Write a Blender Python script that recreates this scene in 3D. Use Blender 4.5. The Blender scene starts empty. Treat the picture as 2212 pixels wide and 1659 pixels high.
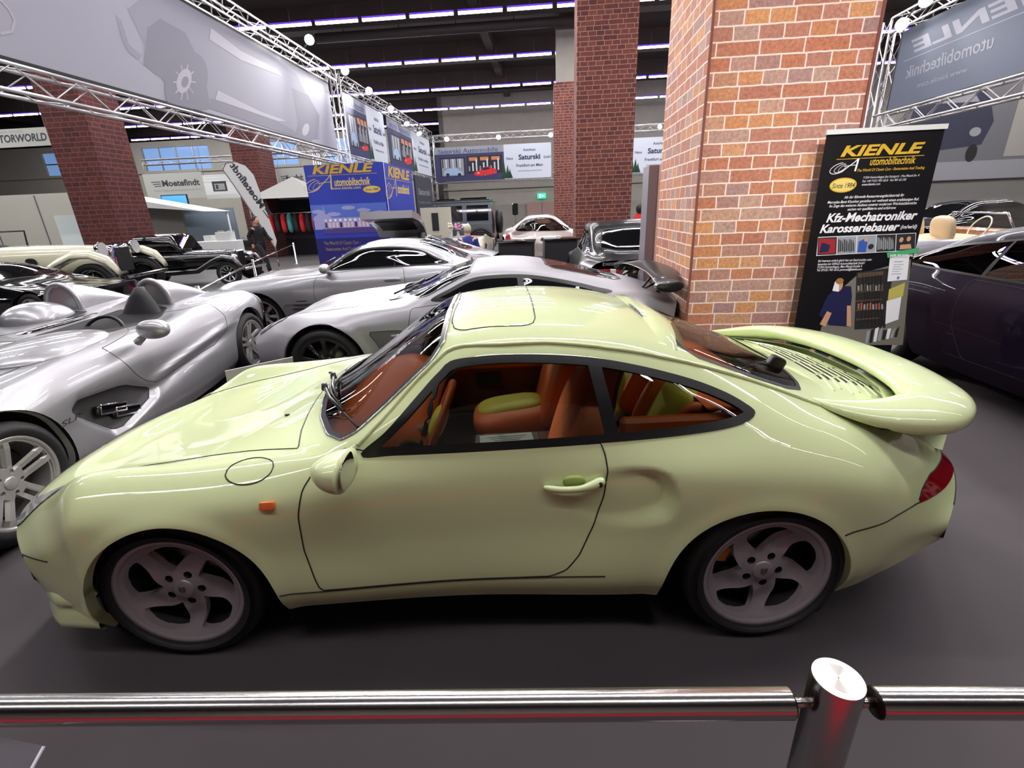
import bpy, math, random
import numpy as np
from mathutils import Vector, Matrix
SC = bpy.context.scene
COL = SC.collection
random.seed(7)
PI = math.pi

# ------------------------------------------------------------------ camera
CAM = np.array([1.2948, -2.3053, 1.6707])
FPX, YAW, PITCH, ROLL = 1031.29, 0.0193, 0.3494, -0.0393
_f = Vector((math.sin(YAW) * math.cos(PITCH), math.cos(YAW) * math.cos(PITCH), -math.sin(PITCH)))
_r = Vector((math.cos(YAW), -math.sin(YAW), 0))
_u = _r.cross(_f)
_r2 = _r * math.cos(ROLL) + _u * math.sin(ROLL)
_u2 = _u * math.cos(ROLL) - _r * math.sin(ROLL)
cam_d = bpy.data.cameras.new('camera')
cam_d.sensor_width = 36.0
cam_d.lens = FPX / 2212 * 36.0
cam_d.clip_start = 0.05
cam_d.clip_end = 300
cam = bpy.data.objects.new('camera', cam_d)
M = Matrix((( _r2.x, _u2.x, -_f.x, CAM[0]), (_r2.y, _u2.y, -_f.y, CAM[1]), (_r2.z, _u2.z, -_f.z, CAM[2]), (0, 0, 0, 1)))
cam.matrix_world = M
COL.objects.link(cam)
SC.camera = cam

# ------------------------------------------------------------------ world, exposure
SC.view_settings.view_transform = 'Standard'
SC.view_settings.look = 'None'
SC.view_settings.gamma = 1.0
SC.view_settings.use_curve_mapping = False
SC.view_settings.exposure = 0.1
SC.cycles.max_bounces = 6
SC.cycles.use_adaptive_sampling = True
SC.cycles.adaptive_threshold = 0.06
SC.cycles.diffuse_bounces = 2
SC.cycles.glossy_bounces = 3
SC.cycles.transmission_bounces = 5
SC.cycles.transparent_max_bounces = 8
SC.cycles.caustics_reflective = False
SC.cycles.caustics_refractive = False
SC.cycles.sample_clamp_indirect = 6.0
SC.cycles.use_denoising = True
wd = bpy.data.worlds.new('world')
SC.world = wd
wd.use_nodes = True
wd.node_tree.nodes['Background'].inputs[0].default_value = (0.75, 0.78, 0.9, 1)
wd.node_tree.nodes['Background'].inputs[1].default_value = 0.05

# hall frame: u to the right along the light rows, v into the hall
HA = math.radians(-6.0)
HU = (math.cos(HA), math.sin(HA))
HV = (-math.sin(HA), math.cos(HA))
def hall(u, v, z=0.0):
    return (u * HU[0] + v * HV[0], u * HU[1] + v * HV[1], z)

def area_light(name, loc, sx, sy, power, color=(1, 1, 1), rot=(0, 0, 0)):
    l = bpy.data.lights.new(name, 'AREA')
    l.shape = 'RECTANGLE'; l.size = sx; l.size_y = sy; l.energy = power; l.color = color
    o = bpy.data.objects.new(name, l); COL.objects.link(o)
    o.location = loc; o.rotation_euler = rot
    return o
LAMP_Z = 7.6
STRIP_ROWS = [15.9 + 4.85 * k for k in range(-5, 5)]      # v of the rows of tubes
for i, v in enumerate([r for r in STRIP_ROWS if r > -4][:7]):
    for u in ((-8.0, 4.0) if v < 6 else (-20.0, -8.0, 4.0, 15.0) if v < 27 else (-20.0, -8.0)):
        area_light('row_light', hall(u, v + 0.22, LAMP_Z - 0.02), 11.0, 0.10, 420 if v > 0 else 150, (1.0, 0.97, 0.98), (0, 0, HA))  # lights along the tube rows; the outermost are added to lighten the side walls

# ------------------------------------------------------------------ materials
MATS = {}
def srgb(c):
    return tuple(((x / 255) / 12.92 if x / 255 <= 0.04045 else ((x / 255 + 0.055) / 1.055) ** 2.4) for x in c)
def mat(name, rgb, rough=0.5, metal=0.0, coat=0.0, coat_rough=0.03, emit=None, estr=0.0, trans=0.0, alpha=1.0, ior=1.5, noise=0.0, nscale=20, bump=0.0, spec=0.5, flake=False):
    if name in MATS: return MATS[name]
    m = bpy.data.materials.new(name); m.use_nodes = True
    nt = m.node_tree; b = nt.nodes['Principled BSDF']
    c = srgb(rgb)
    b.inputs['Base Color'].default_value = (*c, 1)
    b.inputs['Roughness'].default_value = rough
    b.inputs['Metallic'].default_value = metal
    b.inputs['Coat Weight'].default_value = coat
    b.inputs['Coat Roughness'].default_value = coat_rough
    b.inputs['Transmission Weight'].default_value = trans
    b.inputs['Alpha'].default_value = alpha
    b.inputs['IOR'].default_value = ior
    b.inputs['Specular IOR Level'].default_value = spec
    if emit is not None:
        b.inputs['Emission Color'].default_value = (*srgb(emit), 1)
        b.inputs['Emission Strength'].default_value = estr
    if noise > 0 or bump > 0 or flake:
        tc = nt.nodes.new('ShaderNodeTexCoord')
        n = nt.nodes.new('ShaderNodeTexNoise'); n.inputs['Scale'].default_value = nscale; n.inputs['Detail'].default_value = 5
        nt.links.new(tc.outputs['Object'], n.inputs['Vector'])
        if noise > 0 or flake:
            r = nt.nodes.new('ShaderNodeValToRGB')
            k = noise if noise > 0 else 0.12
            r.color_ramp.elements[0].position = 0.3; r.color_ramp.elements[1].position = 0.7
            r.color_ramp.elements[0].color = tuple(x * (1 - k) for x in c) + (1,)
            r.color_ramp.elements[1].color = tuple(min(1, x * (1 + k)) for x in c) + (1,)
            nt.links.new(n.outputs['Fac'], r.inputs['Fac']); nt.links.new(r.outputs['Color'], b.inputs['Base Color'])
        if bump > 0:
            bp = nt.nodes.new('ShaderNodeBump'); bp.inputs['Strength'].default_value = bump; bp.inputs['Distance'].default_value = 0.01
            nt.links.new(n.outputs['Fac'], bp.inputs['Height']); nt.links.new(bp.outputs['Normal'], b.inputs['Normal'])
    if estr and estr < 10: m.cycles.emission_sampling = 'NONE'
    MATS[name] = m
    return m
def glass(name, tint, mixw=0.12, rough=0.0):
    """thin pane: tinted see-through with a mirror reflection"""
    if name in MATS: return MATS[name]
    m = bpy.data.materials.new(name); m.use_nodes = True
    nt = m.node_tree; nt.nodes.clear()
    out = nt.nodes.new('ShaderNodeOutputMaterial'); mx = nt.nodes.new('ShaderNodeMixShader')
    t = nt.nodes.new('ShaderNodeBsdfTransparent'); g = nt.nodes.new('ShaderNodeBsdfGlossy')
    t.inputs[0].default_value = (*srgb(tint), 1); g.inputs['Roughness'].default_value = rough
    lw = nt.nodes.new('ShaderNodeFresnel'); lw.inputs['IOR'].default_value = 1.5
    ma = nt.nodes.new('ShaderNodeMath'); ma.operation = 'MULTIPLY_ADD'; ma.inputs[1].default_value = 1.0; ma.inputs[2].default_value = mixw
    nt.links.new(lw.outputs[0], ma.inputs[0]); nt.links.new(ma.outputs[0], mx.inputs[0])
    nt.links.new(t.outputs[0], mx.inputs[1]); nt.links.new(g.outputs[0], mx.inputs[2]); nt.links.new(mx.outputs[0], out.inputs[0])
    MATS[name] = m
    return m

# ------------------------------------------------------------------ object helpers
def tag(o, label=None, cat=None, group=None, kind=None):
    if label: o['label'] = label
    if cat: o['category'] = cat
    if group: o['group'] = group
    if kind: o['kind'] = kind
    return o
def thing(name, label, cat, loc=(0, 0, 0), rz=0.0, group=None):
    o = bpy.data.objects.new(name, None); COL.objects.link(o)
    o.location = loc; o.rotation_euler = (0, 0, rz); o.empty_display_size = 0.1
    return tag(o, label, cat, group)
KIDS = {}
def link_mesh(name, me, parent=None):
    o = bpy.data.objects.new(name, me); COL.objects.link(o)
    if parent is not None:
        o.parent = parent
        KIDS.setdefault(parent.name, []).append(o)
    return o
def copy_tree(o, parent=None):
    c = o.copy(); COL.objects.link(c); c.parent = parent
    if parent is not None: KIDS.setdefault(parent.name, []).append(c)
    for ch in list(KIDS.get(o.name, [])): copy_tree(ch, c)
    return c

_TXT = {}
def text_tris(s, bold=0.0, shear=0.0):
    key = (s, bold, shear)
    if key in _TXT: return _TXT[key]
    cu = bpy.data.curves.new('t', 'FONT'); cu.body = s; cu.size = 1.0; cu.offset = bold; cu.shear = shear; cu.resolution_u = 3
    o = bpy.data.objects.new('t', cu); COL.objects.link(o)
    me = bpy.data.meshes.new_from_object(o)
    vs = [(v.co.x, v.co.y) for v in me.vertices]; fs = [tuple(p.vertices) for p in me.polygons]
    bpy.data.objects.remove(o); bpy.data.meshes.remove(me); bpy.data.curves.remove(cu)
    _TXT[key] = (vs, fs)
    return _TXT[key]

class MB:
    def __init__(s): s.v = []; s.f = []; s.m = []; s.sm = []
    def add(s, vs, fs, m=0, smooth=False):
        b = len(s.v); s.v.extend([tuple(map(float, v)) for v in vs])
        for f in fs:
            s.f.append(tuple(b + i for i in f)); s.m.append(m); s.sm.append(smooth)
        return s
    def box(s, c, d, m=0, rz=0.0, R=None, bev=0.0):
        x, y, z = d[0] / 2, d[1] / 2, d[2] / 2
        if bev > 0:
            b = min(bev, x * .9, y * .9, z * .9); vs = []; fs = []
            for sx in (-1, 1):
                for sy in (-1, 1):
                    for sz in (-1, 1):
                        vs += [(sx * x, sy * (y - b), sz * (z - b)), (sx * (x - b), sy * y, sz * (z - b)), (sx * (x - b), sy * (y - b), sz * z)]
            def I(sx, sy, sz, k): return 3 * ((sx > 0) * 4 + (sy > 0) * 2 + (sz > 0)) + k
            for a in (-1, 1):
                fs.append((I(a, -1, -1, 0), I(a, 1, -1, 0), I(a, 1, 1, 0), I(a, -1, 1, 0)))
                fs.append((I(-1, a, -1, 1), I(1, a, -1, 1), I(1, a, 1, 1), I(-1, a, 1, 1)))
                fs.append((I(-1, -1, a, 2), I(1, -1, a, 2), I(1, 1, a, 2), I(-1, 1, a, 2)))
                for c2 in (-1, 1):
                    fs.append((I(a, c2, -1, 0), I(a, c2, 1, 0), I(a, c2, 1, 1), I(a, c2, -1, 1)))
                    fs.append((I(a, -1, c2, 0), I(a, 1, c2, 0), I(a, 1, c2, 2), I(a, -1, c2, 2)))
                    fs.append((I(-1, a, c2, 1), I(1, a, c2, 1), I(1, a, c2, 2), I(-1, a, c2, 2)))
                    for c3 in (-1, 1): fs.append((I(a, c2, c3, 0), I(a, c2, c3, 1), I(a, c2, c3, 2)))
        else:
            vs = [(a, b_, c_) for a in (-x, x) for b_ in (-y, y) for c_ in (-z, z)]
            fs = [(0, 1, 3, 2), (4, 6, 7, 5), (0, 4, 5, 1), (2, 3, 7, 6), (0, 2, 6, 4), (1, 5, 7, 3)]
        cr, sr = math.cos(rz), math.sin(rz)
        o = []
        for v in vs:
            if R is not None: v = R @ Vector(v)
            o.append((c[0] + v[0] * cr - v[1] * sr, c[1] + v[0] * sr + v[1] * cr, c[2] + v[2]))
        return s.add(o, fs, m)
    def tube(s, pts, r, m=0, n=8, cap=True, closed=False):
        P = [Vector(p) for p in pts]; N = len(P); vs = []; fs = []
        rr = r if hasattr(r, '__len__') else [r] * N
        prev = None
        for i in range(N):
            a = P[(i - 1) % N] if (i > 0 or closed) else P[i]; b = P[(i + 1) % N] if (i < N - 1 or closed) else P[i]
            t = (b - a)
            t = t.normalized() if t.length > 1e-9 else Vector((0, 0, 1))
            if prev is None:
                ref = Vector((0, 0, 1)) if abs(t.z) < .9 else Vector((1, 0, 0))
                n1 = t.cross(ref).normalized()
            else:
                n1 = (prev - t * prev.dot(t))
                n1 = n1.normalized() if n1.length > 1e-6 else t.orthogonal().normalized()
            prev = n1; n2 = t.cross(n1)
            for k in range(n):
                a_ = 2 * PI * k / n; vs.append(P[i] + (n1 * math.cos(a_) + n2 * math.sin(a_)) * rr[i])
        for i in range(N if closed else N - 1):
            j = (i + 1) % N
            for k in range(n): fs.append((i * n + k, i * n + (k + 1) % n, j * n + (k + 1) % n, j * n + k))
        if cap and not closed:
            s.add(vs, fs, m, True)
            b = len(s.v) - len(vs)
            s.f.append(tuple(b + k for k in range(n))[::-1]); s.m.append(m); s.sm.append(False)
            s.f.append(tuple(b + (N - 1) * n + k for k in range(n))); s.m.append(m); s.sm.append(False)
            return s
        return s.add(vs, fs, m, True)
    def lathe(s, prof, c=(0, 0, 0), axis='z', n=32, m=0, smooth=True, a0=0, a1=2 * PI):
        full = abs(a1 - a0 - 2 * PI) < 1e-6; K = n if full else n + 1; vs = []; fs = []; L = len(prof)
        for i in range(K):
            a = a0 + (a1 - a0) * i / n; ca, sa = math.cos(a), math.sin(a)
            for r, h in prof:
                if axis == 'z': v = (r * ca, r * sa, h)
                elif axis == 'y': v = (r * ca, h, r * sa)
                else: v = (h, r * ca, r * sa)
                vs.append((c[0] + v[0], c[1] + v[1], c[2] + v[2]))
        for i in range(n):
            j = (i + 1) % K
            for k in range(L - 1): fs.append((i * L + k, j * L + k, j * L + k + 1, i * L + k + 1))
        return s.add(vs, fs, m, smooth)
    def prism(s, pts, o, ux, uy, th, m=0, mside=None):
        """flat polygon pts in frame (o,ux,uy) with thickness th along ux x uy"""
        O, X, Y = Vector(o), Vector(ux), Vector(uy); Z = X.cross(Y).normalized(); n = len(pts)
        a = [O + X * p[0] + Y * p[1] for p in pts]; b = [q - Z * th for q in a]
        s.add(a, [tuple(range(n))], m)
        if th:
            s.add(b, [tuple(range(n))[::-1]], m if mside is None else mside)
            s.add(a + b, [(i, i + n, (i + 1) % n + n, (i + 1) % n) for i in range(n)], m if mside is None else mside)
        return s
    def flat(s, pts, fr, m, lift=0.001):
        o, X, Y = fr; Z = Vector(X).cross(Vector(Y)).normalized() * lift
        return s.add([Vector(o) + Vector(X) * p[0] + Vector(Y) * p[1] + Z for p in pts], [tuple(range(len(pts)))], m)
    def rect(s, x0, y0, x1, y1, fr, m, lift=0.001): return s.flat([(x0, y0), (x1, y0), (x1, y1), (x0, y1)], fr, m, lift)
    def ell(s, cx, cy, rx, ry, fr, m, lift=0.001, n=24, a0=0, a1=2 * PI):
        return s.flat([(cx + rx * math.cos(a0 + (a1 - a0) * i / n), cy + ry * math.sin(a0 + (a1 - a0) * i / n)) for i in range(n)], fr, m, lift)
    def text(s, t, x, y, h, fr, m, w=None, align='l', bold=0.0, shear=0.0, lift=0.002, mirror=False):
        """text with cap height h at (x,y); w squeezes or stretches to a width"""
        vs, fs = text_tris(t, bold, shear)
        if not vs: return s
        xs = [v[0] for v in vs]; x0, x1 = min(xs), max(xs); k = h / 0.73
        sx = k if w is None else w / max(1e-6, (x1 - x0)); W = (x1 - x0) * sx
        ox = x - (W / 2 if align == 'c' else W if align == 'r' else 0)
        o, X, Y = fr; X = Vector(X); Y = Vector(Y); Z = X.cross(Y).normalized() * lift; o = Vector(o)
        q = []
        for v in vs:
            px = ox + (v[0] - x0) * sx
            if mirror: px = 2 * ox + W - px
            q.append(o + X * px + Y * (y + v[1] * k) + Z)
        return s.add(q, fs, m)
    def line(s, pts, wd_, fr, m, lift=0.002):
        for (a, b) in zip(pts[:-1], pts[1:]):
            d = Vector((b[0] - a[0], b[1] - a[1])); L = d.length
            if L < 1e-6: continue
            n_ = Vector((-d.y, d.x)) / L * wd_ / 2
            s.flat([(a[0] + n_.x, a[1] + n_.y), (a[0] - n_.x, a[1] - n_.y), (b[0] - n_.x, b[1] - n_.y), (b[0] + n_.x, b[1] + n_.y)], fr, m, lift)
        return s
    def mesh(s, name, mats):
        me = bpy.data.meshes.new(name); me.from_pydata(s.v, [], s.f)
        for mm in (mats if isinstance(mats, (list, tuple)) else [mats]): me.materials.append(mm)
        me.polygons.foreach_set('material_index', s.m); me.polygons.foreach_set('use_smooth', s.sm)
        me.update()
        return me
    def build(s, name, mats, parent=None): return link_mesh(name, s.mesh(name, mats), parent)

# ------------------------------------------------------------------ smooth surfaces that can be cut along curves
def interp(knots, xs):
    k = np.array(knots, float); x, y = k[:, 0], k[:, 1]
    h = np.diff(x); d = np.diff(y) / h; m = np.zeros_like(y)
    m[1:-1] = (d[:-1] * h[1:] + d[1:] * h[:-1]) / (h[:-1] + h[1:])
    m[0] = d[0]; m[-1] = d[-1]
    i = np.clip(np.searchsorted(x, xs) - 1, 0, len(h) - 1); t = np.clip((xs - x[i]) / h[i], 0, 1); H = h[i]
    return ((2 * t**3 - 3 * t**2 + 1) * y[i] + (t**3 - 2 * t**2 + t) * H * m[i] + (-2 * t**3 + 3 * t**2) * y[i + 1] + (t**3 - t**2) * H * m[i + 1])
class Surf:
    def __init__(s, V, N, F): s.V, s.N, s.F = V, N, F
    def cut(s, val):
        """-> (part where val > 0, part where val < 0)"""
        s_ = np.array(val(s.V) if callable(val) else val, float); s_[np.abs(s_) < 1e-6] = 1e-6
        pos = s_ > 0
        if pos.all(): return s, Surf(s.V[:0], s.N[:0], [])
        if not pos.any(): return Surf(s.V[:0], s.N[:0], []), s
        newv, newn, key = [], [], {}; n0 = len(s.V); A, B = [], []
        pl = pos.tolist(); sl = s_.tolist()
        for f in s.F:
            k = sum(pl[i] for i in f)
            if k == len(f): A.append(f); continue
            if k == 0: B.append(f); continue
            a, b = [], []
            for i, j in zip(f, f[1:] + f[:1]):
                (a if pl[i] else b).append(i)
                if pl[i] != pl[j]:
                    kk = (i, j) if i < j else (j, i)
                    if kk not in key:
                        t = sl[kk[0]] / (sl[kk[0]] - sl[kk[1]])
                        newv.append(s.V[kk[0]] * (1 - t) + s.V[kk[1]] * t); newn.append(s.N[kk[0]] * (1 - t) + s.N[kk[1]] * t)
                        key[kk] = n0 + len(newv) - 1
                    a.append(key[kk]); b.append(key[kk])
            if len(a) > 2: A.append(tuple(a))
            if len(b) > 2: B.append(tuple(b))
        V = np.vstack([s.V, newv]) if newv else s.V; N = np.vstack([s.N, newn]) if newn else s.N
        return Surf(V, N, A).compact(), Surf(V, N, B).compact()
    def compact(s):
        if not s.F: return Surf(s.V[:0], s.N[:0], [])
        u = np.unique(np.concatenate([np.array(f) for f in s.F])); mp = np.full(len(s.V), -1); mp[u] = np.arange(len(u)); ml = mp.tolist()
        return Surf(s.V[u], s.N[u], [tuple(ml[i] for i in f) for f in s.F])
    def mirrored(s): return Surf(s.V * [1, -1, 1], s.N * [1, -1, 1], [f[::-1] for f in s.F])
    def join(s, o): n = len(s.V); return Surf(np.vstack([s.V, o.V]), np.vstack([s.N, o.N]), s.F + [tuple(i + n for i in f) for f in o.F])
    def both(s): return s.join(s.mirrored())
    def offset(s, d): return Surf(s.V + s.N * d, s.N, s.F)
    def border(s):
        e = {}
        for f in s.F:
            for i, j in zip(f, f[1:] + f[:1]): e[(i, j)] = 1
        return [(i, j) for (i, j) in e if (j, i) not in e]
    def loops(s):
        nx = {}
        for i, j in s.border(): nx.setdefault(i, []).append(j)
        out = []
        while nx:
            i = next(iter(nx)); L = [i]
            while i in nx:
                j = nx[i].pop()
                if not nx[i]: del nx[i]
                L.append(j); i = j
                if j == L[0]: break
            out.append(L)
        return out
    def lip(s, d, test=None):
        """extrude the border inwards (against the normal, or by vector d)"""
        E = [(i, j) for i, j in s.border() if test is None or (test(s.V[i]) and test(s.V[j]))]
        if not E: return s
        u = sorted({i for e in E for i in e}); mp = {i: len(s.V) + k for k, i in enumerate(u)}
        dv = -s.N[u] * d if np.isscalar(d) else np.array([d] * len(u))
        dn = dv / (np.linalg.norm(dv, axis=1, keepdims=True) + 1e-9)
        V = np.vstack([s.V, s.V[u] + dv]); N = np.vstack([s.N, s.N[u]])
        return Surf(V, N, s.F + [(j, i, mp[i], mp[j]) for i, j in E])
    def mesh(s, name, m):
        me = bpy.data.meshes.new(name); me.from_pydata(s.V.tolist(), [], s.F); me.materials.append(m)
        me.polygons.foreach_set('use_smooth', [True] * len(me.polygons)); me.update()
        nn = s.N / (np.linalg.norm(s.N, axis=1, keepdims=True) + 1e-12)
        if len(me.vertices) == len(nn):
            try: me.normals_split_custom_set_from_vertices(nn.tolist())
            except Exception: pass
        return me
    def build(s, name, m, parent=None):
        if not s.F: return None
        return link_mesh(name, s.mesh(name, m), parent)
def grid_surf(P):
    """P: (a,b,3) grid -> Surf, with normals from the grid"""
    a, b, _ = P.shape
    du = np.gradient(P, axis=0); dv = np.gradient(P, axis=1); N = np.cross(du, dv)
    ln = np.linalg.norm(N, axis=2, keepdims=True); N = N / np.maximum(ln, 1e-9)
    F = [(i * b + j, (i + 1) * b + j, (i + 1) * b + j + 1, i * b + j + 1) for i in range(a - 1) for j in range(b - 1)]
    return Surf(P.reshape(-1, 3).copy(), N.reshape(-1, 3).copy(), F)
def spline2(pts, closed=True, n=8):
    P = np.array(pts, float); N = len(P); out = []
    for i in range(N if closed else N - 1):
        p0, p1, p2, p3 = (P[(i - 1) % N] if closed or i > 0 else P[i]), P[i], P[(i + 1) % N], (P[(i + 2) % N] if closed or i < N - 2 else P[(i + 1) % N])
        for k in range(n):
            t = k / n
            out.append(0.5 * ((2 * p1) + (-p0 + p2) * t + (2 * p0 - 5 * p1 + 4 * p2 - p3) * t * t + (-p0 + 3 * p1 - 3 * p2 + p3) * t**3))
    if not closed: out.append(P[-1])
    return np.array(out)
def sdf(poly, a, b, smooth=True):
    """signed distance of points (a,b) to a closed outline, positive inside"""
    Q = spline2(poly) if smooth else np.array(poly, float)
    R = np.roll(Q, -1, 0); best = np.full(len(a), 1e9); ins = np.zeros(len(a), bool)
    for (x0, y0), (x1, y1) in zip(Q, R):
        dx, dy = x1 - x0, y1 - y0; L = dx * dx + dy * dy + 1e-12
        t = np.clip(((a - x0) * dx + (b - y0) * dy) / L, 0, 1)
        best = np.minimum(best, (a - x0 - t * dx)**2 + (b - y0 - t * dy)**2)
        c = (y0 > b) != (y1 > b)
        with np.errstate(divide='ignore', invalid='ignore'):
            ins ^= c & (a < (x1 - x0) * (b - y0) / (y1 - y0 + 1e-15) + x0)
    return np.where(ins, 1, -1) * np.sqrt(best)
def side(poly, smooth=True, wmin=0.0):
    def f(V):
        r = sdf(poly, V[:, 0], V[:, 2], smooth)
        return np.where(-V[:, 1] > wmin, r, -np.maximum(np.abs(r), .01)) if wmin > 0 else r
    return f
def plan(poly, smooth=True, zmin=0.0):
    return lambda V: np.where(V[:, 2] > zmin, sdf(poly, V[:, 0], -V[:, 1], smooth), -1.0)
def pillow(b, c, d, m=0, R=None, e=2.6, n=16, rz=0.0):
    """soft cushion: superellipsoid with centre c and size d"""
    def pw(v, k): return math.copysign(abs(v)**k, v)
    vs, fs = [], []; k = 2.0 / e; cr, sr = math.cos(rz), math.sin(rz)
    for i in range(n + 1):
        ph = -PI / 2 + PI * i / n
        for j in range(2 * n):
            th = PI * j / n
            v = Vector((pw(math.cos(ph), k) * pw(math.cos(th), k) * d[0] / 2, pw(math.cos(ph), k) * pw(math.sin(th), k) * d[1] / 2, pw(math.sin(ph), k) * d[2] / 2))
            if R is not None: v = R @ v
            vs.append((c[0] + v.x * cr - v.y * sr, c[1] + v.x * sr + v.y * cr, c[2] + v.z))
    for i in range(n):
        for j in range(2 * n):
            j2 = (j + 1) % (2 * n); fs.append((i * 2 * n + j, i * 2 * n + j2, (i + 1) * 2 * n + j2, (i + 1) * 2 * n + j))
    return b.add(vs, fs, m, True)
def RY(a): return Matrix.Rotation(a, 3, 'Y')
def RX(a): return Matrix.Rotation(a, 3, 'X')
def RZ(a): return Matrix.Rotation(a, 3, 'Z')
def loft(b, secs, m=0, closed=True, smooth=True, caps=True):
    """secs: list of equally long point rings"""
    L = len(secs[0]); vs = [p for s_ in secs for p in s_]; fs = []
    for i in range(len(secs) - 1):
        for k in range(L if closed else L - 1):
            k2 = (k + 1) % L; fs.append((i * L + k, i * L + k2, (i + 1) * L + k2, (i + 1) * L + k))
    if caps and closed:
        fs.append(tuple(range(L))[::-1]); fs.append(tuple((len(secs) - 1) * L + k for k in range(L)))
    return b.add(vs, fs, m, smooth)
# ------------------------------------------------------------------ shared materials
BLACK = mat('black_rubber', (16, 16, 17), 0.55)
TRIM = mat('black_trim', (14, 14, 15), 0.42, spec=.35)
TYRE = mat('tyre_rubber', (20, 19, 20), 0.62, bump=0.15, nscale=60)
WELL = mat('wheel_well', (8, 8, 8), 0.9)
SEAM = mat('panel_gap', (24, 28, 16), 0.6)
SEAMK = mat('dark_panel_gap', (20, 20, 22), 0.6)
CHROME = mat('chrome', (215, 215, 220), 0.08, metal=1.0)
STEEL = mat('brushed_steel', (175, 173, 172), 0.24, metal=1.0, noise=0.05, nscale=90)
DISC = mat('brake_disc', (95, 92, 90), 0.35, metal=1.0)
RIMS = mat('silver_rim_enamel', (196, 194, 192), .26, metal=.6)
SILVER = mat('silver_paint', (166, 166, 170), 0.34, metal=0.55, coat=1.0)
SILVER2 = mat('bright_silver_paint', (190, 191, 195), 0.32, metal=0.6, coat=1.0)
MATTE = mat('satin_grey_paint', (152, 151, 155), 0.42, metal=0.6)
BLACKP = mat('black_paint', (10, 10, 12), 0.12, coat=1.0)
PURPLE = mat('dark_aubergine_paint', (22, 13, 32), 0.6, metal=0.0, coat=.2, spec=.1)
BLACKQ = mat('dark_body_paint', (9, 9, 11), .3, coat=.4, spec=.3)
CREAM = mat('cream_paint', (196, 194, 170), 0.2, coat=0.8)
GREYP = mat('slate_grey_paint', (84, 90, 98), 0.28, metal=0.3, coat=1.0)
CARBON = mat('carbon_fibre', (22, 20, 20), 0.35, coat=.35)
REDL = mat('red_lens', (150, 12, 22), 0.1, coat=1.0)
DREDL = mat('dark_red_lens', (92, 8, 16), 0.1, coat=1.0)
ORANGEL = mat('amber_lens', (222, 98, 18), 0.12, coat=1.0)
WHITEL = mat('clear_lens', (205, 205, 205), 0.15, coat=1.0)
DGLASS = mat('dark_window_glass', (16, 18, 20), 0.03, coat=1.0)
GLS = glass('window_glass', (212, 216, 206), 0.02)
SMOKE = glass('smoked_glass', (96, 102, 100), 0.05)

# ------------------------------------------------------------------ from a direction seen in the photo to a point on a plane of the hall
def _ray(px, py): return _f + _r2 * ((px - 1106) / FPX) - _u2 * ((py - 829.5) / FPX)
CU = CAM[0] * HU[0] + CAM[1] * HU[1]; CV = CAM[0] * HV[0] + CAM[1] * HV[1]
def on_v(px, py, v):
    d = _ray(px, py); t = (v - CV) / (d.x * HV[0] + d.y * HV[1]); return (CU + t * (d.x * HU[0] + d.y * HU[1]), v, CAM[2] + t * d.z)
def on_u(px, py, u):
    d = _ray(px, py); t = (u - CU) / (d.x * HU[0] + d.y * HU[1]); return (u, CV + t * (d.x * HV[0] + d.y * HV[1]), CAM[2] + t * d.z)
XU = Vector((HU[0], HU[1], 0)); XV = Vector((HV[0], HV[1], 0)); XZ = Vector((0, 0, 1))

CONC = mat('grey_plaster', (150, 146, 138), .9, noise=.05, nscale=2)
CEILM = mat('ceiling_dark', (52, 45, 42), .9, noise=.1, nscale=.6)
BEAM = mat('ceiling_beam', (66, 57, 52), .85, noise=.1, nscale=.8)
FLOORM = mat('charcoal_carpet', (72, 66, 69), .85, noise=.10, nscale=1.3, bump=.08)
AISLE = mat('aisle_floor', (92, 92, 90), .35, noise=.08, nscale=.5)
REDC = mat('red_carpet', (190, 28, 48), .9)
TUBEM = mat('lamp_tube', (255, 250, 252), .4, emit=(255, 246, 255), estr=14)
VIOL = mat('lamp_housing', (90, 60, 170), .4, emit=(120, 70, 255), estr=.8)  # violet glow put on the housing to imitate the lens colour fringe
ALU = mat('truss_aluminium', (190, 188, 190), .3, metal=.85)
GALV = mat('grey_metal_panel', (120, 114, 122), .45, metal=.4)
WHITEP = mat('white_panel', (214, 216, 214), .6)
CLOTH = mat('banner_back', (96, 98, 104), .8)

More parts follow.
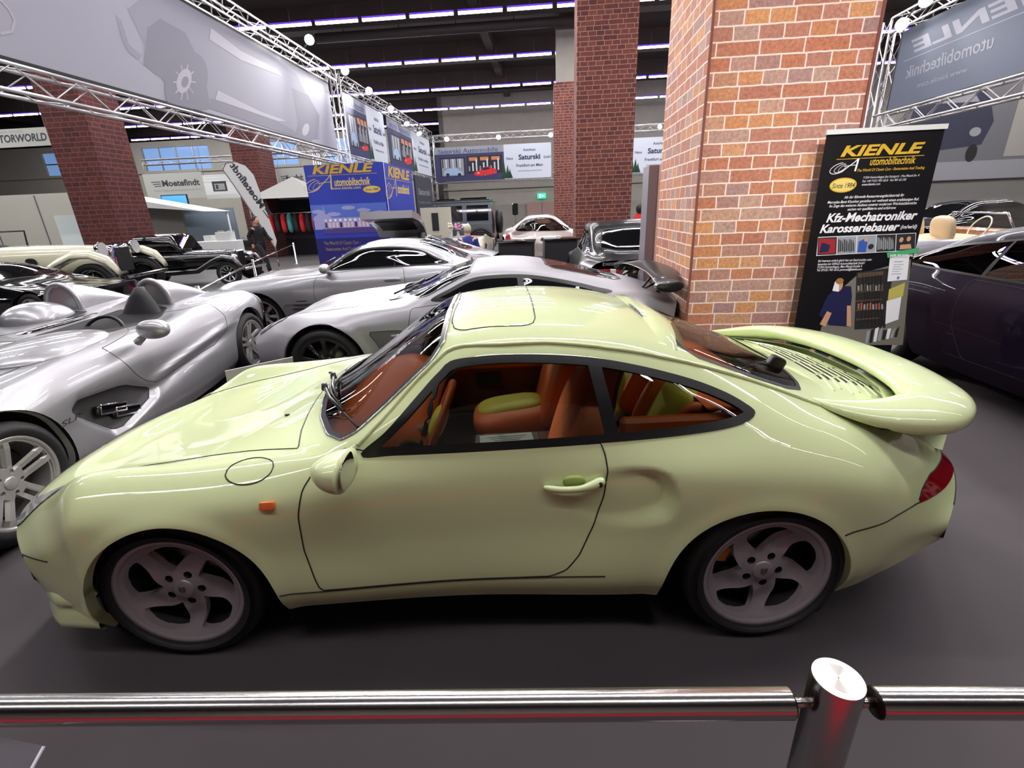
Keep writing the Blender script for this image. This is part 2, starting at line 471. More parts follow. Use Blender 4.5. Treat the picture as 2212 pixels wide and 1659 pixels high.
def brick_mat(name, cols, mortar, scale=1.0, rough=.8):
    m = bpy.data.materials.new(name); m.use_nodes = True; nt = m.node_tree; L = nt.links; b = nt.nodes['Principled BSDF']
    tc = nt.nodes.new('ShaderNodeTexCoord'); sp = nt.nodes.new('ShaderNodeSeparateXYZ'); ad = nt.nodes.new('ShaderNodeMath'); cb = nt.nodes.new('ShaderNodeCombineXYZ')
    L.new(tc.outputs['Object'], sp.inputs[0]); L.new(sp.outputs[0], ad.inputs[0]); L.new(sp.outputs[1], ad.inputs[1]); L.new(ad.outputs[0], cb.inputs[0]); L.new(sp.outputs[2], cb.inputs[1])
    nz = nt.nodes.new('ShaderNodeTexNoise'); nz.inputs['Scale'].default_value = 9; nz.inputs['Detail'].default_value = 3; L.new(tc.outputs['Object'], nz.inputs['Vector'])
    vm = nt.nodes.new('ShaderNodeVectorMath'); vm.operation = 'MULTIPLY_ADD'; L.new(nz.outputs['Color'], vm.inputs[0]); vm.inputs[1].default_value = (.014, .014, 0); L.new(cb.outputs[0], vm.inputs[2])
    br = nt.nodes.new('ShaderNodeTexBrick'); L.new(vm.outputs[0], br.inputs['Vector'])
    br.inputs['Scale'].default_value = 1.0 / scale; br.inputs['Brick Width'].default_value = .155; br.inputs['Row Height'].default_value = .083; br.inputs['Mortar Size'].default_value = .0055
    br.inputs['Mortar Smooth'].default_value = .35; br.offset = .37; br.offset_frequency = 2; br.squash = 1.75; br.squash_frequency = 3
    br.inputs['Color1'].default_value = (0, 0, 0, 1); br.inputs['Color2'].default_value = (1, 1, 1, 1); br.inputs['Mortar'].default_value = (.5, .5, .5, 1)
    ra = nt.nodes.new('ShaderNodeValToRGB'); el = ra.color_ramp.elements
    while len(el) < len(cols): el.new(.5)
    for i, c in enumerate(cols): el[i].position = i / (len(cols) - 1); el[i].color = (*srgb(c), 1)
    L.new(br.outputs['Color'], ra.inputs[0])
    n2 = nt.nodes.new('ShaderNodeTexNoise'); n2.inputs['Scale'].default_value = 38; n2.inputs['Detail'].default_value = 8; n2.inputs['Roughness'].default_value = .7; L.new(tc.outputs['Object'], n2.inputs['Vector'])
    mr = nt.nodes.new('ShaderNodeMapRange'); mr.inputs[1].default_value = .3; mr.inputs[2].default_value = .7; mr.inputs[3].default_value = .62; mr.inputs[4].default_value = 1.25; L.new(n2.outputs['Fac'], mr.inputs[0])
    mu = nt.nodes.new('ShaderNodeMix'); mu.data_type = 'RGBA'; mu.blend_type = 'MULTIPLY'; mu.inputs[0].default_value = 1; L.new(ra.outputs[0], mu.inputs[6]); L.new(mr.outputs[0], mu.inputs[7])
    mx = nt.nodes.new('ShaderNodeMix'); mx.data_type = 'RGBA'; L.new(br.outputs['Fac'], mx.inputs[0]); L.new(mu.outputs[2], mx.inputs[6]); mx.inputs[7].default_value = (*srgb(mortar), 1)
    L.new(mx.outputs[2], b.inputs['Base Color']); b.inputs['Roughness'].default_value = rough; b.inputs['Specular IOR Level'].default_value = .3
    MATS[name] = m; return m
BRICK = brick_mat('brick_print_light', [(176, 128, 112), (184, 116, 86), (164, 130, 124), (196, 134, 92), (172, 112, 94), (204, 146, 98), (178, 146, 134), (186, 118, 90)], (230, 208, 198), 1.22)
BRICKD = brick_mat('brick_print_dark', [(104, 58, 52), (118, 66, 56), (92, 52, 50), (124, 72, 58), (108, 62, 58)], (166, 134, 126), 1.15)
BRICKW = brick_mat('brick_print_wine', [(84, 44, 44), (92, 48, 46), (74, 40, 42), (98, 54, 48)], (124, 86, 80), 1.5)

# ------------------------------------------------------------------ shell of the hall
def struct(b, name, mats):
    o = b.build(name, mats); o['kind'] = 'structure'; return o
def hbox(b, u0, u1, v0, v1, z0, z1, m=0):
    c = hall((u0 + u1) / 2, (v0 + v1) / 2, (z0 + z1) / 2); return b.box(c, (abs(u1 - u0), abs(v1 - v0), abs(z1 - z0)), m, rz=HA)
b = MB(); hbox(b, -46, 24, -14, 46, -.12, 0); hbox(b, -46, 24, 14.2, 46, 0, .004, 1); hbox(b, -30, -5.6, 8.5, 14.2, 0, .004, 1); struct(b, 'floor', [FLOORM, AISLE])
b = MB(); hbox(b, -46, 24, -14, 46, 8.9, 9.05)
for k in range(-3, 10):
    v = 13.4 + 4.85 * k; hbox(b, -46, 24, v, v + .55, 8.15, 8.9, 1)
for u in (-34, -22, -12, -1.2, 9.5, 18): hbox(b, u, u + .35, -14, 46, 8.45, 8.9, 1)
struct(b, 'ceiling', [CEILM, BEAM])
b = MB(); hbox(b, -5.6, 24, 32.6, 32.9, 0, 8.9); hbox(b, -5.6, 24, 32.5, 32.6, 3.05, 3.2); hbox(b, -5.6, -5.3, 32.6, 46, 0, 8.9); hbox(b, -46, 24, 45.8, 46, 0, 8.9); struct(b, 'wall_back', [CONC])
b = MB(); hbox(b, -46, -6.2, 30.0, 30.3, 0, 3.0); hbox(b, -46, -6.2, 30.0, 30.3, 3.0, 4.9)
for u0, u1 in ((-46, -31.5), (-27.5, -24.5), (-20.0, -18.0), (-14.2, -12.4), (-8.4, -6.2)): hbox(b, u0, u1, 29.98, 30.3, 4.9, 6.3)
hbox(b, -46, -6.2, 30.0, 30.3, 6.25, 6.6); hbox(b, -46, -6.2, 29.9, 30.0, 4.75, 4.9)
struct(b, 'wall_left', [mat('pale_wall', (158, 156, 146), .9, noise=.04, nscale=1)])
WIN = mat('clerestory_glass', (120, 150, 190), .1, emit=(120, 160, 215), estr=.55)
for n, (u0, u1) in enumerate(((-31.5, -27.5), (-24.5, -20.0), (-18.0, -14.2), (-12.4, -8.4))):
    b = MB(); hbox(b, u0, u1, 30.1, 30.14, 4.9, 6.25)
    for k in range(5): hbox(b, u0 + (u1 - u0) * k / 4 - .04, u0 + (u1 - u0) * k / 4 + .04, 30.05, 30.12, 4.9, 6.25, 1)
    hbox(b, u0, u1, 30.05, 30.12, 5.55, 5.62, 1)
    struct(b, 'window_%d' % (n + 1), [WIN, ALU])
b = MB(); hbox(b, 19.6, 19.9, -14, 46, 0, 8.9); struct(b, 'wall_right', [CONC])
b = MB(); hbox(b, -46.2, -46, -14, 46, 0, 8.9); struct(b, 'wall_far_left', [CONC])
b = MB(); hbox(b, -46, 24, -14.2, -14, 0, 8.9); struct(b, 'wall_front', [CONC])
b = MB()
q0 = on_v(1138, 437, 32.4); hbox(b, q0[0], q0[0] + 1.9, 32.42, 32.52, 0, 2.1); hbox(b, q0[0] + 1.0, q0[0] + 1.04, 32.40, 32.44, 0, 2.1, 1); struct(b, 'door_1', [mat('door_pink_grey', (168, 138, 132), .7), GALV])
# red carpet of the visitors' aisle behind the barrier and one at the far left
b = MB(); hbox(b, -9, 9, -8.0, -3.3, .0, .012); tag(b.build('aisle_carpet', REDC), 'red aisle carpet in front of the steel barrier', 'carpet')
b = MB(); hbox(b, -6.6, -2.9, 10.6, 11.7, .004, .016); tag(b.build('aisle_carpet', REDC), 'red carpet strip beside the walking visitor, behind the silver convertible', 'carpet')

# ------------------------------------------------------------------ rows of ceiling tubes
def lamp():
    r = thing('ceiling_lamp', 'long white fluorescent tube in the dashed rows under the dark ceiling', 'lamp', group='fluorescent tubes in rows on the ceiling')
    b = MB(); b.box((0, 0, .035), (1.42, .10, .05)); b.build('housing', VIOL, r)
    b = MB(); b.tube([(-.70, 0, -.02), (.70, 0, -.02)], .045, 0, 8); b.build('tube', TUBEM, r)
    b = MB(); b.tube([(0, 0, .06), (0, 0, .55)], .008, 0, 5); b.build('hanger', GALV, r)
    return r
L0 = lamp(); first = True
for i, v in enumerate(STRIP_ROWS):
    if v < -3.6: continue
    for k in range(-19, 12):
        u = 1.0 + 1.56 * k
        if v > 31 and u > -6: continue
        if u < -9 and v < 20: continue
        if u < -22 and v > 36: continue
        if (v > 38): continue
        o = L0 if first else copy_tree(L0); first = False
        o.location = hall(u, v, LAMP_Z); o.rotation_euler = (0, 0, HA)
# ducts under the ceiling
for i, (v, u0, u1, r) in enumerate(((13.0, -9, 1.6, .22), (18.3, -7, 3.5, .16), (28.2, -8, 3, .12))):
    b = MB(); b.tube([hall(u0, v, 7.9), hall(u1, v, 7.9)], r, 0, 14)
    for k in range(5): b.tube([hall(u0 + (u1 - u0) * (k + .5) / 5, v, 7.9), hall(u0 + (u1 - u0) * (k + .5) / 5, v, 8.14)], .02, 0, 5)
    tag(b.build('air_duct', mat('duct_grey', (58, 52, 50), .6, metal=.3)), ['thick dark air duct under the ceiling, nearest of the three', 'slim dark air duct under the ceiling, middle of the three', 'thin dark air duct under the ceiling near the back wall'][i], 'duct')

# ------------------------------------------------------------------ brick pillars
def pillar(u0, u1, v0, v1, ztop, m, label, ang=0.0):
    c = hall((u0 + u1) / 2, (v0 + v1) / 2, 0); w, d = (u1 - u0) / 2, (v1 - v0) / 2
    r = thing('brick_pillar', label, 'pillar', c, HA + ang)
    b = MB(); b.box((0, 0, ztop / 2), (2 * w, 2 * d, ztop), 0); b.build('brick_cladding', m, r)
    if ztop < 8.8: b = MB(); b.box((0, 0, ztop + (8.9 - ztop) / 2), (2 * w - .2, 2 * d - .2, 8.9 - ztop), 0); b.build('concrete_core', CONC, r)
    return r
P0 = pillar(2.80, 4.02, 2.33, 3.85, 8.9, BRICK, 'large orange brick pillar right behind the carbon rear wing')
b = MB()
for sx in (-.625, .625): b.box((sx * .985, -.765, 4.45), (.02, .016, 8.9), 0)
b.build('corner_strip', mat('brick_edge', (120, 70, 60), .8), P0)
pillar(2.20, 3.55, 10.6, 11.9, 8.9, BRICKD, 'brick pillar in the middle, reaching the ceiling behind the black car')
pillar(1.76, 3.1, 18.6, 19.9, 6.1, BRICKD, 'farther brick pillar with a bare concrete top')
pillar(-12.1, -10.85, 11.5, 12.75, 8.9, BRICKW, 'dark red brick pillar behind the cream roadster')
pillar(-12.3, -11.1, 20.0, 21.2, 8.9, BRICKW, 'small dark brick pillar behind the feather flag')

# ------------------------------------------------------------------ aluminium trusses
def truss(p0, p1, label, s=.29, step=.42, up=(0, 0, 1), group=None):
    p0, p1 = Vector(p0), Vector(p1); t = (p1 - p0); L = t.length; t.normalize()
    n1 = t.cross(Vector(up)).normalized(); n2 = t.cross(n1).normalized()
    r = thing('truss', label, 'truss', p0, 0, group)
    cs = [(-s / 2, -s / 2), (s / 2, -s / 2), (s / 2, s / 2), (-s / 2, s / 2)]
    for a, c in cs:
        b = MB(); o = n1 * a + n2 * c; b.tube([o, o + t * L], .025, 0, 8); b.build('chord', ALU, r)
    b = MB(); n = max(2, int(L / step))
    for f in range(4):
        a, c = cs[f], cs[(f + 1) % 4]; oa = n1 * a[0] + n2 * a[1]; oc = n1 * c[0] + n2 * c[1]
        for k in range(n):
            q0, q1 = (oa, oc) if k % 2 else (oc, oa)
            b.tube([q0 + t * L * k / n, q1 + t * L * (k + 1) / n], .010, 0, 5, cap=False)
    b.build('lattice', ALU, r)
    return r
UL, VC, VB, UR = -4.88, 14.0, 26.6, 9.2
ZB, ZT = 3.35, 5.62
truss(hall(UL, -2.5, ZB), hall(UL, VC - .16, ZB), 'lower aluminium truss under the big grey car banner, upper left')
truss(hall(UL, -2.5, ZT), hall(UL, VC - .16, ZT), 'upper aluminium truss above the big grey car banner')
truss(hall(UL, VC, 0), hall(UL, VC, ZT + .15), 'upright truss tower at the right end of the big grey car banner', up=(HU[0], HU[1], 0))
truss(hall(UL, VC + .16, ZB), hall(UL, VB - .16, ZB), 'far lower truss under the side banners behind the blue stand wall')
truss(hall(UL, VC + .16, ZT), hall(UL, VB - .16, ZT), 'far upper truss above the side banners')
truss(hall(UL, VB, 0), hall(UL, VB, ZT), 'far corner truss tower left of the showroom banner', up=(HU[0], HU[1], 0))
truss(hall(UL + .16, VB, ZB), hall(UR, VB, ZB), 'lower truss under the white and blue showroom banners at the back')
truss(hall(UL + .16, VB, ZT - .15), hall(UR, VB, ZT - .15), 'upper truss with spotlights at the back')
truss(hall(UR, 10.94, ZB - .1), hall(UR, 4.5, ZB - .1), 'lower truss under the mirrored grey banner, upper right')
truss(hall(UR, 10.94, 5.15), hall(UR, 4.5, 5.15), 'upper truss above the mirrored grey banner')
truss(hall(UR, 11.1, 0), hall(UR, 11.1, 5.3), 'upright truss tower between the brick pillar and the mirrored banner', up=(HU[0], HU[1], 0))
q = on_v(310, 352, 22); q2 = on_v(655, 352, 22)
truss(hall(q[0], 22, q[2]), hall(-6.3, 22, q[2]), 'thin truss above the white exhibitor banners at left', .22, .4)
truss(hall(-9.3, 21.76, 0), hall(-9.3, 21.76, q[2]), 'truss post beside the feather flag', .22, .4, up=(HU[0], HU[1], 0))

# ------------------------------------------------------------------ spotlights on the trusses
SPOTE = mat('spot_lens', (255, 255, 255), .3, emit=(255, 252, 255), estr=30)
def spot(loc, tgt, label, power=0, s=1.0, hold=None):
    r = thing('spotlight', label, 'spotlight', loc)
    d = (Vector(tgt) - Vector(loc)).normalized(); q_ = d.to_track_quat('Z', 'Y'); R = q_.to_matrix()
    def T(ps): return [R @ Vector(p) * s for p in ps]
    b = MB(); b.lathe([(0, -.16), (.07, -.15), (.10, -.02), (.12, .05)], n=16); b.v = [tuple(R @ Vector(v) * s) for v in b.v]; b.build('lamp_body', BLACK, r)
    b = MB(); b.lathe([(0, .045), (.115, .045)], n=16); b.v = [tuple(R @ Vector(v) * s) for v in b.v]; b.build('lens', SPOTE, r)
    b = MB(); b.tube([(0, 0, 0), (Vector(hold) - Vector(loc)) if hold else (0, 0, .22)], .015, 0, 6); b.build('bracket', BLACK, r)
    if power:
        l = bpy.data.lights.new('spot_lamp', 'AREA'); l.shape = 'DISK'; l.size = .22 * s; l.energy = power; l.color = (1, .97, .95); l.spread = 1.5 if loc[1] > -3 else .75
        o = bpy.data.objects.new('spot_lamp', l); COL.objects.link(o); o.parent = r; o.location = d * .09; o.rotation_euler = (-d).to_track_quat('Z', 'Y').to_euler()
    return r
def at_u(px, py, u): q_ = on_u(px, py, u); return hall(*q_)
def at_v(px, py, v): q_ = on_v(px, py, v); return hall(*q_)
for i, (px, py) in enumerate(((668, 85), (745, 152), (797, 196), (843, 232), (878, 266), (905, 287))):
    p_ = at_u(px, py, UL + .35)
    spot(p_, (0.5, 1.5, 0) if i < 3 else (p_[0] + 2, p_[1] - 4, 0), ['brightest spotlight on the upper left truss', 'second spotlight along the upper left truss, by the tower', 'third spotlight along the upper left truss', 'fourth spotlight along the upper left truss', 'fifth spotlight along the upper left truss', 'farthest spotlight along the upper left truss'][i], 120 if i < 3 else 0, hold=hall(UL + .13, on_u(px, py, UL + .35)[1], ZT + .13))
for i, (px, py) in enumerate(((965, 300), (1077, 296), (1190, 291), (1426, 273))):
    spot(at_v(px, py, VB - .4), (0, 12, 0), ['leftmost spotlight over the blue showroom banner', 'spotlight between the two showroom banner halves', 'spotlight beside the farther brick pillar', 'spotlight right of the middle brick pillar'][i], 0, hold=hall(on_v(px, py, VB - .4)[0], VB - .13, ZT - .28))
for i, (px, py) in enumerate(((1882, 60), (1948, 52), (2000, 0))):
    spot(at_u(px, py, UR - .35), (3.5, -1, 1), ['spotlight at the left end of the upper right truss', 'second spotlight on the upper right truss', 'topmost spotlight on the upper right truss'][i], 60 if i < 2 else 0, hold=hall(UR - .13, on_u(px, py, UR - .35)[1], 5.15 + .13))

for i, (x, y, tx_) in enumerate(((2.6, -3.4, (3.6, 1.9, 1.9)), (4.6, -3.6, (4.3, 1.9, 1.5)))):  # two unseen lamps added to brighten the big pillar and the roll-up
    spot((x, y, 5.4), tx_, ['spotlight over the barrier aimed at the big brick pillar', 'spotlight over the barrier aimed at the black roll-up banner'][i], (16, 7)[i], hold=(x, y, 5.62))
truss((-3, -3.5, 5.78), (7, -3.5, 5.78), 'truss over the visitors aisle, above the picture', .29, .6)
# ------------------------------------------------------------------ printed banners
GOLD = mat('gold_print', (206, 168, 40), .5); GOLDP = mat('pale_gold', (222, 200, 110), .5)
WHT = mat('white_print', (232, 232, 236), .6); INK = mat('black_print', (22, 22, 26), .6)
def frame(o, X, Y=None): return (Vector(o), Vector(X), Vector(Y) if Y is not None else XZ)
def to_fr(P, fr): d = Vector(P) - fr[0]; return (d.dot(fr[1]), d.dot(fr[2]))
def swirl(b, fr, cx, cy, s, m, w=.008, mirror=1):
    """the pen flourish left of the big A"""
    for k, (r, a0, a1, ox) in enumerate(((.50, 1.2, 5.3, 0), (.36, .9, 5.6, .12), (.22, .5, 5.9, .22))):
        pts = [(cx + mirror * s * (ox + r * 1.15 * math.cos(a)), cy + s * (-.05 + r * .62 * math.sin(a) + .16 * math.cos(a))) for a in np.linspace(a0, a1, 22)]
        b.line(pts, w * (1.3 - .3 * k), fr, m)
    b.line([(cx + mirror * s * x, cy + s * y) for x, y in ((.2, -.30), (.55, .0), (.95, .30), (1.15, .52))], w * 1.6, fr, m)
    b.line([(cx + mirror * s * x, cy + s * y) for x, y in ((1.16, .52), (1.12, .1), (1.08, -.28))], w * 3.4, fr, m)
    b.line([(cx + mirror * s * x, cy + s * y) for x, y in ((.3, .06), (.7, .10), (1.15, .12))], w * 1.2, fr, m)
def logo(b, fr, x, y, W, m1, m2, m3):
    """company lettering, W wide, baseline of the first line at (x,y)"""
    h = W * .125
    b.text('KIENLE', x, y, h, fr, m1, w=W, bold=.035, shear=.25)
    b.line([(x - W * .08, y - h * .22), (x + W * 1.04, y - h * .22)], W * .006, fr, m1)
    swirl(b, fr, x - W * .02, y - h * 1.25, W * .27, m3, W * .006)
    b.text('utomobiltechnik', x + W * .335, y - h * 1.5, h * .95, fr, m2, w=W * .58, bold=.02, shear=.2)

# -- big grey banner with a faded vintage car (left truss)
c0 = on_u(0, 108, UL); o_ = hall(UL, -1.0, ZB + .22)
fr = frame(o_, XV); Wb, Hb = VC - .42 + 1.0, ZT - ZB - .46
G1 = mat('banner_grey', (152, 152, 164), .85, emit=(150, 150, 165), estr=.0); G2 = mat('banner_car_shade', (137, 137, 150), .85); G3 = mat('banner_car_dark', (122, 122, 135), .85); G4 = mat('banner_car_light', (164, 163, 174), .85); G5 = mat('banner_edge_black', (24, 24, 28), .8)
b = MB(); b.prism([(0, 0), (Wb, 0), (Wb, Hb), (0, Hb)], o_, XV, XZ, .03, 0)
def Q(px, py): return to_fr(at_u(px, py, UL), fr)
def poly(pts, m, lift): 
    q_ = [Q(*p) for p in pts]; b.flat([(min(max(x, .02), Wb - .02), min(max(y, .02), Hb - .02)) for x, y in q_], fr, m, lift)
poly([(275, 20), (330, -60), (420, -30), (520, 60), (640, 160), (690, 260), (690, 300), (640, 300), (560, 260), (460, 235), (380, 150), (340, 165), (310, 140), (318, 110), (300, 70)], 1, .002)
poly([(310, 140), (318, 60), (345, 40), (400, 70), (440, 150), (455, 235), (430, 240), (385, 215), (345, 165)], 2, .003)
poly([(455, 212), (600, 262), (640, 285), (640, 296), (560, 270), (455, 235)], 2, .003)
poly([(630, 190), (665, 205), (690, 250), (685, 300), (650, 300), (640, 250)], 2, .003)
poly([(250, 32), (262, 45), (278, 95), (305, 120), (300, 130), (276, 112), (262, 80)], 1, .003)
def Qe(px, py, rx, ry, m, lift, tilt=.0):
    pts = [(px + rx * math.cos(a) - tilt * ry * math.sin(a), py + ry * math.sin(a) + tilt * rx * math.cos(a)) for a in np.linspace(0, 2 * PI, 29)[:-1]]; poly(pts[::-1], m, lift)
Qe(402, 178, 44, 66, 2, .004, .25); Qe(397, 175, 15, 26, 3, .005, .25); Qe(399, 177, 7, 12, 2, .006, .25)
for k in range(10):
    a = 2 * PI * k / 10; p_ = [Q(398 + 12 * math.cos(a), 176 + 20 * math.sin(a)), Q(398 + 24 * math.cos(a), 178 + 40 * math.sin(a))]; b.line(p_, .02, fr, 3, .006)
Qe(662, 280, 20, 34, 2, .004, .25); Qe(660, 280, 7, 13, 3, .005, .25)
poly([(455, 60), (520, 110), (600, 150), (610, 165), (520, 130), (452, 85)], 3, .004); poly([(470, 195), (560, 240), (620, 262), (600, 262), (465, 215)], 3, .004)
b.line([Q(0, 0), Q(20, 22), Q(31, 45), Q(25, 68), Q(0, 73)], .03, fr, 3, .005)
b.rect(0, 0, Wb, .035, fr, 4, .004); b.rect(0, Hb - .05, Wb, Hb, fr, 4, .004)
tag(b.build('truss_banner', [G1, G2, G3, G4, G5]), 'huge light grey banner with a faded vintage car, in the left truss', 'banner')

# -- mirrored grey banner at the right (seen from behind)
o_ = hall(UR, 10.75, ZB + .12); fr = frame(o_, -XV); Wb, Hb = 6.0, 1.5
b = MB(); b.prism([(0, 0), (Wb, 0), (Wb, Hb), (0, Hb)], o_, -XV, XZ, .012, 0)
def Q(px, py): return to_fr(at_u(px, py, UR), fr)
a0 = Q(1960, 130); a1 = Q(2212, 50)
wl = (a1[0] - a0[0]) * 1.28
b.text('KIENLE', a0[0], a0[1] + .10, .26, fr, 1, w=wl, bold=.03, shear=.25, mirror=True)
b.line([(a0[0] - .1, a0[1]), (a0[0] + wl + .2, a0[1] + .0)], .015, fr, 1)
b.text('utomobiltechnik', a0[0] + .05, a0[1] - .36, .24, fr, 1, w=wl * .62, bold=.01, shear=.2, mirror=True)
b.text('www.kienle.com', a0[0] + .5, a0[1] - .62, .10, fr, 1, w=wl * .36, shear=.2, mirror=True)
swirl(b, fr, a0[0] + wl * 1.02, a0[1] - .15, .55, 1, .02, mirror=-1)
b.rect(0, 0, .03, Hb, fr, 2, .004)
tag(b.build('truss_banner', [mat('banner_slate', (98, 106, 122), .85), mat('banner_slate_print', (150, 152, 162), .85), G5]), 'blue-grey banner with lettering seen mirrored from behind, upper right', 'banner')

# -- showroom banners at the back and along the left truss
SB = dict(bg=mat('showroom_navy', (52, 54, 92), .8), bl=mat('showroom_blue', (58, 66, 170), .8), wh=mat('showroom_white', (196, 202, 214), .8), dk=mat('showroom_dark', (34, 34, 44), .8), gr=mat('showroom_grey', (140, 144, 152), .8), rd=mat('sports_car_red', (206, 30, 34), .7), br=mat('showroom_lamp', (190, 120, 80), .8), gn=mat('shrub_green', (30, 66, 48), .9), tx=mat('showroom_ink', (44, 54, 84), .8), pb=mat('pale_blue_car', (150, 176, 206), .8))
SK = list(SB); SM = [SB[k] for k in SK]
def sid(k): return SK.index(k)
def redcar(b, fr, x, y, s):
    pts = [(-1, .12), (-.98, .22), (-.8, .32), (-.45, .40), (-.15, .62), (.25, .66), (.6, .50), (.85, .46), (.95, .34), (.95, .16), (.8, .08), (.66, .08), (.4, .03), (-.2, -.05), (-.6, -.03), (-.9, .03)]
    b.flat([(x + p[0] * s, y + p[1] * s) for p in pts], fr, sid('rd'), .006)
    b.flat([(x + p[0] * s, y + p[1] * s) for p in ((-.4, .41), (-.12, .60), (.22, .62), (.45, .50), (.0, .40))], fr, sid('dk'), .007)
    for cx, cy, r_ in ((-.05, .04, .13), (.78, .16, .10)): b.ell(x + cx * s, y + cy * s, r_ * s * .7, r_ * s, fr, sid('dk'), .007); b.ell(x + cx * s, y + cy * s, r_ * s * .4, r_ * s * .6, fr, sid('gr'), .008)
    b.ell(x - .62 * s, y + .20 * s, .10 * s, .05 * s, fr, sid('wh'), .007)
def showroom(fr, W, H, half, label, name='showroom_banner', cut=None):
    """photo half (blue) then the white lettering half"""
    b = MB(); X, Y = fr[1], fr[2]
    xs = W * half
    b.prism([(0, 0), (xs, 0), (xs, H), (0, H)], fr[0], X, Y, .03, sid('bg'))
    b.prism([(xs, 0), (W, 0), (W, H), (xs, H)], fr[0], X, Y, .03, sid('wh'))
    b.rect(0, H * .80, xs, H, fr, sid('gr'), .002)
    b.text('Saturski Automobile', xs * .06, H * .82, H * .135, fr, sid('bl'), w=xs * .86, bold=.02)
    b.rect(xs * .08, H * .14, xs * .44, H * .70, fr, sid('dk'), .002); b.rect(xs * .10, H * .16, xs * .42, H * .66, fr, sid('gr'), .003)
    for k in range(6): b.rect(xs * (.11 + .05 * k), H * .40, xs * (.125 + .05 * k), H * .66, fr, sid('wh' if k % 2 else 'dk'), .004)
    b.flat([(xs * a, H * c) for a, c in ((.12, .20), (.13, .30), (.19, .38), (.30, .40), (.36, .30), (.40, .26), (.40, .18))], fr, sid('pb'), .005)
    b.ell(xs * .18, H * .20, xs * .025, H * .05, fr, sid('dk'), .006); b.ell(xs * .35, H * .19, xs * .025, H * .05, fr, sid('dk'), .006)
    b.rect(xs * .47, H * .20, xs * .97, H * .72, fr, sid('dk'), .002)
    for k in range(3): b.rect(xs * (.50 + .16 * k), H * .58, xs * (.62 + .16 * k), H * .68, fr, sid('br'), .003)
    for k in range(9): b.rect(xs * (.49 + .052 * k), H * .28, xs * (.51 + .052 * k), H * (.42 + .1 * (k % 3)), fr, sid('wh' if k % 3 else 'gr'), .004)
    b.rect(0, 0, xs, H * .13, fr, sid('bg'), .003)
    redcar(b, fr, xs * .73, H * .14, xs * .17)
    b.text('Edle Automobile - Fine Cars', xs * .14, H * .03, H * .06, fr, sid('wh'), w=xs * .46, bold=.01)
    for k, (cx, hh) in enumerate(((-.02, .62), (.06, .42), (.11, .3))):
        x0 = xs + (W - xs) * cx; b.flat([(x0 - W * .018, H * .02), (x0 + W * .028, H * .02), (x0 + W * .012, H * hh * .6), (x0 + W * .005, H * hh), (x0 - W * .006, H * hh * .6)], fr, sid('gn'), .007)
    wx = W - xs; cx = xs + wx * .54
    b.text('Autohaus', cx, H * .79, H * .075, fr, sid('tx'), w=wx * .26, align='c', bold=.02)
    b.text('Hans', xs + wx * .05, H * .56, H * .075, fr, sid('tx'), w=wx * .14, bold=.02)
    b.text('Saturski', cx, H * .55, H * .15, fr, sid('tx'), w=wx * .46, align='c', bold=.035)
    b.text('GmbH', xs + wx * .84, H * .56, H * .075, fr, sid('tx'), w=wx * .15, bold=.02)
    b.text('Frankfurt am Main', cx, H * .34, H * .085, fr, sid('tx'), w=wx * .56, align='c', bold=.02)
    b.text('www.autohaus-saturski.de', cx, H * .20, H * .05, fr, sid('tx'), w=wx * .5, align='c')
    return tag(b.build(name, SM), label, 'banner')
VS = VB - .25
qa = on_v(936, 320, VS); qb = on_v(930, 394, VS); qm = on_v(1090, 380, VS); qe = on_v(1205, 350, VS)
W0 = (qm[0] - qa[0]); H0 = qa[2] - qb[2]
showroom(frame(hall(qa[0], VS, qb[2]), XU), W0 / .60, H0, .60, 'blue and white car showroom banner with a red sports car, at the back')
o_ = hall(qa[0] + W0 / .60 + .3, VS, qb[2])
qw = on_v(1366, 340, VS)
showroom(frame(hall(qw[0] - W0 / .60 * .60 - .0, VS, qb[2]), XU), W0 / .60, H0, .60, 'showroom banner half hidden by the middle and big brick pillars')
for i, (pa, pb_) in enumerate(((752, 838), (838, 905))):
    va = on_u(pa, 300, UL)[1]; vb = on_u(pb_, 340, UL)[1] if i == 0 else VB - .4
    showroom(frame(hall(UL + .02, va, ZB + .22), XV), vb - va - .1, ZT - ZB - .5, .50, ['nearer showroom banner on the left truss, beside the tower', 'farther showroom banner on the left truss'][i])

# -- blue stand wall
v0 = 11.9; pa = on_v(655, 358, v0); pb_ = on_v(823, 349, v0); H0 = (pa[2] + pb_[2]) / 2; W0 = pb_[0] - pa[0]
o_ = hall(pa[0], v0, 0); fr = frame(o_, XU)
BL = [mat('stand_blue', (44, 62, 168), .45), mat('stand_navy', (26, 34, 108), .45), mat('stand_sky', (84, 112, 200), .45), mat('stand_haze', (150, 158, 205), .5), GOLD, GOLDP, mat('stand_window', (214, 190, 190), .5), mat('stand_plum', (70, 58, 130), .5), WHT]
b = MB(); b.prism([(0, 0), (W0, 0), (W0, H0), (0, H0)], o_, XU, XZ, .06, 0)
b.rect(0, H0 * .52, W0, H0 * .66, fr, 2, .002); b.rect(0, H0 * .0, W0, H0 * .36, fr, 1, .002)
for k in range(9): b.ell(W0 * (.1 + .1 * k), H0 * (.60 + .03 * math.sin(k * 2.1)), W0 * .09, H0 * .018, fr, 2 if k % 2 else 3, .003 + .0004 * k)
b.flat([(W0 * .02, H0 * .44), (W0 * .02, H0 * .55), (W0 * .14, H0 * .60), (W0 * .26, H0 * .55), (W0 * .26, H0 * .44)], fr, 3, .008)
b.rect(W0 * .12, H0 * .44, W0 * .98, H0 * .54, fr, 3, .007); b.rect(W0 * .12, H0 * .40, W0 * .98, H0 * .45, fr, 7, .008)
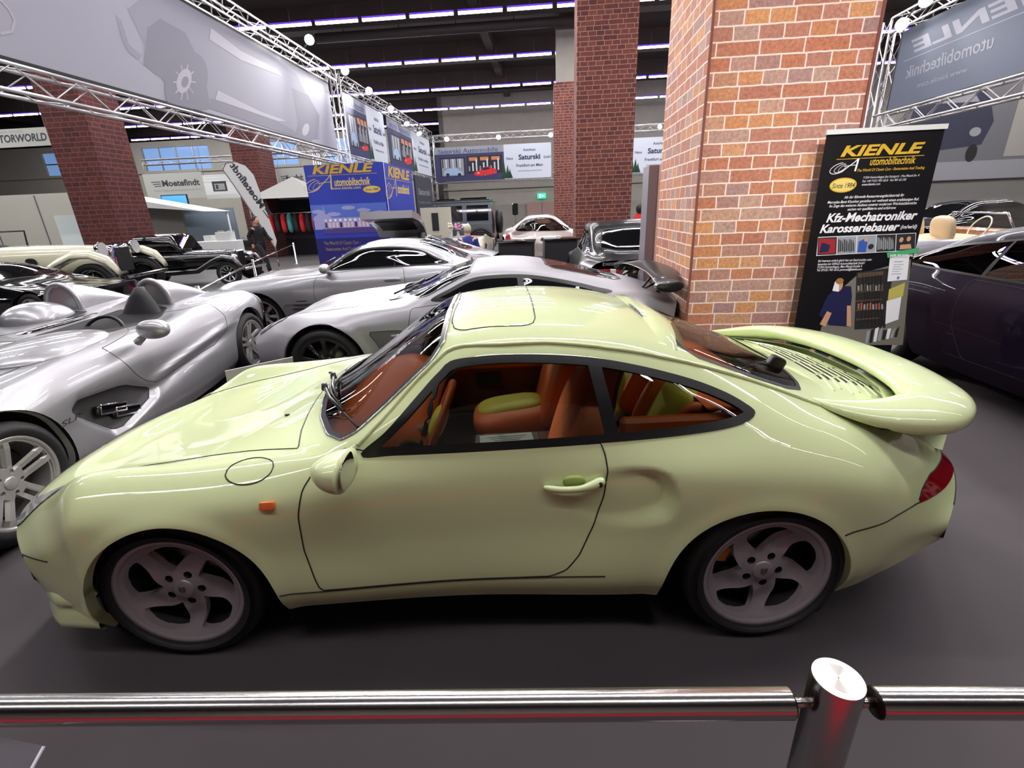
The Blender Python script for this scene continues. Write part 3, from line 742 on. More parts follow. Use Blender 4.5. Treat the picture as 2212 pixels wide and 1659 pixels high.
for k in range(16): b.rect(W0 * (.16 + .05 * k), H0 * .455, W0 * (.19 + .05 * k), H0 * .50, fr, 6 if k % 4 else 1, .009)
for k in range(12): b.rect(W0 * (.16 + .066 * k), H0 * .51, W0 * (.19 + .066 * k), H0 * .53, fr, 8, .009)
b.line([(W0 * .17, H0 * .44), (W0 * .17, H0 * .64)], .02, fr, 3, .009)
logo(b, fr, W0 * .10, H0 * .925, W0 * .80, 4, 5, 5)
b.text('www.kienle.com', W0 * .32, H0 * .785, H0 * .028, fr, 5, w=W0 * .38, shear=.2)
b.ell(W0 * .84, H0 * .775, W0 * .115, H0 * .032, fr, 4, .004); b.ell(W0 * .84, H0 * .775, W0 * .10, H0 * .026, fr, 5, .005); b.text('Since 1984', W0 * .84, H0 * .765, H0 * .022, fr, 1, w=W0 * .17, align='c', bold=.01, shear=.2, lift=.007)
b.text('The World Of Classic Cars -', W0 * .10, H0 * .30, H0 * .032, fr, 5, w=W0 * .50, bold=.008); b.text('Restoration And Trading', W0 * .12, H0 * .245, H0 * .032, fr, 5, w=W0 * .44, bold=.008)
for k in range(10): b.rect(W0 * (.2 + .06 * k), H0 * .12, W0 * (.23 + .06 * k), H0 * (.15 + .03 * (k % 3)), fr, 2, .004)
tag(b.build('stand_wall', BL), 'tall blue stand wall with golden lettering and a building at dusk', 'display wall')
vb = on_u(886, 372, pb_[0])[1]
fr2 = frame(hall(pb_[0] + .02, v0 + .08, 0), XV); W1 = min(max(vb - v0, 2.0), 4.5)
b = MB(); b.prism([(0, 0), (W1, 0), (W1, H0), (0, H0)], fr2[0], XV, XZ, .06, 0)
b.rect(0, 0, W1, H0 * .36, fr2, 1, .002); b.rect(0, H0 * .42, W1, H0 * .56, fr2, 2, .003); b.rect(W1 * .1, H0 * .44, W1, H0 * .52, fr2, 3, .004); logo(b, fr2, W1 * .12, H0 * .89, W1 * .78, 4, 5, 5)
b.rect(0, 0, .05, H0, fr2, 8, .005)
tag(b.build('stand_wall', BL), 'receding blue side wall joined to the blue stand wall', 'display wall')
b = MB(); fr3 = frame(hall(pb_[0] + .06, v0 + W1 + .3, 0), XV); b.prism([(0, 0), (2.4, 0), (2.4, 2.9), (0, 2.9)], fr3[0], XV, XZ, .06, 0); b.text('Saturski', .3, 2.3, .2, fr3, 1, w=1.7, bold=.03); b.text('Frankfurt am Main', .3, 2.0, .1, fr3, 1, w=1.7)
tag(b.build('stand_wall', [mat('stand_charcoal', (40, 44, 56), .6), mat('stand_grey_text', (120, 124, 138), .6)]), 'dark grey stand wall behind the blue side wall', 'display wall')
b = MB(); c_ = at_v(944, 490, 12.75); b.box((c_[0], c_[1], .9), (.9, .12, 1.85), 0, rz=HA); b.box((c_[0] - .03, c_[1] - .07, 1.42), (.2, .01, .5), 1, rz=HA)
tag(b.build('exhibition_board', [mat('panel_cream', (188, 186, 168), .7), INK]), 'cream display panel with a small dark picture, between the open door and the off-roader', 'exhibition board')

# -- roll-up banner in front of the big pillar
pa = Vector(CAM) + 0 * XU
def on_y(px, py, y): d = _ray(px, py); t = (y - CAM[1]) / d.y; return (CAM[0] + t * d.x, y, CAM[2] + t * d.z)
A0 = Vector(on_y(1786, 290, 1.78)); ang = math.radians(-7); RX_ = Vector((math.cos(ang), math.sin(ang), 0))
d_ = _ray(2042, 275); n_ = Vector((-math.sin(ang), math.cos(ang), 0)); t_ = (A0 - Vector(CAM)).dot(n_) / d_.dot(n_); A1 = Vector(CAM) + d_ * t_
Wr = (A1 - A0).dot(RX_); Ht = A0.z; o_ = Vector((A0.x, A0.y, 0)); fr = frame(o_, RX_)
r = thing('roll_up_banner', 'black roll-up banner with gold lettering, photos and a pinned white sheet, before the big pillar', 'banner', (0, 0, 0))
RM = [mat('rollup_black', (12, 12, 16), .35), GOLD, GOLDP, WHT, mat('photo_red', (150, 36, 40), .5), mat('photo_grey', (150, 156, 162), .5), mat('photo_blue', (52, 84, 168), .5), mat('photo_skin', (198, 150, 118), .5), mat('photo_dark', (38, 36, 36), .5), mat('shop_brown', (88, 72, 58), .5), mat('shirt_navy', (24, 28, 70), .5), mat('label_green', (70, 170, 110), .5), mat('shop_grey', (120, 116, 106), .5), mat('photo_yellow', (190, 180, 90), .5), mat('hair_blond', (160, 110, 62), .6), mat('engine_orange', (190, 80, 40), .5)]
b = MB(); b.prism([(0, .08), (Wr, .08), (Wr, Ht), (0, Ht)], o_, RX_, XZ, .004, 0)
def K(x, y): return (x * Wr, y * Ht)
def pxy(px, py):
    d = _ray(px, py); t = (A0 - Vector(CAM)).dot(n_) / d.dot(n_); P_ = Vector(CAM) + d * t; return ((P_ - o_).dot(RX_), P_.z)
k0 = pxy(1815, 338); k1 = pxy(1996, 322)
wl = k1[0] - k0[0]; h_ = pxy(1815, 310)[1] - k0[1]
b.text('KIENLE', k0[0], k0[1], h_ * .82, fr, 1, w=wl, bold=.035, shear=.25)
b.line([(k0[0] - wl * .04, k0[1] - h_ * .22), (k1[0] + wl * .02, k0[1] - h_ * .22)], .004, fr, 1)
swirl(b, fr, pxy(1812, 365)[0], pxy(1812, 362)[1], .115, 3, .004)
b.text('utomobiltechnik', pxy(1878, 357)[0], pxy(1878, 357)[1], h_ * .62, fr, 1, w=pxy(1978, 345)[0] - pxy(1878, 357)[0], bold=.015, shear=.2)
def tx(t, px, py, hp, x1, y1, m, bold=.0, shear=.2):
    a = pxy(px, py); c = pxy(x1, y1); b.text(t, a[0], a[1], pxy(px, py - hp)[1] - a[1], fr, m, w=c[0] - a[0], bold=bold, shear=shear)
tx('The World Of Classic Cars - Restoration And Trading', 1851, 371, 6, 1998, 359, 1, .01)
tx('71254 Heimerdingen (bei Stuttgart) - Max-Planck-Str. 4', 1864, 386, 5, 1986, 376, 3); tx('Tel. +49 7152 / 901 65-0   Fax 901 65-155', 1862, 394, 5, 1958, 385, 3); tx('www.kienle.com', 1861, 401, 5, 1901, 397, 3, .01)
e0 = pxy(1821, 400); b.ell(e0[0], e0[1], .105 * Wr * 1.15, .026 * Ht, fr, 1, .0015); b.ell(e0[0], e0[1], .095 * Wr * 1.15, .022 * Ht, fr, 2, .002); tx('Since 1984', 1796, 407, 11, 1846, 402, 8, .02)
tx('Als der f\u00fchrende Restaurierungsfachbetrieb f\u00fcr', 1823, 429, 6, 1954, 418, 3, .01); tx('Mercedes-Benz Klassiker genie\u00dfen wir weltweit einen erstklassigen Ruf.', 1787, 440, 6, 1985, 428, 3, .01)
tx('Im Zuge des weiteren Ausbaus unserer modernen Werkstattbereiche', 1791, 448, 6, 1980, 437, 3, .01); tx('suchen wir qualifizierte und erfahrene', 1830, 455, 6, 1935, 448, 3, .01)
tx('Kfz-Mechatroniker', 1784, 480, 19, 1982, 463, 3, .03, .25); tx('Karosseriebauer', 1770, 503, 18, 1944, 487, 3, .03, .25); tx('(m/w/d)', 1945, 494, 8, 1980, 491, 3, .02)
def quad(p, m, lift): b.flat([pxy(*q_) for q_ in p], fr, m, lift)
quad([(1763, 553), (1976, 541), (1979, 503), (1767, 512)], 3, .0015)
cols = [4, 5, 6, 8, 8]
for k in range(5):
    x0, x1 = 1765 + 42.4 * k, 1765 + 42.4 * (k + 1) - 1.5; yb0, yt0 = 551.5 - 2.4 * k, 513.5 - 1.9 * k
    quad([(x0, yb0), (x1, yb0 - 2.2), (x1 + 2, yt0 - 1.8), (x0 + 2, yt0)], [8, 5, 5, 8, 8][k], .002)
    if k == 0: quad([(x0 + 2, yb0 - 3), (x1 - 2, yb0 - 4), (x1 - 1, yt0 + 2), (x0 + 4, yt0 + 2)], 4, .0025); quad([(x0 + 4, yb0 - 5), (x0 + 24, yb0 - 8), (x0 + 28, yt0 + 16), (x0 + 10, yt0 + 10)], 10, .003)
    if k in (1, 3):
        for j in range(9): quad([(x0 + 3 + 4 * j, yb0 - 4 - 2 * (j % 3)), (x0 + 5.5 + 4 * j, yb0 - 5), (x0 + 5.5 + 4 * j, yt0 + 6 + 5 * (j % 3)), (x0 + 3 + 4 * j, yt0 + 4)], 8 if k == 1 else 5, .0025)
    if k == 2: quad([(x0 + 2, yb0 - 2), (x0 + 20, yb0 - 2), (x0 + 24, yt0 + 14), (x0 + 18, yt0 + 6), (x0 + 5, yt0 + 12)], 6, .0025); b.ell(*pxy(x0 + 20, yt0 + 8), .012, .016, fr, 7, .003); b.ell(*pxy(x0 + 31, yb0 - 14), .022, .022, fr, 8, .003)
    if k == 4:
        for ox, oy in ((12, 12), (28, 10)): b.ell(*pxy(x0 + ox, yt0 + oy), .016, .020, fr, 7, .003)
        quad([(x0 + 8, yb0 - 3), (x0 + 34, yb0 - 5), (x0 + 32, yb0 - 15), (x0 + 10, yb0 - 13)], 7, .003)
for i, (t, y_) in enumerate((('Bei Interesse einfach gleich hier am Stand melden oder', 566), ('bewerben bei: KIENLE Automobiltechnik GmbH', 573), ('71254 Heimerdingen, Max-Planck-Stra\u00dfe 4', 579.5), ('Tel. 07152 / 901 65-0, personal@kienle.com', 586))): tx(t, 1767 - 1 * i, y_, 5, (1884, 1868, 1862, 1862)[i], y_ - (7, 6, 5.5, 5.5)[i], 3, .01)
# workshop picture with a mechanic in a dark shirt
quad([(1770, 720), (1780, 690), (1800, 650), (1822, 620), (1856, 590), (1900, 580), (1968, 560), (1950, 745), (1860, 745)], 12, .0015)
quad([(1845, 712), (1850, 588), (1930, 578), (1912, 708)], 8, .002); quad([(1852, 600), (1908, 594), (1908, 586), (1853, 590)], 9, .0025)
tx('BOSCH', 1853, 600, 8, 1877, 597, 12, .01, 0)
for j in range(4): quad([(1848, 632 + 20 * j), (1908 - 3 * j, 628 + 20 * j), (1908 - 3 * j, 625 + 20 * j), (1848, 629 + 20 * j)], 9, .0025)
for j in range(9): x_ = 1852 + 6.4 * j; quad([(x_, 628), (x_ + 4, 627.6), (x_ + 4, 618 - 3 * (j % 3)), (x_, 616 - 2 * (j % 2))], (5, 12, 9)[j % 3], .003); quad([(x_, 668), (x_ + 4, 667.6), (x_ + 4, 658 - 3 * ((j + 1) % 3)), (x_, 656)], (12, 15, 5)[j % 3], .003)
for j in range(7): b.line([pxy(1862 + 7 * j, 590), pxy(1868 + 5 * j, 640), pxy(1858 + 8 * j, 700)], .003, fr, 0, .0034)
quad([(1915, 650), (1947, 640), (1940, 690), (1912, 700)], 3, .0025); quad([(1920, 625), (1955, 610), (1950, 640), (1917, 650)], 13, .0025)
quad([(1775, 718), (1930, 712), (1940, 745), (1860, 745)], 12, .003)
for j in range(8): quad([(1868 + 9 * j, 742 - 2 * j), (1874 + 9 * j, 742 - 2 * j), (1880 + 9 * j, 712 - 3 * (j % 4)), (1872 + 9 * j, 716 - 3 * (j % 3))], (5, 8, 3)[j % 3], .0035)
quad([(1832, 705), (1840, 640), (1838, 618), (1812, 618), (1786, 640), (1768, 680), (1790, 702)], 10, .004)
b.ell(*pxy(1812, 617), .030, .048, fr, 7, .005); b.ell(*pxy(1813, 607), .032, .026, fr, 14, .006); quad([(1797, 628), (1811, 630), (1812, 612), (1803, 608)], 3, .0055)
quad([(1770, 700), (1782, 706), (1796, 676), (1786, 672)], 7, .005); quad([(1828, 704), (1838, 705), (1837, 660), (1829, 660)], 7, .005)
b.build('printed_fabric', RM, r)
b = MB(); b.box(tuple(o_ + RX_ * Wr / 2 + XZ * (Ht + .012)), (Wr + .02, .03, .035), 0, rz=ang); b.build('top_rail', WHITEP, r)
b = MB(); b.box(tuple(o_ + RX_ * Wr / 2 + XZ * .045), (Wr + .06, .22, .09), 0, rz=ang, bev=.02); b.build('base', ALU, r)
b = MB(); b.tube([tuple(o_ + RX_ * Wr / 2 + n_ * .05 + XZ * .08), tuple(o_ + RX_ * Wr / 2 + n_ * .03 + XZ * (Ht - .02))], .012, 0, 8); b.build('support_pole', ALU, r)
b = MB(); ps = [pxy(*q_) for q_ in ((1916, 608), (1958, 604), (1964, 549), (1922, 552))]; O3 = fr[0] - n_ * .006
b.add([O3 + RX_ * x + XZ * y for x, y in ps], [(0, 1, 2, 3)], 0); b.add([O3 + RX_ * x + XZ * y + n_ * .002 for x, y in ps], [(3, 2, 1, 0)], 0)
fr4 = (O3, RX_, XZ)
b.text('Stellenangebot', pxy(1930, 566)[0], pxy(1930, 566)[1], .010, fr4, 1, w=.07); 
for k in range(5): b.rect(pxy(1928, 576)[0], pxy(1928, 572 + 5 * k)[1], pxy(1950, 576)[0] - .02 * (k % 2), pxy(1928, 571 + 5 * k)[1], fr4, 1, .001)
b.ell(*pxy(1939, 600), .010, .014, fr4, 1, .001)
sheet = tag(b.build('pinned_sheet', [WHT, mat('print_blue_grey', (120, 130, 160), .7)]), 'white sheet pinned on the right half of the black roll-up banner', 'paper')
b = MB(); ps = [pxy(*q_) for q_ in ((1916, 557), (1983, 545), (1984, 535), (1914, 546))]; O4 = fr[0] - n_ * .009
b.add([O4 + RX_ * x + XZ * y for x, y in ps], [(0, 1, 2, 3)], 0); b.text('WIR BILDEN AUS!', ps[0][0] + .012, ps[0][1] + .006, .022, (O4, RX_, (XZ + RX_ * .0)), 1, w=(ps[1][0] - ps[0][0]) * .9, bold=.03)
tag(b.build('green_sticker', [mat('label_green', (70, 170, 110), .5), WHT]), 'green apprentices sticker above the sheet on the black roll-up', 'sticker')

# -- exhibitors' banners at the far left
def hang(v, c0, c1, c2, label, art, name='hanging_banner', m0=WHITEP, hz=None):
    """c0 lower left, c1 lower right, c2 upper left in the photo; hangs on a plane of constant v"""
    a, c, e = on_v(*c0, v), on_v(*c1, v), on_v(*c2, v); o_ = hall(a[0], v, a[2]); W, H = c[0] - a[0], e[2] - a[2]
    fr = frame(o_, XU); b = MB(); b.prism([(0, 0), (W, 0), (W, H), (0, H)], o_, XU, XZ, .02, 0); art(b, fr, W, H)
    zt_ = hz if hz else o_[2] + H
    for x in (.1, W - .1): b.tube([Vector(o_) + XU * x + XZ * (H - .01), Vector(o_) + XU * x + XZ * (zt_ - o_[2]) + XV * .12], .012, 2, 5)
    return tag(b.build(name, [m0, mat('banner_ink', (54, 58, 66), .7), mat('banner_grey_ink', (150, 152, 152), .7), mat('hedge_green', (34, 44, 36), .9)]), label, 'banner')
def moete(b, fr, W, H):
    b.text('Moetefindt', W * .30, H * .50, H * .24, fr, 1, w=W * .64, bold=.03)
    for k in range(3): b.rect(W * (.16 - .02 * k), H * (.50 + .08 * k), W * .28, H * (.53 + .08 * k), fr, 1, .002)
    b.text('Reifen, Felgen und Autozubeh\u00f6r vom Profi', W * .14, H * .30, H * .09, fr, 2, w=W * .80)
PALE = mat('banner_pale_grey', (176, 178, 172), .8)
hang(21.76, (322, 432), (447, 428), (318, 376), 'white exhibitor banner right of the dark red pillar', moete, m0=PALE, hz=on_v(310, 352, 22)[2])
hang(21.76, (606, 418), (664, 416), (598, 364), 'white exhibitor banner half hidden by the blue stand wall', moete, m0=PALE, hz=on_v(310, 352, 22)[2])
def motor(b, fr, W, H):
    b.text('MOTORWORLD', W * .10, H * .28, H * .42, fr, 1, w=W * .84, bold=.03, shear=.2); b.text('DER GROSSE', W * .34, H * .78, H * .12, fr, 2, w=W * .3)
hang(13.6, (-40, 322), (126, 342), (-40, 282), 'white banner with dark lettering high at the far left', motor, m0=PALE, hz=8.16)
def pic(b, fr, W, H): b.rect(W * .2, H * .3, W * .55, H * .72, fr, 1, .002); b.rect(W * .25, H * .36, W * .5, H * .62, fr, 2, .003); b.rect(W * .28, H * .40, W * .34, H * .58, fr, 1, .004)
hang(23.3, (448, 430), (535, 426), (445, 378), 'white hanging sign with a small dark picture left of the feather flag', pic, hz=8.16)
# feather flag
r = thing('feather_flag', 'white mirrored feather flag leaning before the small brick pillar', 'flag')
v_ = 15.5; b = MB(); F_ = [(595, 536), (540, 452), (505, 400), (484, 372), (480, 360), (490, 352), (508, 350), (530, 358), (548, 378), (560, 410), (575, 455), (598, 520)]
b.add([at_v(x, y, v_) for x, y in F_], [tuple(range(len(F_)))], 0); b.add([at_v(x, y, v_ + .01) for x, y in F_], [tuple(range(len(F_)))[::-1]], 0)
pa = Vector(at_v(497, 357, v_)); pb_ = Vector(at_v(578, 470, v_)); ux = (pb_ - pa).normalized(); uy = -XV.cross(ux).normalized()
if uy.z > 0: uy = -uy
fr = (pa, ux, -uy); L_ = (pb_ - pa).length
b.text('Moetefindt', L_ * .0, -.02, .26, fr, 1, w=L_ * .82, bold=.03, mirror=True, lift=-.006 if (fr[1].cross(fr[2])).dot(XV) > 0 else .006)
for k in range(3): b.line([(L_ * .86, .02 + .1 * k), (L_ * 1.02, .02 + .1 * k)], .04, fr, 1, -.006 if (fr[1].cross(fr[2])).dot(XV) > 0 else .006)
b.build('flag_cloth', [WHITEP, mat('banner_ink', (54, 58, 66), .7)], r)
b = MB(); b.tube([at_v(600, 560, v_), at_v(595, 536, v_), at_v(540, 452, v_), at_v(505, 400, v_), at_v(481, 366, v_), at_v(488, 352, v_), at_v(508, 349, v_)], .02, 0, 6)
g_ = on_v(600, 560, v_); b.tube([hall(g_[0], v_, 0.01), hall(*g_)], .025, 0, 6); b.build('flag_pole', GALV, r)
def wheel(parent, c, R, rim_r, face, mats, name='wheel', wd=.24, flip=False, caliper=None, disc=True, holes=None, lugs=5, lug_r=.065, lug_a=.44, lug_h=.0125, deep=.0, rz=0, cal_a=2.6, dish=.02, cap_r=.038):
    """wheel at c (hub centre, face plane): axle along y, outside towards -y (or +y if flip)"""
    w = bpy.data.objects.new(name, None); COL.objects.link(w); w.parent = parent; w.location = c
    KIDS.setdefault(parent.name, []).append(w)
    w.rotation_euler = (0, 0, PI if flip else 0)
    w.empty_display_size = .1
    b = MB()
    b.lathe([(rim_r - .012, .012), (rim_r + .004, -.006), (rim_r + .03, -.014), (R - .045, -.014), (R - .018, .0), (R - .004, .018), (R, .04), (R, wd - .04), (R - .02, wd - .005), (rim_r, wd)], axis='y', n=72)
    b.build('tyre', mats.get('tyre', TYRE), w)
    b = MB()
    b.lathe([(rim_r - .028, .04), (rim_r - .024, .012), (rim_r - .012, .0), (rim_r + .002, -.004), (rim_r + .006, .004), (rim_r + .002, .016)], axis='y', n=72)
    b.lathe([(rim_r - .028, .03), (rim_r - .04, .10), (rim_r - .04, wd)], axis='y', n=60, m=1)
    b.build('rim_lip', [mats['rim'], mats.get('barrel', mats['rim'])], w)
    # spoked face: polar sheet with holes
    nr, na = 64, 320; r = np.linspace(.0, rim_r - .02, nr); a = np.linspace(0, 2 * PI, na + 1)
    rr, aa = np.meshgrid(r, a, indexing='ij')
    dep = face(rr, aa)
    P = np.stack([rr * np.sin(aa), dep, rr * np.cos(aa)], -1)
    S = grid_surf(P)
    S.N = np.where((S.N[:, 1:2] > 0), -S.N, S.N)
    S.N[:na + 1] = (0, -1, 0)
    S.F = [f[::-1] for f in S.F]
    if holes is not None:
        rv = np.hypot(S.V[:, 0], S.V[:, 2]); av = np.arctan2(S.V[:, 0], S.V[:, 2])
        S = S.cut(-holes(rv, av))[0]
    if lugs:
        v = S.V; best = np.full(len(v), 1.0)
        for k in range(lugs):
            a_ = 2 * PI * k / lugs + lug_a; best = np.minimum(best, np.hypot(v[:, 0] - lug_r * math.sin(a_), v[:, 2] - lug_r * math.cos(a_)))
        S = S.cut(best - lug_h)[0]
    S = S.lip((0, .028, 0))
    S.build('spokes', mats['rim'], w)
    if lugs:
        for k in range(lugs if lug_h > .013 else 0):
            b = MB(); a_ = 2 * PI * k / lugs + lug_a
            b.lathe([(lug_h, 0), (lug_h, .028), (0, .028)], c=(lug_r * math.sin(a_), float(face(np.array(lug_r), np.array(a_))) + .002, lug_r * math.cos(a_)), axis='y', n=10)
            b.build('lug_recess', mats.get('lug', BLACK), w)
    b = MB(); d0 = float(face(np.array(0.03), np.array(0.)))
    b.lathe([(0, d0 - .006), (cap_r * .8, d0 - .005), (cap_r, d0 - .002), (cap_r + .001, d0 + .01)], axis='y', n=28)
    if 'crest' in mats:
        for sgn in (-1, 1): b.prism([(sgn * .002, -.014), (sgn * .012, -.008), (sgn * .013, .014), (sgn * .002, .014)][::sgn], (0, d0 - .0075, 0), (1, 0, 0), (0, 0, 1), .001, 1)
    b.build('hub_cap', [mats.get('cap', mats['rim']), mats.get('crest', mats['rim'])], w)
    if disc:
        b = MB(); b.lathe([(.06, .10), (rim_r - .07, .10), (rim_r - .07, .12), (.06, .12)], axis='y', n=48); b.lathe([(0, .07), (.065, .07), (.065, .1)], axis='y', n=24); b.build('brake_disc', DISC, w)
    if caliper:
        b = MB(); r0, r1 = rim_r - .115, rim_r - .062; n = 8; pr = []
        for (rad, rng) in ((r1, range(n + 1)), (r0, range(n, -1, -1))):
            for i in rng:
                an = cal_a - .24 + .48 * i / n; pr.append((rad * math.cos(an), rad * math.sin(an)))
        b.prism(pr, (0, .075, 0), (1, 0, 0), (0, 0, 1), .06, 0)
        b.build('brake_caliper', caliper, w)
    b = MB(); b.lathe([(0, wd * .6), (rim_r - .04, wd * .6)], axis='y', n=32); b.build('inner_shield', WELL, w)
    return w

def body_grid(curves, nx=220, ns=12, bend=None, smooth=2.0, endx=None):
    """curves: list of [(x,w,z)...] from sill to centre line"""
    x0, x1 = curves[0][0][0], curves[0][-1][0]
    t = np.linspace(0, 1, nx)
    xs = x0 + (x1 - x0) * (t - .06 * np.sin(2 * PI * t) )      # finer at both ends
    W, Z = [], []
    ker = np.exp(-.5 * (np.arange(-6, 7) / smooth)**2); ker /= ker.sum()
    def sm(a):
        b = np.convolve(np.pad(a, 6, mode='reflect', reflect_type='odd'), ker, 'valid'); return b
    for c in curves:
        c = np.array(c, float)
        W.append(sm(interp(c[:, [0, 1]], xs))); Z.append(sm(interp(c[:, [0, 2]], xs)))
    W[-1] = W[-1] * 0
    C = np.stack([np.array(W), np.array(Z)], -1)               # K,nx,2
    K = len(curves); rows = []
    for i in range(K - 1):
        p0 = C[i - 1] if i > 0 else 2 * C[0] - C[1]
        p1, p2 = C[i], C[i + 1]
        p3 = C[i + 2] if i < K - 2 else C[i] * [-1, 1]         # symmetric past the centre
        for k in range(ns):
            u = k / ns
            # centripetal-ish: limit tangents to the chord
            L = np.linalg.norm(p2 - p1, axis=1, keepdims=True) + 1e-6
            La = np.linalg.norm(p1 - p0, axis=1, keepdims=True) + 1e-6; Lb = np.linalg.norm(p3 - p2, axis=1, keepdims=True) + 1e-6
            m1 = ((p1 - p0) / La * L + (p2 - p1) / L * La) / (La + L) * L
            m2 = ((p2 - p1) / L * Lb + (p3 - p2) / Lb * L) / (L + Lb) * L
            rows.append((2 * u**3 - 3 * u**2 + 1) * p1 + (u**3 - 2 * u**2 + u) * m1 + (-2 * u**3 + 3 * u**2) * p2 + (u**3 - u**2) * m2)
    rows.append(C[-1])
    G = np.stack(rows, 1)                                      # nx, nk, 2
    P = np.zeros(G.shape[:2] + (3,)); P[..., 0] = xs[:, None]; P[..., 1] = -G[..., 0]; P[..., 2] = G[..., 1]
    if bend is not None: P = bend(P)
    return P

def outline_tube(S, r=.0018, test=None):
    """points of the border loops of S, for a seam line"""
    out = []
    for L in S.loops():
        run = []
        for i in L:
            p = S.V[i]
            if abs(p[1]) < 1e-4 or (test is not None and not test(p)):
                if len(run) > 2: out.append(run)
                run = []
            else: run.append(p)
        if len(run) > 2: out.append(run)
    return out
def seam(parts, parent, m, r=.0019, test=None, name='panel_gap', mirror=True, onto=None):
    for S in parts:
        for run in outline_tube(S, r, test):
            q = [run[0]]
            for p in run[1:]:
                if np.linalg.norm(p - q[-1]) > .012: q.append(p)
            if len(q) < 3: continue
            for k in ((1, -1) if mirror else (1,)):
                b = MB(); b.tube([(p[0], k * p[1], p[2]) for p in q], r, 0, 5); b.build(name, m, parent)
def cap_end(P, i, zlow=None):
    """close the nose or tail: rows of quads from the end section down to its lowest point"""
    e = P[i]; z0 = e[0, 2] if zlow is None else zlow; n = 8
    lo = e.copy(); lo[:, 2] = z0
    G = np.stack([lo * (1 - k / n) + e * (k / n) for k in range(n + 1)], 0)
    S = grid_surf(G)
    sx = -1 if i == 0 else 1
    if (S.N[:, 0].mean() * sx) < 0: S.N = -S.N
    return S
def surf_point(P, x, z=None, w=None):
    V = P.reshape(-1, 3)
    d = (V[:, 0] - x)**2 + ((V[:, 2] - z)**2 if z is not None else (V[:, 1] + w)**2)
    return V[np.argmin(d)]
# ================================================================== the pale green coupe
GREEN = mat('pale_lime_paint', (211, 224, 168), 0.45, coat=1.0, coat_rough=0.015, spec=.25)
RIMG = mat('wheel_grey_enamel', (158, 150, 153), 0.38, metal=0.35, coat=0.3)
YCAL = mat('yellow_caliper', (214, 140, 24), 0.4)
ORLEATHER = mat('orange_leather', (224, 108, 52), 0.5, bump=0.1, nscale=80)
YLLEATHER = mat('yellow_leather', (202, 194, 58), 0.5, bump=0.1, nscale=80)
BRLEATHER = mat('brown_leather', (120, 74, 44), 0.55, bump=0.1, nscale=80)
DKCLOTH = mat('dark_headlining', (36, 34, 32), 0.9)
PAPER = mat('white_paper', (226, 234, 230), 0.7)

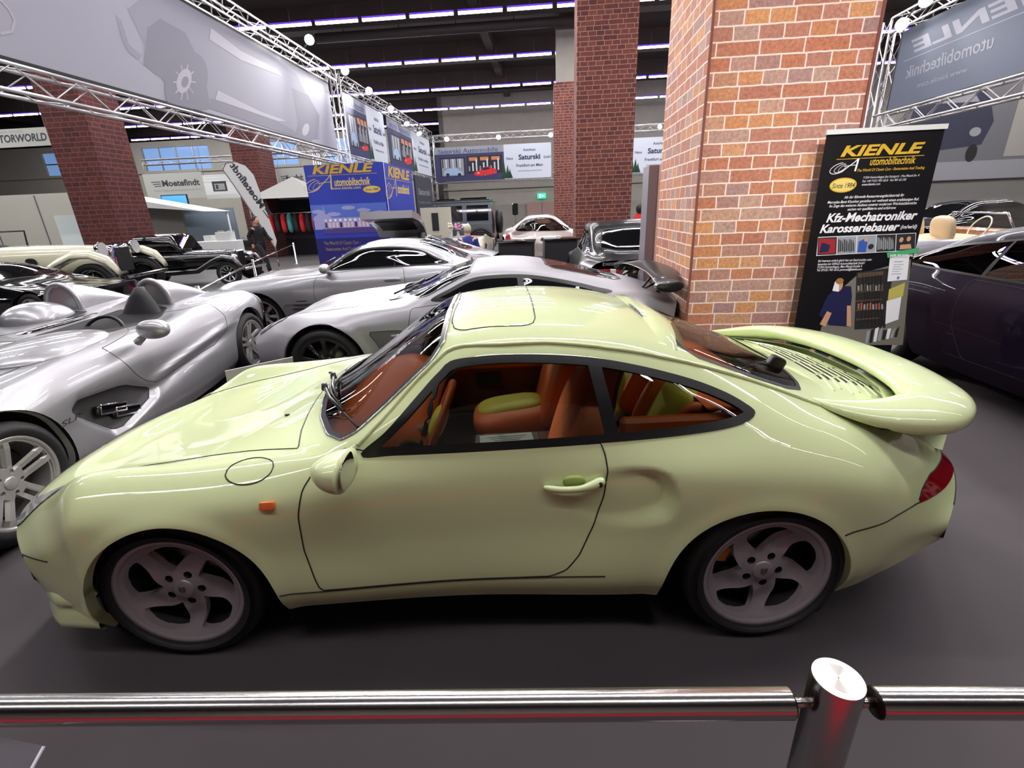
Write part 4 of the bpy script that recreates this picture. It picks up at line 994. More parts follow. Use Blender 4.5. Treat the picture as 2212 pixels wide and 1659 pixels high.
hero = thing('sports_coupe', 'pale lime green sports coupe with orange and yellow cabin, behind the steel barrier', 'car')
HC = [
 [(-.93,.70,.34),(-.88,.74,.24),(-.78,.77,.19),(-.5,.79,.175),(-.3,.80,.185),(0,.80,.21),(.45,.81,.235),(1.1,.80,.238),(1.8,.83,.225),(2.27,.84,.24),(2.6,.83,.195),(2.9,.82,.245),(3.15,.80,.30),(3.31,.76,.36)],
 [(-.93,.73,.38),(-.85,.79,.29),(-.78,.815,.27),(-.5,.84,.26),(0,.85,.33),(.45,.855,.31),(1.1,.84,.31),(1.8,.875,.31),(2.27,.885,.35),(2.6,.87,.30),(2.9,.85,.32),(3.31,.78,.39)],
 [(-.93,.745,.43),(-.88,.785,.42),(-.85,.80,.42),(-.78,.825,.43),(-.7,.84,.44),(-.5,.85,.46),(-.3,.858,.48),(0,.868,.50),(.45,.85,.52),(1.1,.828,.55),(1.6,.838,.56),(1.95,.88,.54),(2.27,.8975,.53),(2.6,.885,.48),(2.9,.865,.46),(3.2,.82,.45),(3.31,.80,.45)],
 [(-.93,.735,.47),(-.88,.77,.50),(-.85,.785,.52),(-.78,.803,.553),(-.7,.814,.588),(-.4,.82,.668),(0,.82,.705),(.45,.815,.735),(1.1,.80,.76),(1.6,.808,.77),(1.95,.85,.765),(2.27,.865,.75),(2.6,.85,.71),(2.9,.82,.65),(3.2,.75,.58),(3.31,.70,.52)],
 [(-.93,.66,.50),(-.85,.66,.57),(-.7,.66,.66),(-.4,.66,.775),(-.2,.665,.795),(0,.68,.80),(.45,.71,.825),(.8,.745,.855),(1.1,.757,.866),(1.65,.762,.874),(2.0,.765,.88),(2.25,.76,.88),(2.6,.72,.83),(2.9,.67,.76),(3.15,.62,.68),(3.31,.6,.56)],
 [(-.93,.5,.51),(-.85,.5,.57),(-.7,.5,.635),(-.4,.52,.705),(0,.55,.77),(.4,.61,.835),(.6,.68,.855),(.75,.715,.885),(.9,.705,.965),(1.1,.685,1.03),(1.6,.685,1.035),(2.0,.672,1.005),(2.3,.65,.955),(2.6,.6,.875),(2.9,.55,.80),(3.15,.5,.72),(3.31,.45,.58)],
 [(-.93,.34,.515),(-.85,.34,.57),(-.4,.36,.68),(0,.38,.755),(.4,.46,.85),(.55,.55,.87),(.7,.62,.91),(.85,.615,1.0),(1.0,.60,1.10),(1.15,.59,1.175),(1.35,.585,1.19),(1.6,.58,1.18),(1.8,.57,1.155),(2.0,.56,1.11),(2.3,.52,1.02),(2.6,.46,.92),(2.9,.40,.83),(3.15,.35,.74),(3.31,.3,.59)],
 [(-.93,.17,.515),(-.85,.17,.57),(-.4,.18,.67),(0,.19,.745),(.35,.22,.845),(.5,.3,.90),(.7,.36,1.01),(.9,.37,1.15),(1.05,.37,1.235),(1.2,.36,1.262),(1.5,.36,1.268),(1.8,.35,1.232),(2.0,.34,1.175),(2.3,.31,1.06),(2.6,.28,.945),(2.9,.22,.845),(3.15,.18,.75),(3.31,.15,.59)],
 [(-.93,0,.515),(-.85,0,.57),(-.4,0,.665),(0,0,.74),(.3,0,.83),(.42,0,.88),(.6,0,.98),(.8,0,1.11),(1.0,0,1.23),(1.15,0,1.28),(1.35,0,1.297),(1.6,0,1.287),(1.85,0,1.238),(2.0,0,1.19),(2.3,0,1.075),(2.6,0,.95),(2.9,0,.85),(3.15,0,.755),(3.31,0,.595)],
]
def hero_bend(P):
    x, w = P[..., 0], -P[..., 1]
    f = np.clip((-.15 - x) / .78, 0, 1); f = f * f * (3 - 2 * f)
    r = np.clip((x - 2.5) / .81, 0, 1); r = r * r * (3 - 2 * r)
    P[..., 0] = x + .42 * f * np.clip(w / .8, 0, 1.2)**2.6 - .31 * r * np.clip(w / .8, 0, 1.2)**3
    # air scoop pressed into the rear wing panel
    x, z = P[..., 0], P[..., 2]
    D = sdf([(1.52,.735),(1.66,.785),(1.80,.792),(1.875,.762),(1.910,.70),(1.905,.64),(1.86,.585),(1.70,.56),(1.55,.60)], x.ravel(), z.ravel()).reshape(x.shape)
    e = np.clip(D / .05, 0, 1); e = e * e * (3 - 2 * e); u = np.clip((x - 1.50) / .38, 0, 1)
    P[..., 1] += .055 * e * u**1.7 * (P[..., 1] < -.6)
    # rolled flare round both arches
    for cx, cz, R in ((.06, .30, .36), (2.22, .275, .362)):
        d = np.hypot(x - cx, z - cz) - R
        P[..., 1] -= .010 * np.exp(-(d / .035)**2) * (P[..., 1] < -.7)
    return P
HP = body_grid(HC, 300, 13, hero_bend)
HS = grid_surf(HP)
def circ2(cx, cz, R, squash=1.0): return lambda V: np.where(V[:, 1] < -.45, np.hypot((V[:, 0] - cx), (V[:, 2] - cz) * squash) - R, 1.0)
HS, _ = HS.cut(circ2(.06, .30, .36)); HS, _ = HS.cut(circ2(2.22, .275, .362))
nose = cap_end(HP, 0, .34); tail = cap_end(HP, -1, .36)
DLO = [(.765,.852),(.86,.930),(.975,1.038),(1.055,1.112),(1.125,1.156),(1.32,1.168),(1.58,1.150),(1.78,1.112),(1.98,1.055),(2.12,1.0),(2.20,.955),(2.222,.930),(2.16,.905),(2.0,.886),(1.66,.868),(1.2,.858),(.9,.853)]
dlo = side(DLO, True, .4)
win, HS = HS.cut(dlo)
WSH = [(.455,0),(.475,.25),(.525,.45),(.60,.60),(.675,.672),(.74,.668),(.90,.605),(1.03,.565),(1.075,.50),(1.085,.3),(1.08,0),(1.08,-.1),(.455,-.1)]
wsh, HS = HS.cut(plan(WSH, False, .82))
RW = [(1.97,0),(1.97,.30),(1.99,.50),(2.06,.545),(2.30,.556),(2.43,.552),(2.505,.525),(2.53,.46),(2.545,.32),(2.56,0),(2.56,-.1),(1.97,-.1)]
rwin, HS = HS.cut(plan(RW, False, .85))
SUN = [(1.10,0),(1.095,.36),(1.11,.43),(1.15,.462),(1.38,.475),(1.42,.462),(1.435,.41),(1.435,0),(1.435,-.1),(1.10,-.1)]
sunr, HS = HS.cut(plan(SUN, False, 1.1))
DOOR = [(.70,.868),(.66,.850),(.605,.822),(.558,.757),(.540,.67),(.538,.529),(.565,.40),(.578,.357),(.9,.360),(1.3,.364),(1.44,.368),(1.50,.395),(1.55,.455),(1.60,.56),(1.642,.68),(1.656,.776),(1.650,.83),(1.635,.873),(1.4,.875),(.9,.872)]
door, HS = HS.cut(side(DOOR, False, .6))
def skirt_f(V):
    x, z = V[:, 0], V[:, 2]
    top = .350 + .014 * np.clip((x - .5) / 1., 0, 1)
    return np.where((x > .3) & (x < 1.72) & (V[:, 1] < -.6), top - z, -.5)
skirt, HS = HS.cut(skirt_f)
def fb_f(V): return np.where(V[:, 0] < .1, .50 + .10 * (np.clip(V[:, 0], -.6, 0) + .43) - V[:, 2], -.5)
fbump, HS = HS.cut(fb_f)
def rb_f(V):
    x, z, w = V[:, 0], V[:, 2], -V[:, 1]
    return np.where(x > 2.4, np.minimum(.515 + .17 * (x - 2.543), .566) - z, -.5)
rbump, HS = HS.cut(rb_f)
TL = [(2.852,.5665),(2.875,.605),(2.905,.622),(2.95,.635),(3.05,.63),(3.30,.612),(3.4,.605),(3.4,.5665)]
tl, HS = HS.cut(lambda V: np.where((V[:, 0] > 2.7), sdf(TL, V[:, 0], V[:, 2], False), -1.0))
HOOD = [(-.80,0),(-.80,.40),(-.74,.47),(-.5,.51),(-.2,.53),(.1,.562),(.3,.60),(.46,.637),(.50,.646),(.462,.51),(.436,.345),(.42,.2),(.415,0),(.415,-.1),(-.8,-.1)]
hood, HS = HS.cut(plan(HOOD, False, .5))
HL = [(-.87,.48),(-.81,.54),(-.70,.592),(-.59,.59),(-.53,.54),(-.56,.47),(-.68,.42),(-.80,.42)]
hl, HS = HS.cut(plan(HL, True, .5))
FUEL = [(.257,.796),(.268,.813),(.319,.822),(.393,.827),(.43,.822),(.433,.803),(.398,.782),(.346,.773),(.291,.778)]
fuel, HS = HS.cut(side(FUEL, True, .55))
LID = [(2.60,0),(2.60,.38),(2.57,.50),(2.64,.56),(2.9,.53),(3.12,.49),(3.22,.42),(3.22,0),(3.22,-.1),(2.60,-.1)]
lid, HS = HS.cut(plan(LID, False, .6))
fwing, rear = HS.cut(lambda V: 1.05 - V[:, 0] - (V[:, 2] > .9) * .0)
A = lambda p: p[1] < -.6 and (math.hypot(p[0] - .06, p[2] - .30) < .366 or math.hypot(p[0] - 2.22, p[2] - .275) < .368 or p[2] < .30)
def arch_lip(S, d=.045): return S.lip((0, d, 0), A)
nos, tai = nose, tail
full = HS
arch_lip(full).both().build('body_shell', GREEN, hero)
arch_lip(fbump).both().join(nos.cut(lambda V: .487 - V[:, 2])[0].both()).build('front_bumper', GREEN, hero)
nos.cut(lambda V: V[:, 2] - .487)[0].both().build('nose_panel', GREEN, hero)
arch_lip(rbump).both().join(tai.both()).build('rear_bumper', GREEN, hero)
arch_lip(skirt).build('side_skirt', GREEN, hero); arch_lip(skirt).mirrored().build('side_skirt', GREEN, hero)
hood.both().build('hood', GREEN, hero)
lid.both().build('engine_lid', GREEN, hero)
sunr.both().build('sunroof', GREEN, hero)
d1 = door.build('door', GREEN, hero); d2 = door.mirrored().build('door', GREEN, hero)
f1 = fuel.build('fuel_flap', GREEN, hero)
for s_ in (0, 1):
    o = (tl.mirrored() if s_ else tl).offset(.003).build('tail_light', REDL if not s_ else REDL, hero)
    (hl.mirrored() if s_ else hl).offset(.004).build('headlight', WHITEL, hero)
seam([door, hood, sunr, fuel, skirt.cut(lambda V: np.minimum(V[:, 0] - .30, V[:, 2] - .26))[0]], hero, SEAM, .0028, lambda p: (not A(p) or p[2] > .34) and p[0] < 2.4 and not (p[0] > 1.66 and p[2] < .40))
seam([fbump, rbump], hero, SEAM, .0028, lambda p: (.47 < p[2] < .50 and p[0] < 0) or (p[0] > 2.3 and p[2] > .50 and p[2] < .5835 and not A(p)), name='bumper_gap')
for q_ in (hl, tl):
    for mm in (q_, q_.mirrored()): seam([mm], hero, SEAM, .003, name='lamp_seal', mirror=False)
# glazing
glass_in, frame = win.cut(side([(p[0], p[1]) for p in DLO], True, .4)(win.V) - .026)
bp, glass_in = glass_in.cut(lambda V: .024 - np.abs(V[:, 0] - (1.685 - .20 * (V[:, 2] - .87))))
vd, glass_in = glass_in.cut(lambda V: .0085 - np.abs(V[:, 0] - (.985 + .30 * (V[:, 2] - .87))))
tr = frame.join(bp).join(vd)
tr.offset(.003).lip(.012).build('window_trim', TRIM, hero); tr.offset(.003).mirrored().build('window_trim', TRIM, hero)
g1, g2 = glass_in.cut(lambda V: 1.66 - .2 * (V[:, 2] - .87) - V[:, 0])
g0, g1 = g1.cut(lambda V: .985 + .30 * (V[:, 2] - .87) - V[:, 0])
for g in (g0, g1, g2):
    g.build('side_window', GLS, hero); g.mirrored().build('side_window', GLS, hero)
wg, wf = wsh.cut(plan(WSH, False, .8)(wsh.V) - .022)
wf.offset(.002).both().build('windscreen_seal', TRIM, hero); wg.both().build('windscreen', GLS, hero)
seam([wsh.offset(.004)], hero, CHROME, .0035, lambda p: p[0] < 1.3, name='windscreen_moulding')
rg, rf = rwin.cut(plan(RW, False, .8)(rwin.V) - .018)
rf.offset(.002).both().build('rear_window_seal', TRIM, hero); rg.both().build('rear_window', GLS, hero)
# drip rail over the doors
rail = spline2([(.735,.868),(.84,.958),(.95,1.063),(1.05,1.150),(1.12,1.190),(1.254,1.203),(1.498,1.196),(1.761,1.158),(2.033,1.09),(2.318,.99),(2.547,.897),(2.60,.874)], False, 8)
rp = [surf_point(HP[:, 50:], a, z=b) for a, b in rail]
rp = [np.mean(rp[max(0, i - 3):i + 4], axis=0) for i in range(len(rp))]
b = MB()
for sy in (1, -1):
    b = MB(); b.tube([(p[0], (p[1] - .003) * sy, p[2]) for p in rp], .0085, 0, 8); b.build('drip_rail', GREEN, hero)
# chin spoiler round the nose
secs = []
for t in np.linspace(-1, 1, 61):
    w = .80 * min(1, abs(t) / .86); sg = 1 if t >= 0 else -1; x = -.885 + .40 * (w / .8)**2.6; ext = max(0, abs(t) - .86) / .14
    x += .175 * ext; w += .022 * ext; dw = 1e-3; sl = (.40 * 2.6 * (max(w, .01) / .8)**1.6) / .8
    n = Vector((-1, sg * sl, 0)).normalized() if ext <= 0 else Vector((-.1, sg, 0)).normalized()
    secs.append([(x + n.x * o_, sg * w + n.y * o_, z) for o_, z in ((-.06, .345), (-.012, .335), (.004, .305), (-.010, .285), (-.002, .262), (.012, .225), (.014, .202), (.0, .187), (-.06, .187))])
b = MB(); loft(b, secs, 0, closed=False); b.build('chin_spoiler', GREEN, hero)
b = MB(); pillow(b, (2.93, 0, .335), (.50, 1.36, .19), 0, None, 3.4, n=20); b.build('rear_valance', GREEN, hero)
# underbody and wheel housings
b = MB(); b.box((1.15, 0, .24), (3.9 - .35, 1.30, .10)); b.box((1.15, 0, .30), (1.2, 1.5, .08)); b.build('underbody', WELL, hero)
for (cx, cz, R, yy) in ((.06, .30, .365, .80), (2.22, .275, .368, .83)):
    for sy in (-1, 1):
        b = MB(); b.lathe([(R, sy * yy), (R, sy * .50), (.05, sy * .50)], c=(cx, 0, cz), axis='y', n=40, a0=-.55, a1=PI + .55); b.build('wheel_housing', WELL, hero)
# wheels: five swirled paddles
def twist_holes(r, a):
    u = np.clip((r - .079) / (.211 - .079), 0, 1); seg = 2 * PI / 5
    c = -.27 + .34 * u**1.1; d = (a - c + seg / 2) % seg - seg / 2
    hw = .47 * np.sin(PI / 2 * np.clip(u * 1.15, 0, 1))**.75 * np.clip((1 - u) / .12, 0, 1)**.42
    return np.where((r > .079) & (r < .211), (hw - np.abs(d)) * r, -np.minimum(np.abs(r - .079), np.abs(r - .211)) - .001)
def twist_face(r, a):
    seg = 2 * PI / 5; u = np.clip((r - .084) / .127, 0, 1); c = -.27 + .34 * u**1.1 + seg / 2
    d = (a - c + seg / 2) % seg - seg / 2
    return .036 - .010 * np.exp(-(r / .06)**4) - .030 * np.clip((r - .13) / .095, 0, 1)**1.6 + .008 * np.cos(d / seg * 2 * PI) * np.sin(PI * u)
wm = dict(rim=RIMG, barrel=mat('rim_barrel', (50, 46, 48), .5, metal=.5), crest=mat('hub_crest', (96, 90, 92), .4, metal=.5))
for (cx, y, z, R, wd, fl) in ((0, -.800, .318, .318, .225, 0), (2.272, -.865, .316, .316, .285, 0), (0, .800, .318, .318, .225, 1), (2.272, .865, .316, .316, .285, 1)):
    wheel(hero, (cx, y, z), R, .244, twist_face, wm, wd=wd, flip=fl, caliper=YCAL, holes=twist_holes, lug_h=.0165, cap_r=.043, cal_a=2.5 if cx < 1 else 2.8)
# ---- roof lip over the rear window
b = MB(); secs = []
nv = 33
for i in range(nv):
    v = -1 + 2 * i / (nv - 1); w = .53 * v; av = abs(v)
    xr = 2.085 - .075 * av**2.6; zr = 1.172 - .058 * av**2.2
    xf = 1.90 - .0 * av; e = max(0.03, 1 - av**8)
    def zb(x): return float(surf_point(HP[:, 60:], x, w=abs(w))[2])
    z0 = zb(xf)
    secs.append([(xf - .0, w, z0 - .004), (xf + .03, w, zb(xf + .03) + .010 * e), (xf + .08, w, zb(xf + .08) + .022 * e), (xr - .02, w, zr + .004), (xr, w, zr - .006), (xr - .004, w, zr - .018), (xr - .05, w, zb(xr - .05) - .02)])
loft(b, secs, 0, closed=False)
b.build('roof_spoiler', GREEN, hero)
b = MB(); b.tube([(1.905 + .006 * t, -.30 + .26 * t, float(surf_point(HP[:, 60:], 1.905, w=.30 - .26 * t)[2]) + .006) for t in np.linspace(0, 1, 8)], [.001, .003, .004, .005, .005, .005, .004, .001], 0, 6); b.build('roof_spoiler_gap', SEAM, hero)
# ---- engine lid grille and horseshoe tail wing
b = MB(); P = []
xs_ = np.linspace(2.60, 3.14, 14); ws_ = np.linspace(-.56, .56, 23)
def deck(x, w): return .946 - .22 * (x - 2.60) - .10 * max(0, x - 2.9) - .055 * (abs(w) / .56)**2.4
D = np.array([[(x, w, deck(x, w)) for w in ws_] for x in xs_]); Sd = grid_surf(D)
Sd.lip((0, 0, -.10)).build('grille_panel', GREEN, hero)
b = MB()
for r_ in range(7):
    x = 2.735 + .043 * r_
    for k in range(5):
        off = .03 if r_ % 2 else 0.0
        w0 = -.44 + .176 * k + off; w1 = w0 + .160
        if w1 > .47: continue
        tp = .007 if k else .004
        n = 5; top = [(x - .0095 if j else x - tp + .002, w0 + (w1 - w0) * j / n) for j in range(n + 1)]; bot = [(x + .008 if j else x + tp - .002, w0 + (w1 - w0) * j / n) for j in range(n, -1, -1)]
        vs = [(a - .02 * max(0, -.30 - w) / .14 * 2, w, deck(a, w) + .0015) for a, w in top + bot]
        b.add(vs, [tuple(range(len(vs)))[::-1]], 0)
        b.tube([(q[0] + .0145, q[1], deck(q[0] + .0145, q[1])) for q in [(x - .02 * max(0, -.30 - (w0 + (w1 - w0) * j / n)) / .14 * 2, w0 + (w1 - w0) * j / n) for j in range(n + 1)]], .0045, 1, 6)
b.build('engine_grille', [mat('grille_slot', (20, 22, 14), .8), GREEN], hero)
def ring(c, t, wid, hgt, tilt, n=28, e=2.5):
    """rounded cross section at c across the travel direction t (in plan)"""
    t = Vector(t).normalized(); nrm = Vector((t.y, -t.x, 0)); out = []       # nrm points outwards
    for k in range(n):
        a = 2 * PI * k / n; ca, sa = math.cos(a), math.sin(a)
        p = math.copysign(abs(ca)**(2 / e), ca) * wid; q = math.copysign(abs(sa)**(2 / e), sa) * hgt
        out.append((c[0] + nrm.x * p, c[1] + nrm.y * p, c[2] + q + p * tilt))
    return out
path = [(2.53,-.570,.912),(2.60,-.600,.893),(2.72,-.640,.876),(2.85,-.655,.868),(2.97,-.625,.872),(3.065,-.52,.888),(3.105,-.36,.902),(3.125,-.18,.910),(3.13,0,.912)]
wid = [.010,.028,.058,.085,.115,.140,.135,.130,.128]; hg = [.008,.016,.030,.045,.050,.046,.042,.040,.040]; tl_ = [-.3,-.35,-.35,-.32,-.25,-.16,-.10,-.08,-.08]
pp = spline2(path, False, 5); wi = spline2([(a, c_) for a, c_ in zip(wid, hg)], False, 5); ti = spline2([(a, 0) for a in tl_], False, 5)
full_p = list(pp) + [np.array((p[0], -p[1], p[2])) for p in pp[-2::-1]]
wi = list(wi) + list(wi[-2::-1]); ti = list(ti) + list(ti[-2::-1])
secs = []
for i, p in enumerate(full_p):
    a = full_p[max(0, i - 1)]; c_ = full_p[min(len(full_p) - 1, i + 1)]
    t = (c_[0] - a[0], c_[1] - a[1], 0)
    secs.append(ring(p, t, wi[i][0], wi[i][1], ti[i][0]))
b = MB(); loft(b, secs); b.build('tail_wing', GREEN, hero)
# skirt between deck and wing
b = MB(); secs = []
for sgn in (-1, 1):
    secs = []
    for (x, w, z0, z1) in ((2.56,.575,.86,.905),(2.70,.62,.79,.875),(2.85,.60,.73,.865),(2.96,.53,.70,.86),(3.02,.42,.68,.87),(3.05,.25,.67,.88),(3.06,0,.67,.88)):
        secs.append([(x - .06, sgn * (w - .05), z1), (x, sgn * w, z1 - .01), (x - .01, sgn * (w - .02), (z0 + z1) / 2), (x - .03, sgn * (w - .05), z0), (x - .12, sgn * (w - .10), z0)])
    loft(b, secs, 0, closed=False)
b.build('wing_base', GREEN, hero)
b = MB(); pillow(b, (2.80, -.688, .835), (.16, .05, .022)); b.build('wing_intake', BLACK, hero)
# ---- mirrors
def mirror_shell(sy):
    secs = []
    for t in np.linspace(0, 1, 15):
        r = math.sin(min(1, t * 1.02) * PI / 2)**.62 if t < 1 else 1
        x = .655 + .118 * t; n = 26; ring_ = []
        for k in range(n):
            a = 2 * PI * k / n
            yy = math.copysign(abs(math.cos(a))**.82, math.cos(a)) * .094 * r; zz = math.copysign(abs(math.sin(a))**.82, math.sin(a)) * .060 * r
            ring_.append((x + .012 * yy / .1, sy * (.925 - .01 * (1 - r) - yy), .895 + zz + .01 * (1 - r)))
        secs.append(ring_)
    b = MB(); loft(b, secs); m_ = b.build('door_mirror', GREEN, hero)
    b = MB(); pillow(b, (.778, sy * .925, .895), (.006, .165, .10)); b.build('mirror_glass', CHROME, m_)
    b = MB(); b.tube([(.735, sy * .78, .868), (.725, sy * .86, .878)], [.022, .026], 0, 12); b.build('mirror_stem', TRIM, m_)
mirror_shell(-1); mirror_shell(1)
# ---- door handles, side markers
for sy in (-1, 1):
    b = MB(); pillow(b, (1.535, sy * .806, .738), (.085, .030, .050), 0, None, 2.4); hc = b.build('handle_recess', mat('pale_lime_recess', (150, 166, 84), .5), hero)  # shade of the recess put into a darker lime colour
    pts = [(1.425, .818, .727), (1.45, .834, .729), (1.49, .848, .731), (1.55, .850, .733), (1.595, .838, .737), (1.62, .826, .740), (1.642, .818, .742)]
    b = MB(); b.tube([(p[0], sy * p[1], p[2]) for p in spline2(pts, False, 4)], [.006, .008, .0095, .011, .0115, .012, .012, .012, .012, .012, .012, .012, .012, .013, .014, .0155, .0165, .017, .0175, .018, .018, .018, .017, .015, .010][:25], 0, 12)
    h_ = b.build('door_handle', GREEN, hero)
    b = MB(); b.lathe([(0, sy * .845), (.0095, sy * .845), (.011, sy * .835)], c=(1.622, 0, .740), axis='y', n=16); b.build('key_lock', BLACK, h_)
    b = MB(); pillow(b, (.438, sy * .833, .716), (.054, .020, .032), 0, RX(-.4 * -sy), 5); b.build('side_marker', ORANGEL, hero)
# ---- hood details, wipers
for w in (-.286, .318):
    b = MB(); pillow(b, (.31, w, .836), (.022, .016, .010)); b.build('washer_nozzle', BLACK, hero)
def wiper(piv, mid, tip, blade):
    b = MB(); b.tube([piv, mid, tip], [.009, .007, .004], 0, 8); w_ = b.build('wiper', TRIM, hero)
    b = MB(); b.tube(blade, .005, 0, 6); b.build('wiper_blade', BLACK, w_)
    b = MB(); b.lathe([(.0, .03), (.012, .03), (.016, 0)], c=(piv[0], piv[1], piv[2] - .01), n=14); b.build('wiper_pivot', BLACK, w_)
wiper((.462,-.19,.925), (.55,-.38,.945), (.655,-.535,.945), [(.53,-.33,.925), (.60,-.45,.932), (.74,-.655,.925)])
wiper((.452,-.03,.925), (.51,-.22,.945), (.58,-.38,.945), [(.47,-.14,.925), (.53,-.30,.935), (.63,-.48,.94)])
wiper((2.50,-.33,.985), (2.44,-.36,1.00), (2.36,-.40,1.02), [(2.50,-.28,.99), (2.36,-.40,1.01), (2.28,-.46,1.02)])
b = MB(); pillow(b, (2.50, -.33, .99), (.075, .045, .07), 0, RY(.5), 4); b.build('wiper_motor_cover', BLACK, hero)
# ---- cabin
b = MB(); b.box((1.45, 0, .30), (2.0, 1.36, .04)); b.build('cabin_floor', DKCLOTH, hero)
b = MB()
secs = []
for (x, z, h_) in ((.50,.80,.06),(.60,.855,.12),(.74,.865,.20),(.86,.835,.26),(.92,.77,.22),(.93,.68,.12)):
    secs.append([(x, w, z - .03 * (abs(w) / .66)**4) for w in np.linspace(-.66, .66, 15)])
loft(b, secs, 0, closed=False); dash = b.build('dashboard', ORLEATHER, hero)
b = MB(); b.box((.86, 0, .60), (.12, 1.28, .20), 0, bev=.02); b.build('dashboard_fascia', BRLEATHER, dash)
for sy in (-1, 1):
    b = MB(); b.box((1.35, sy * .70, .60), (1.25, .035, .42), 1, bev=.01); b.box((1.35, sy * .672, .73), (1.2, .05, .055), 0, bev=.015); b.box((1.20, sy * .675, .63), (.16, .03, .08), 2)
    b.build('door_lining', [ORLEATHER, BRLEATHER, DKCLOTH], hero)
    b = MB(); b.lathe([(.048, 0), (.052, -.012 * -sy), (.060, 0)], c=(.93, sy * .64, .80), axis='y', n=24); b.lathe([(0, 0), (.05, 0)], c=(.93, sy * .64, .80), axis='y', n=24, m=1); b.build('tweeter', [YLLEATHER, BRLEATHER], hero)
def seat(y):
    s_ = thing_part('front_seat', hero, (1.36, y, .40)); s_.scale = (.95, .95, .84)
    b = MB(); pillow(b, (-.02, 0, .12), (.50, .46, .20), 0, RY(-.12), 3.2); b.build('seat_cushion', ORLEATHER, s_)
    b = MB(); pillow(b, (-.03, 0, .185), (.42, .27, .12), 0, RY(-.12), 3); b.build('cushion_insert', YLLEATHER, s_)
    out = [(-.20, 0), (-.25, .15), (-.265, .34), (-.235, .47), (-.16, .56), (-.135, .63), (-.13, .72), (-.105, .775), (-.05, .795), (0, .80)]
    o2 = spline2(out, False, 4); ring2 = list(o2) + [(-p[0], p[1]) for p in o2[-2::-1]]
    secs = []
    for (dx, k) in ((.055, .93), (.04, .99), (0, 1.0), (-.05, .98), (-.075, .90)):
        secs.append([(.20 + dx + .22 * (q[1] / .8)**1.1, q[0] * k, .10 + q[1] * (k * .02 + .98)) for q in ring2])
    b = MB(); loft(b, secs); b.build('backrest', ORLEATHER, s_)
    b = MB(); secs = []
    for (dx, k) in ((.06, .86), (.085, .7)): secs.append([(.20 + dx + .22 * (q[1] / .8)**1.1, q[0] * k, .12 + q[1] * .96) for q in ring2])
    loft(b, secs); b.build('seat_shell', BRLEATHER, s_)
    b = MB(); pillow(b, (.255, 0, .33), (.10, .25, .44), 0, RY(.32), 3.4); b.build('backrest_insert', YLLEATHER, s_)
    return s_
def thing_part(name, parent, loc):
    o = bpy.data.objects.new(name, None); COL.objects.link(o); o.parent = parent; o.location = loc; o.empty_display_size = .05
    KIDS.setdefault(parent.name, []).append(o); return o
seat(-.36); seat(.36)
for y in (-.32, .32):
    b = MB(); pillow(b, (2.06, y, .74), (.13, .34, .36), 0, RY(.42), 3.6); r_ = b.build('rear_backrest', YLLEATHER, hero)
    b = MB(); pillow(b, (1.83, y, .56), (.34, .40, .14), 0, None, 3); b.build('rear_cushion', YLLEATHER, r_)
    for s_ in (-1, 1):
        b = MB(); pillow(b, (2.04, y + s_ * .20, .74), (.15, .07, .34), 0, RY(.42), 3); b.build('rear_bolster', ORLEATHER, r_)
b = MB(); loft(b, [[(x, w, z) for w in np.linspace(-.60, .60, 9)] for x, z in ((2.10,.90),(2.2,.90),(2.4,.88),(2.5,.86))], 0, closed=False); b.build('parcel_shelf', ORLEATHER, hero)
b = MB(); b.box((1.6, 0, .44), (.9, .16, .18), 0, bev=.03); b.build('centre_console', BRLEATHER, hero)
for sy in (-1, 1):
    b = MB(); b.box((2.05, sy * .63, .70), (.62, .05, .40), 0, bev=.015); b.build('rear_side_lining', ORLEATHER, hero)
rg_ = full.cut(lambda V: np.minimum(V[:, 2] - .95, 2.1 - V[:, 0]))[0].join(sunr)
rr_ = rg_.offset(-.022); rr_.both().build('headliner', DKCLOTH, hero)
sw = thing_part('steering_wheel', hero, (1.00, -.36, .80))
R_ = RY(-1.15)
b = MB(); b.tube([R_ @ Vector((.185 * math.cos(a), .185 * math.sin(a), 0)) for a in np.linspace(0, 2 * PI, 33)[:-1]], .016, 0, 10, closed=True); b.build('wheel_grip', ORLEATHER, sw)
b = MB(); pillow(b, (0, 0, 0), (.15, .15, .07), 0, R_, 2.6); b.build('wheel_hub', YLLEATHER, sw)
for a in (0, PI * .66, PI * 1.33):
    b = MB(); b.tube([R_ @ Vector((.05 * math.cos(a), .05 * math.sin(a), 0)), R_ @ Vector((.18 * math.cos(a), .18 * math.sin(a), 0))], .013, 0, 8); b.build('wheel_spoke', BRLEATHER, sw)
b = MB(); b.tube([(-.22, 0, -.10), (-.02, 0, -.01)], .03, 0, 10); b.build('steering_column', BRLEATHER, sw)
tray = thing('document_tray', 'black tray with a white sheet lying on the near front seat of the green coupe', 'tray', (1.30, -.40, .668))
b = MB(); b.box((0, 0, .014), (.30, .22, .028), 0, bev=.008); b.build('tray', TRIM, tray)
b = MB(); b.box((.0, .0, .0325), (.24, .17, .003), 0, rz=.06)
for k in range(7): b.box((.0, .06 - .018 * k, .0345), (.18 - .03 * (k % 3), .004, .0005), 1, rz=.06)
b.build('printed_sheet', [PAPER, mat('print_grey', (110, 130, 128), .8)], tray)
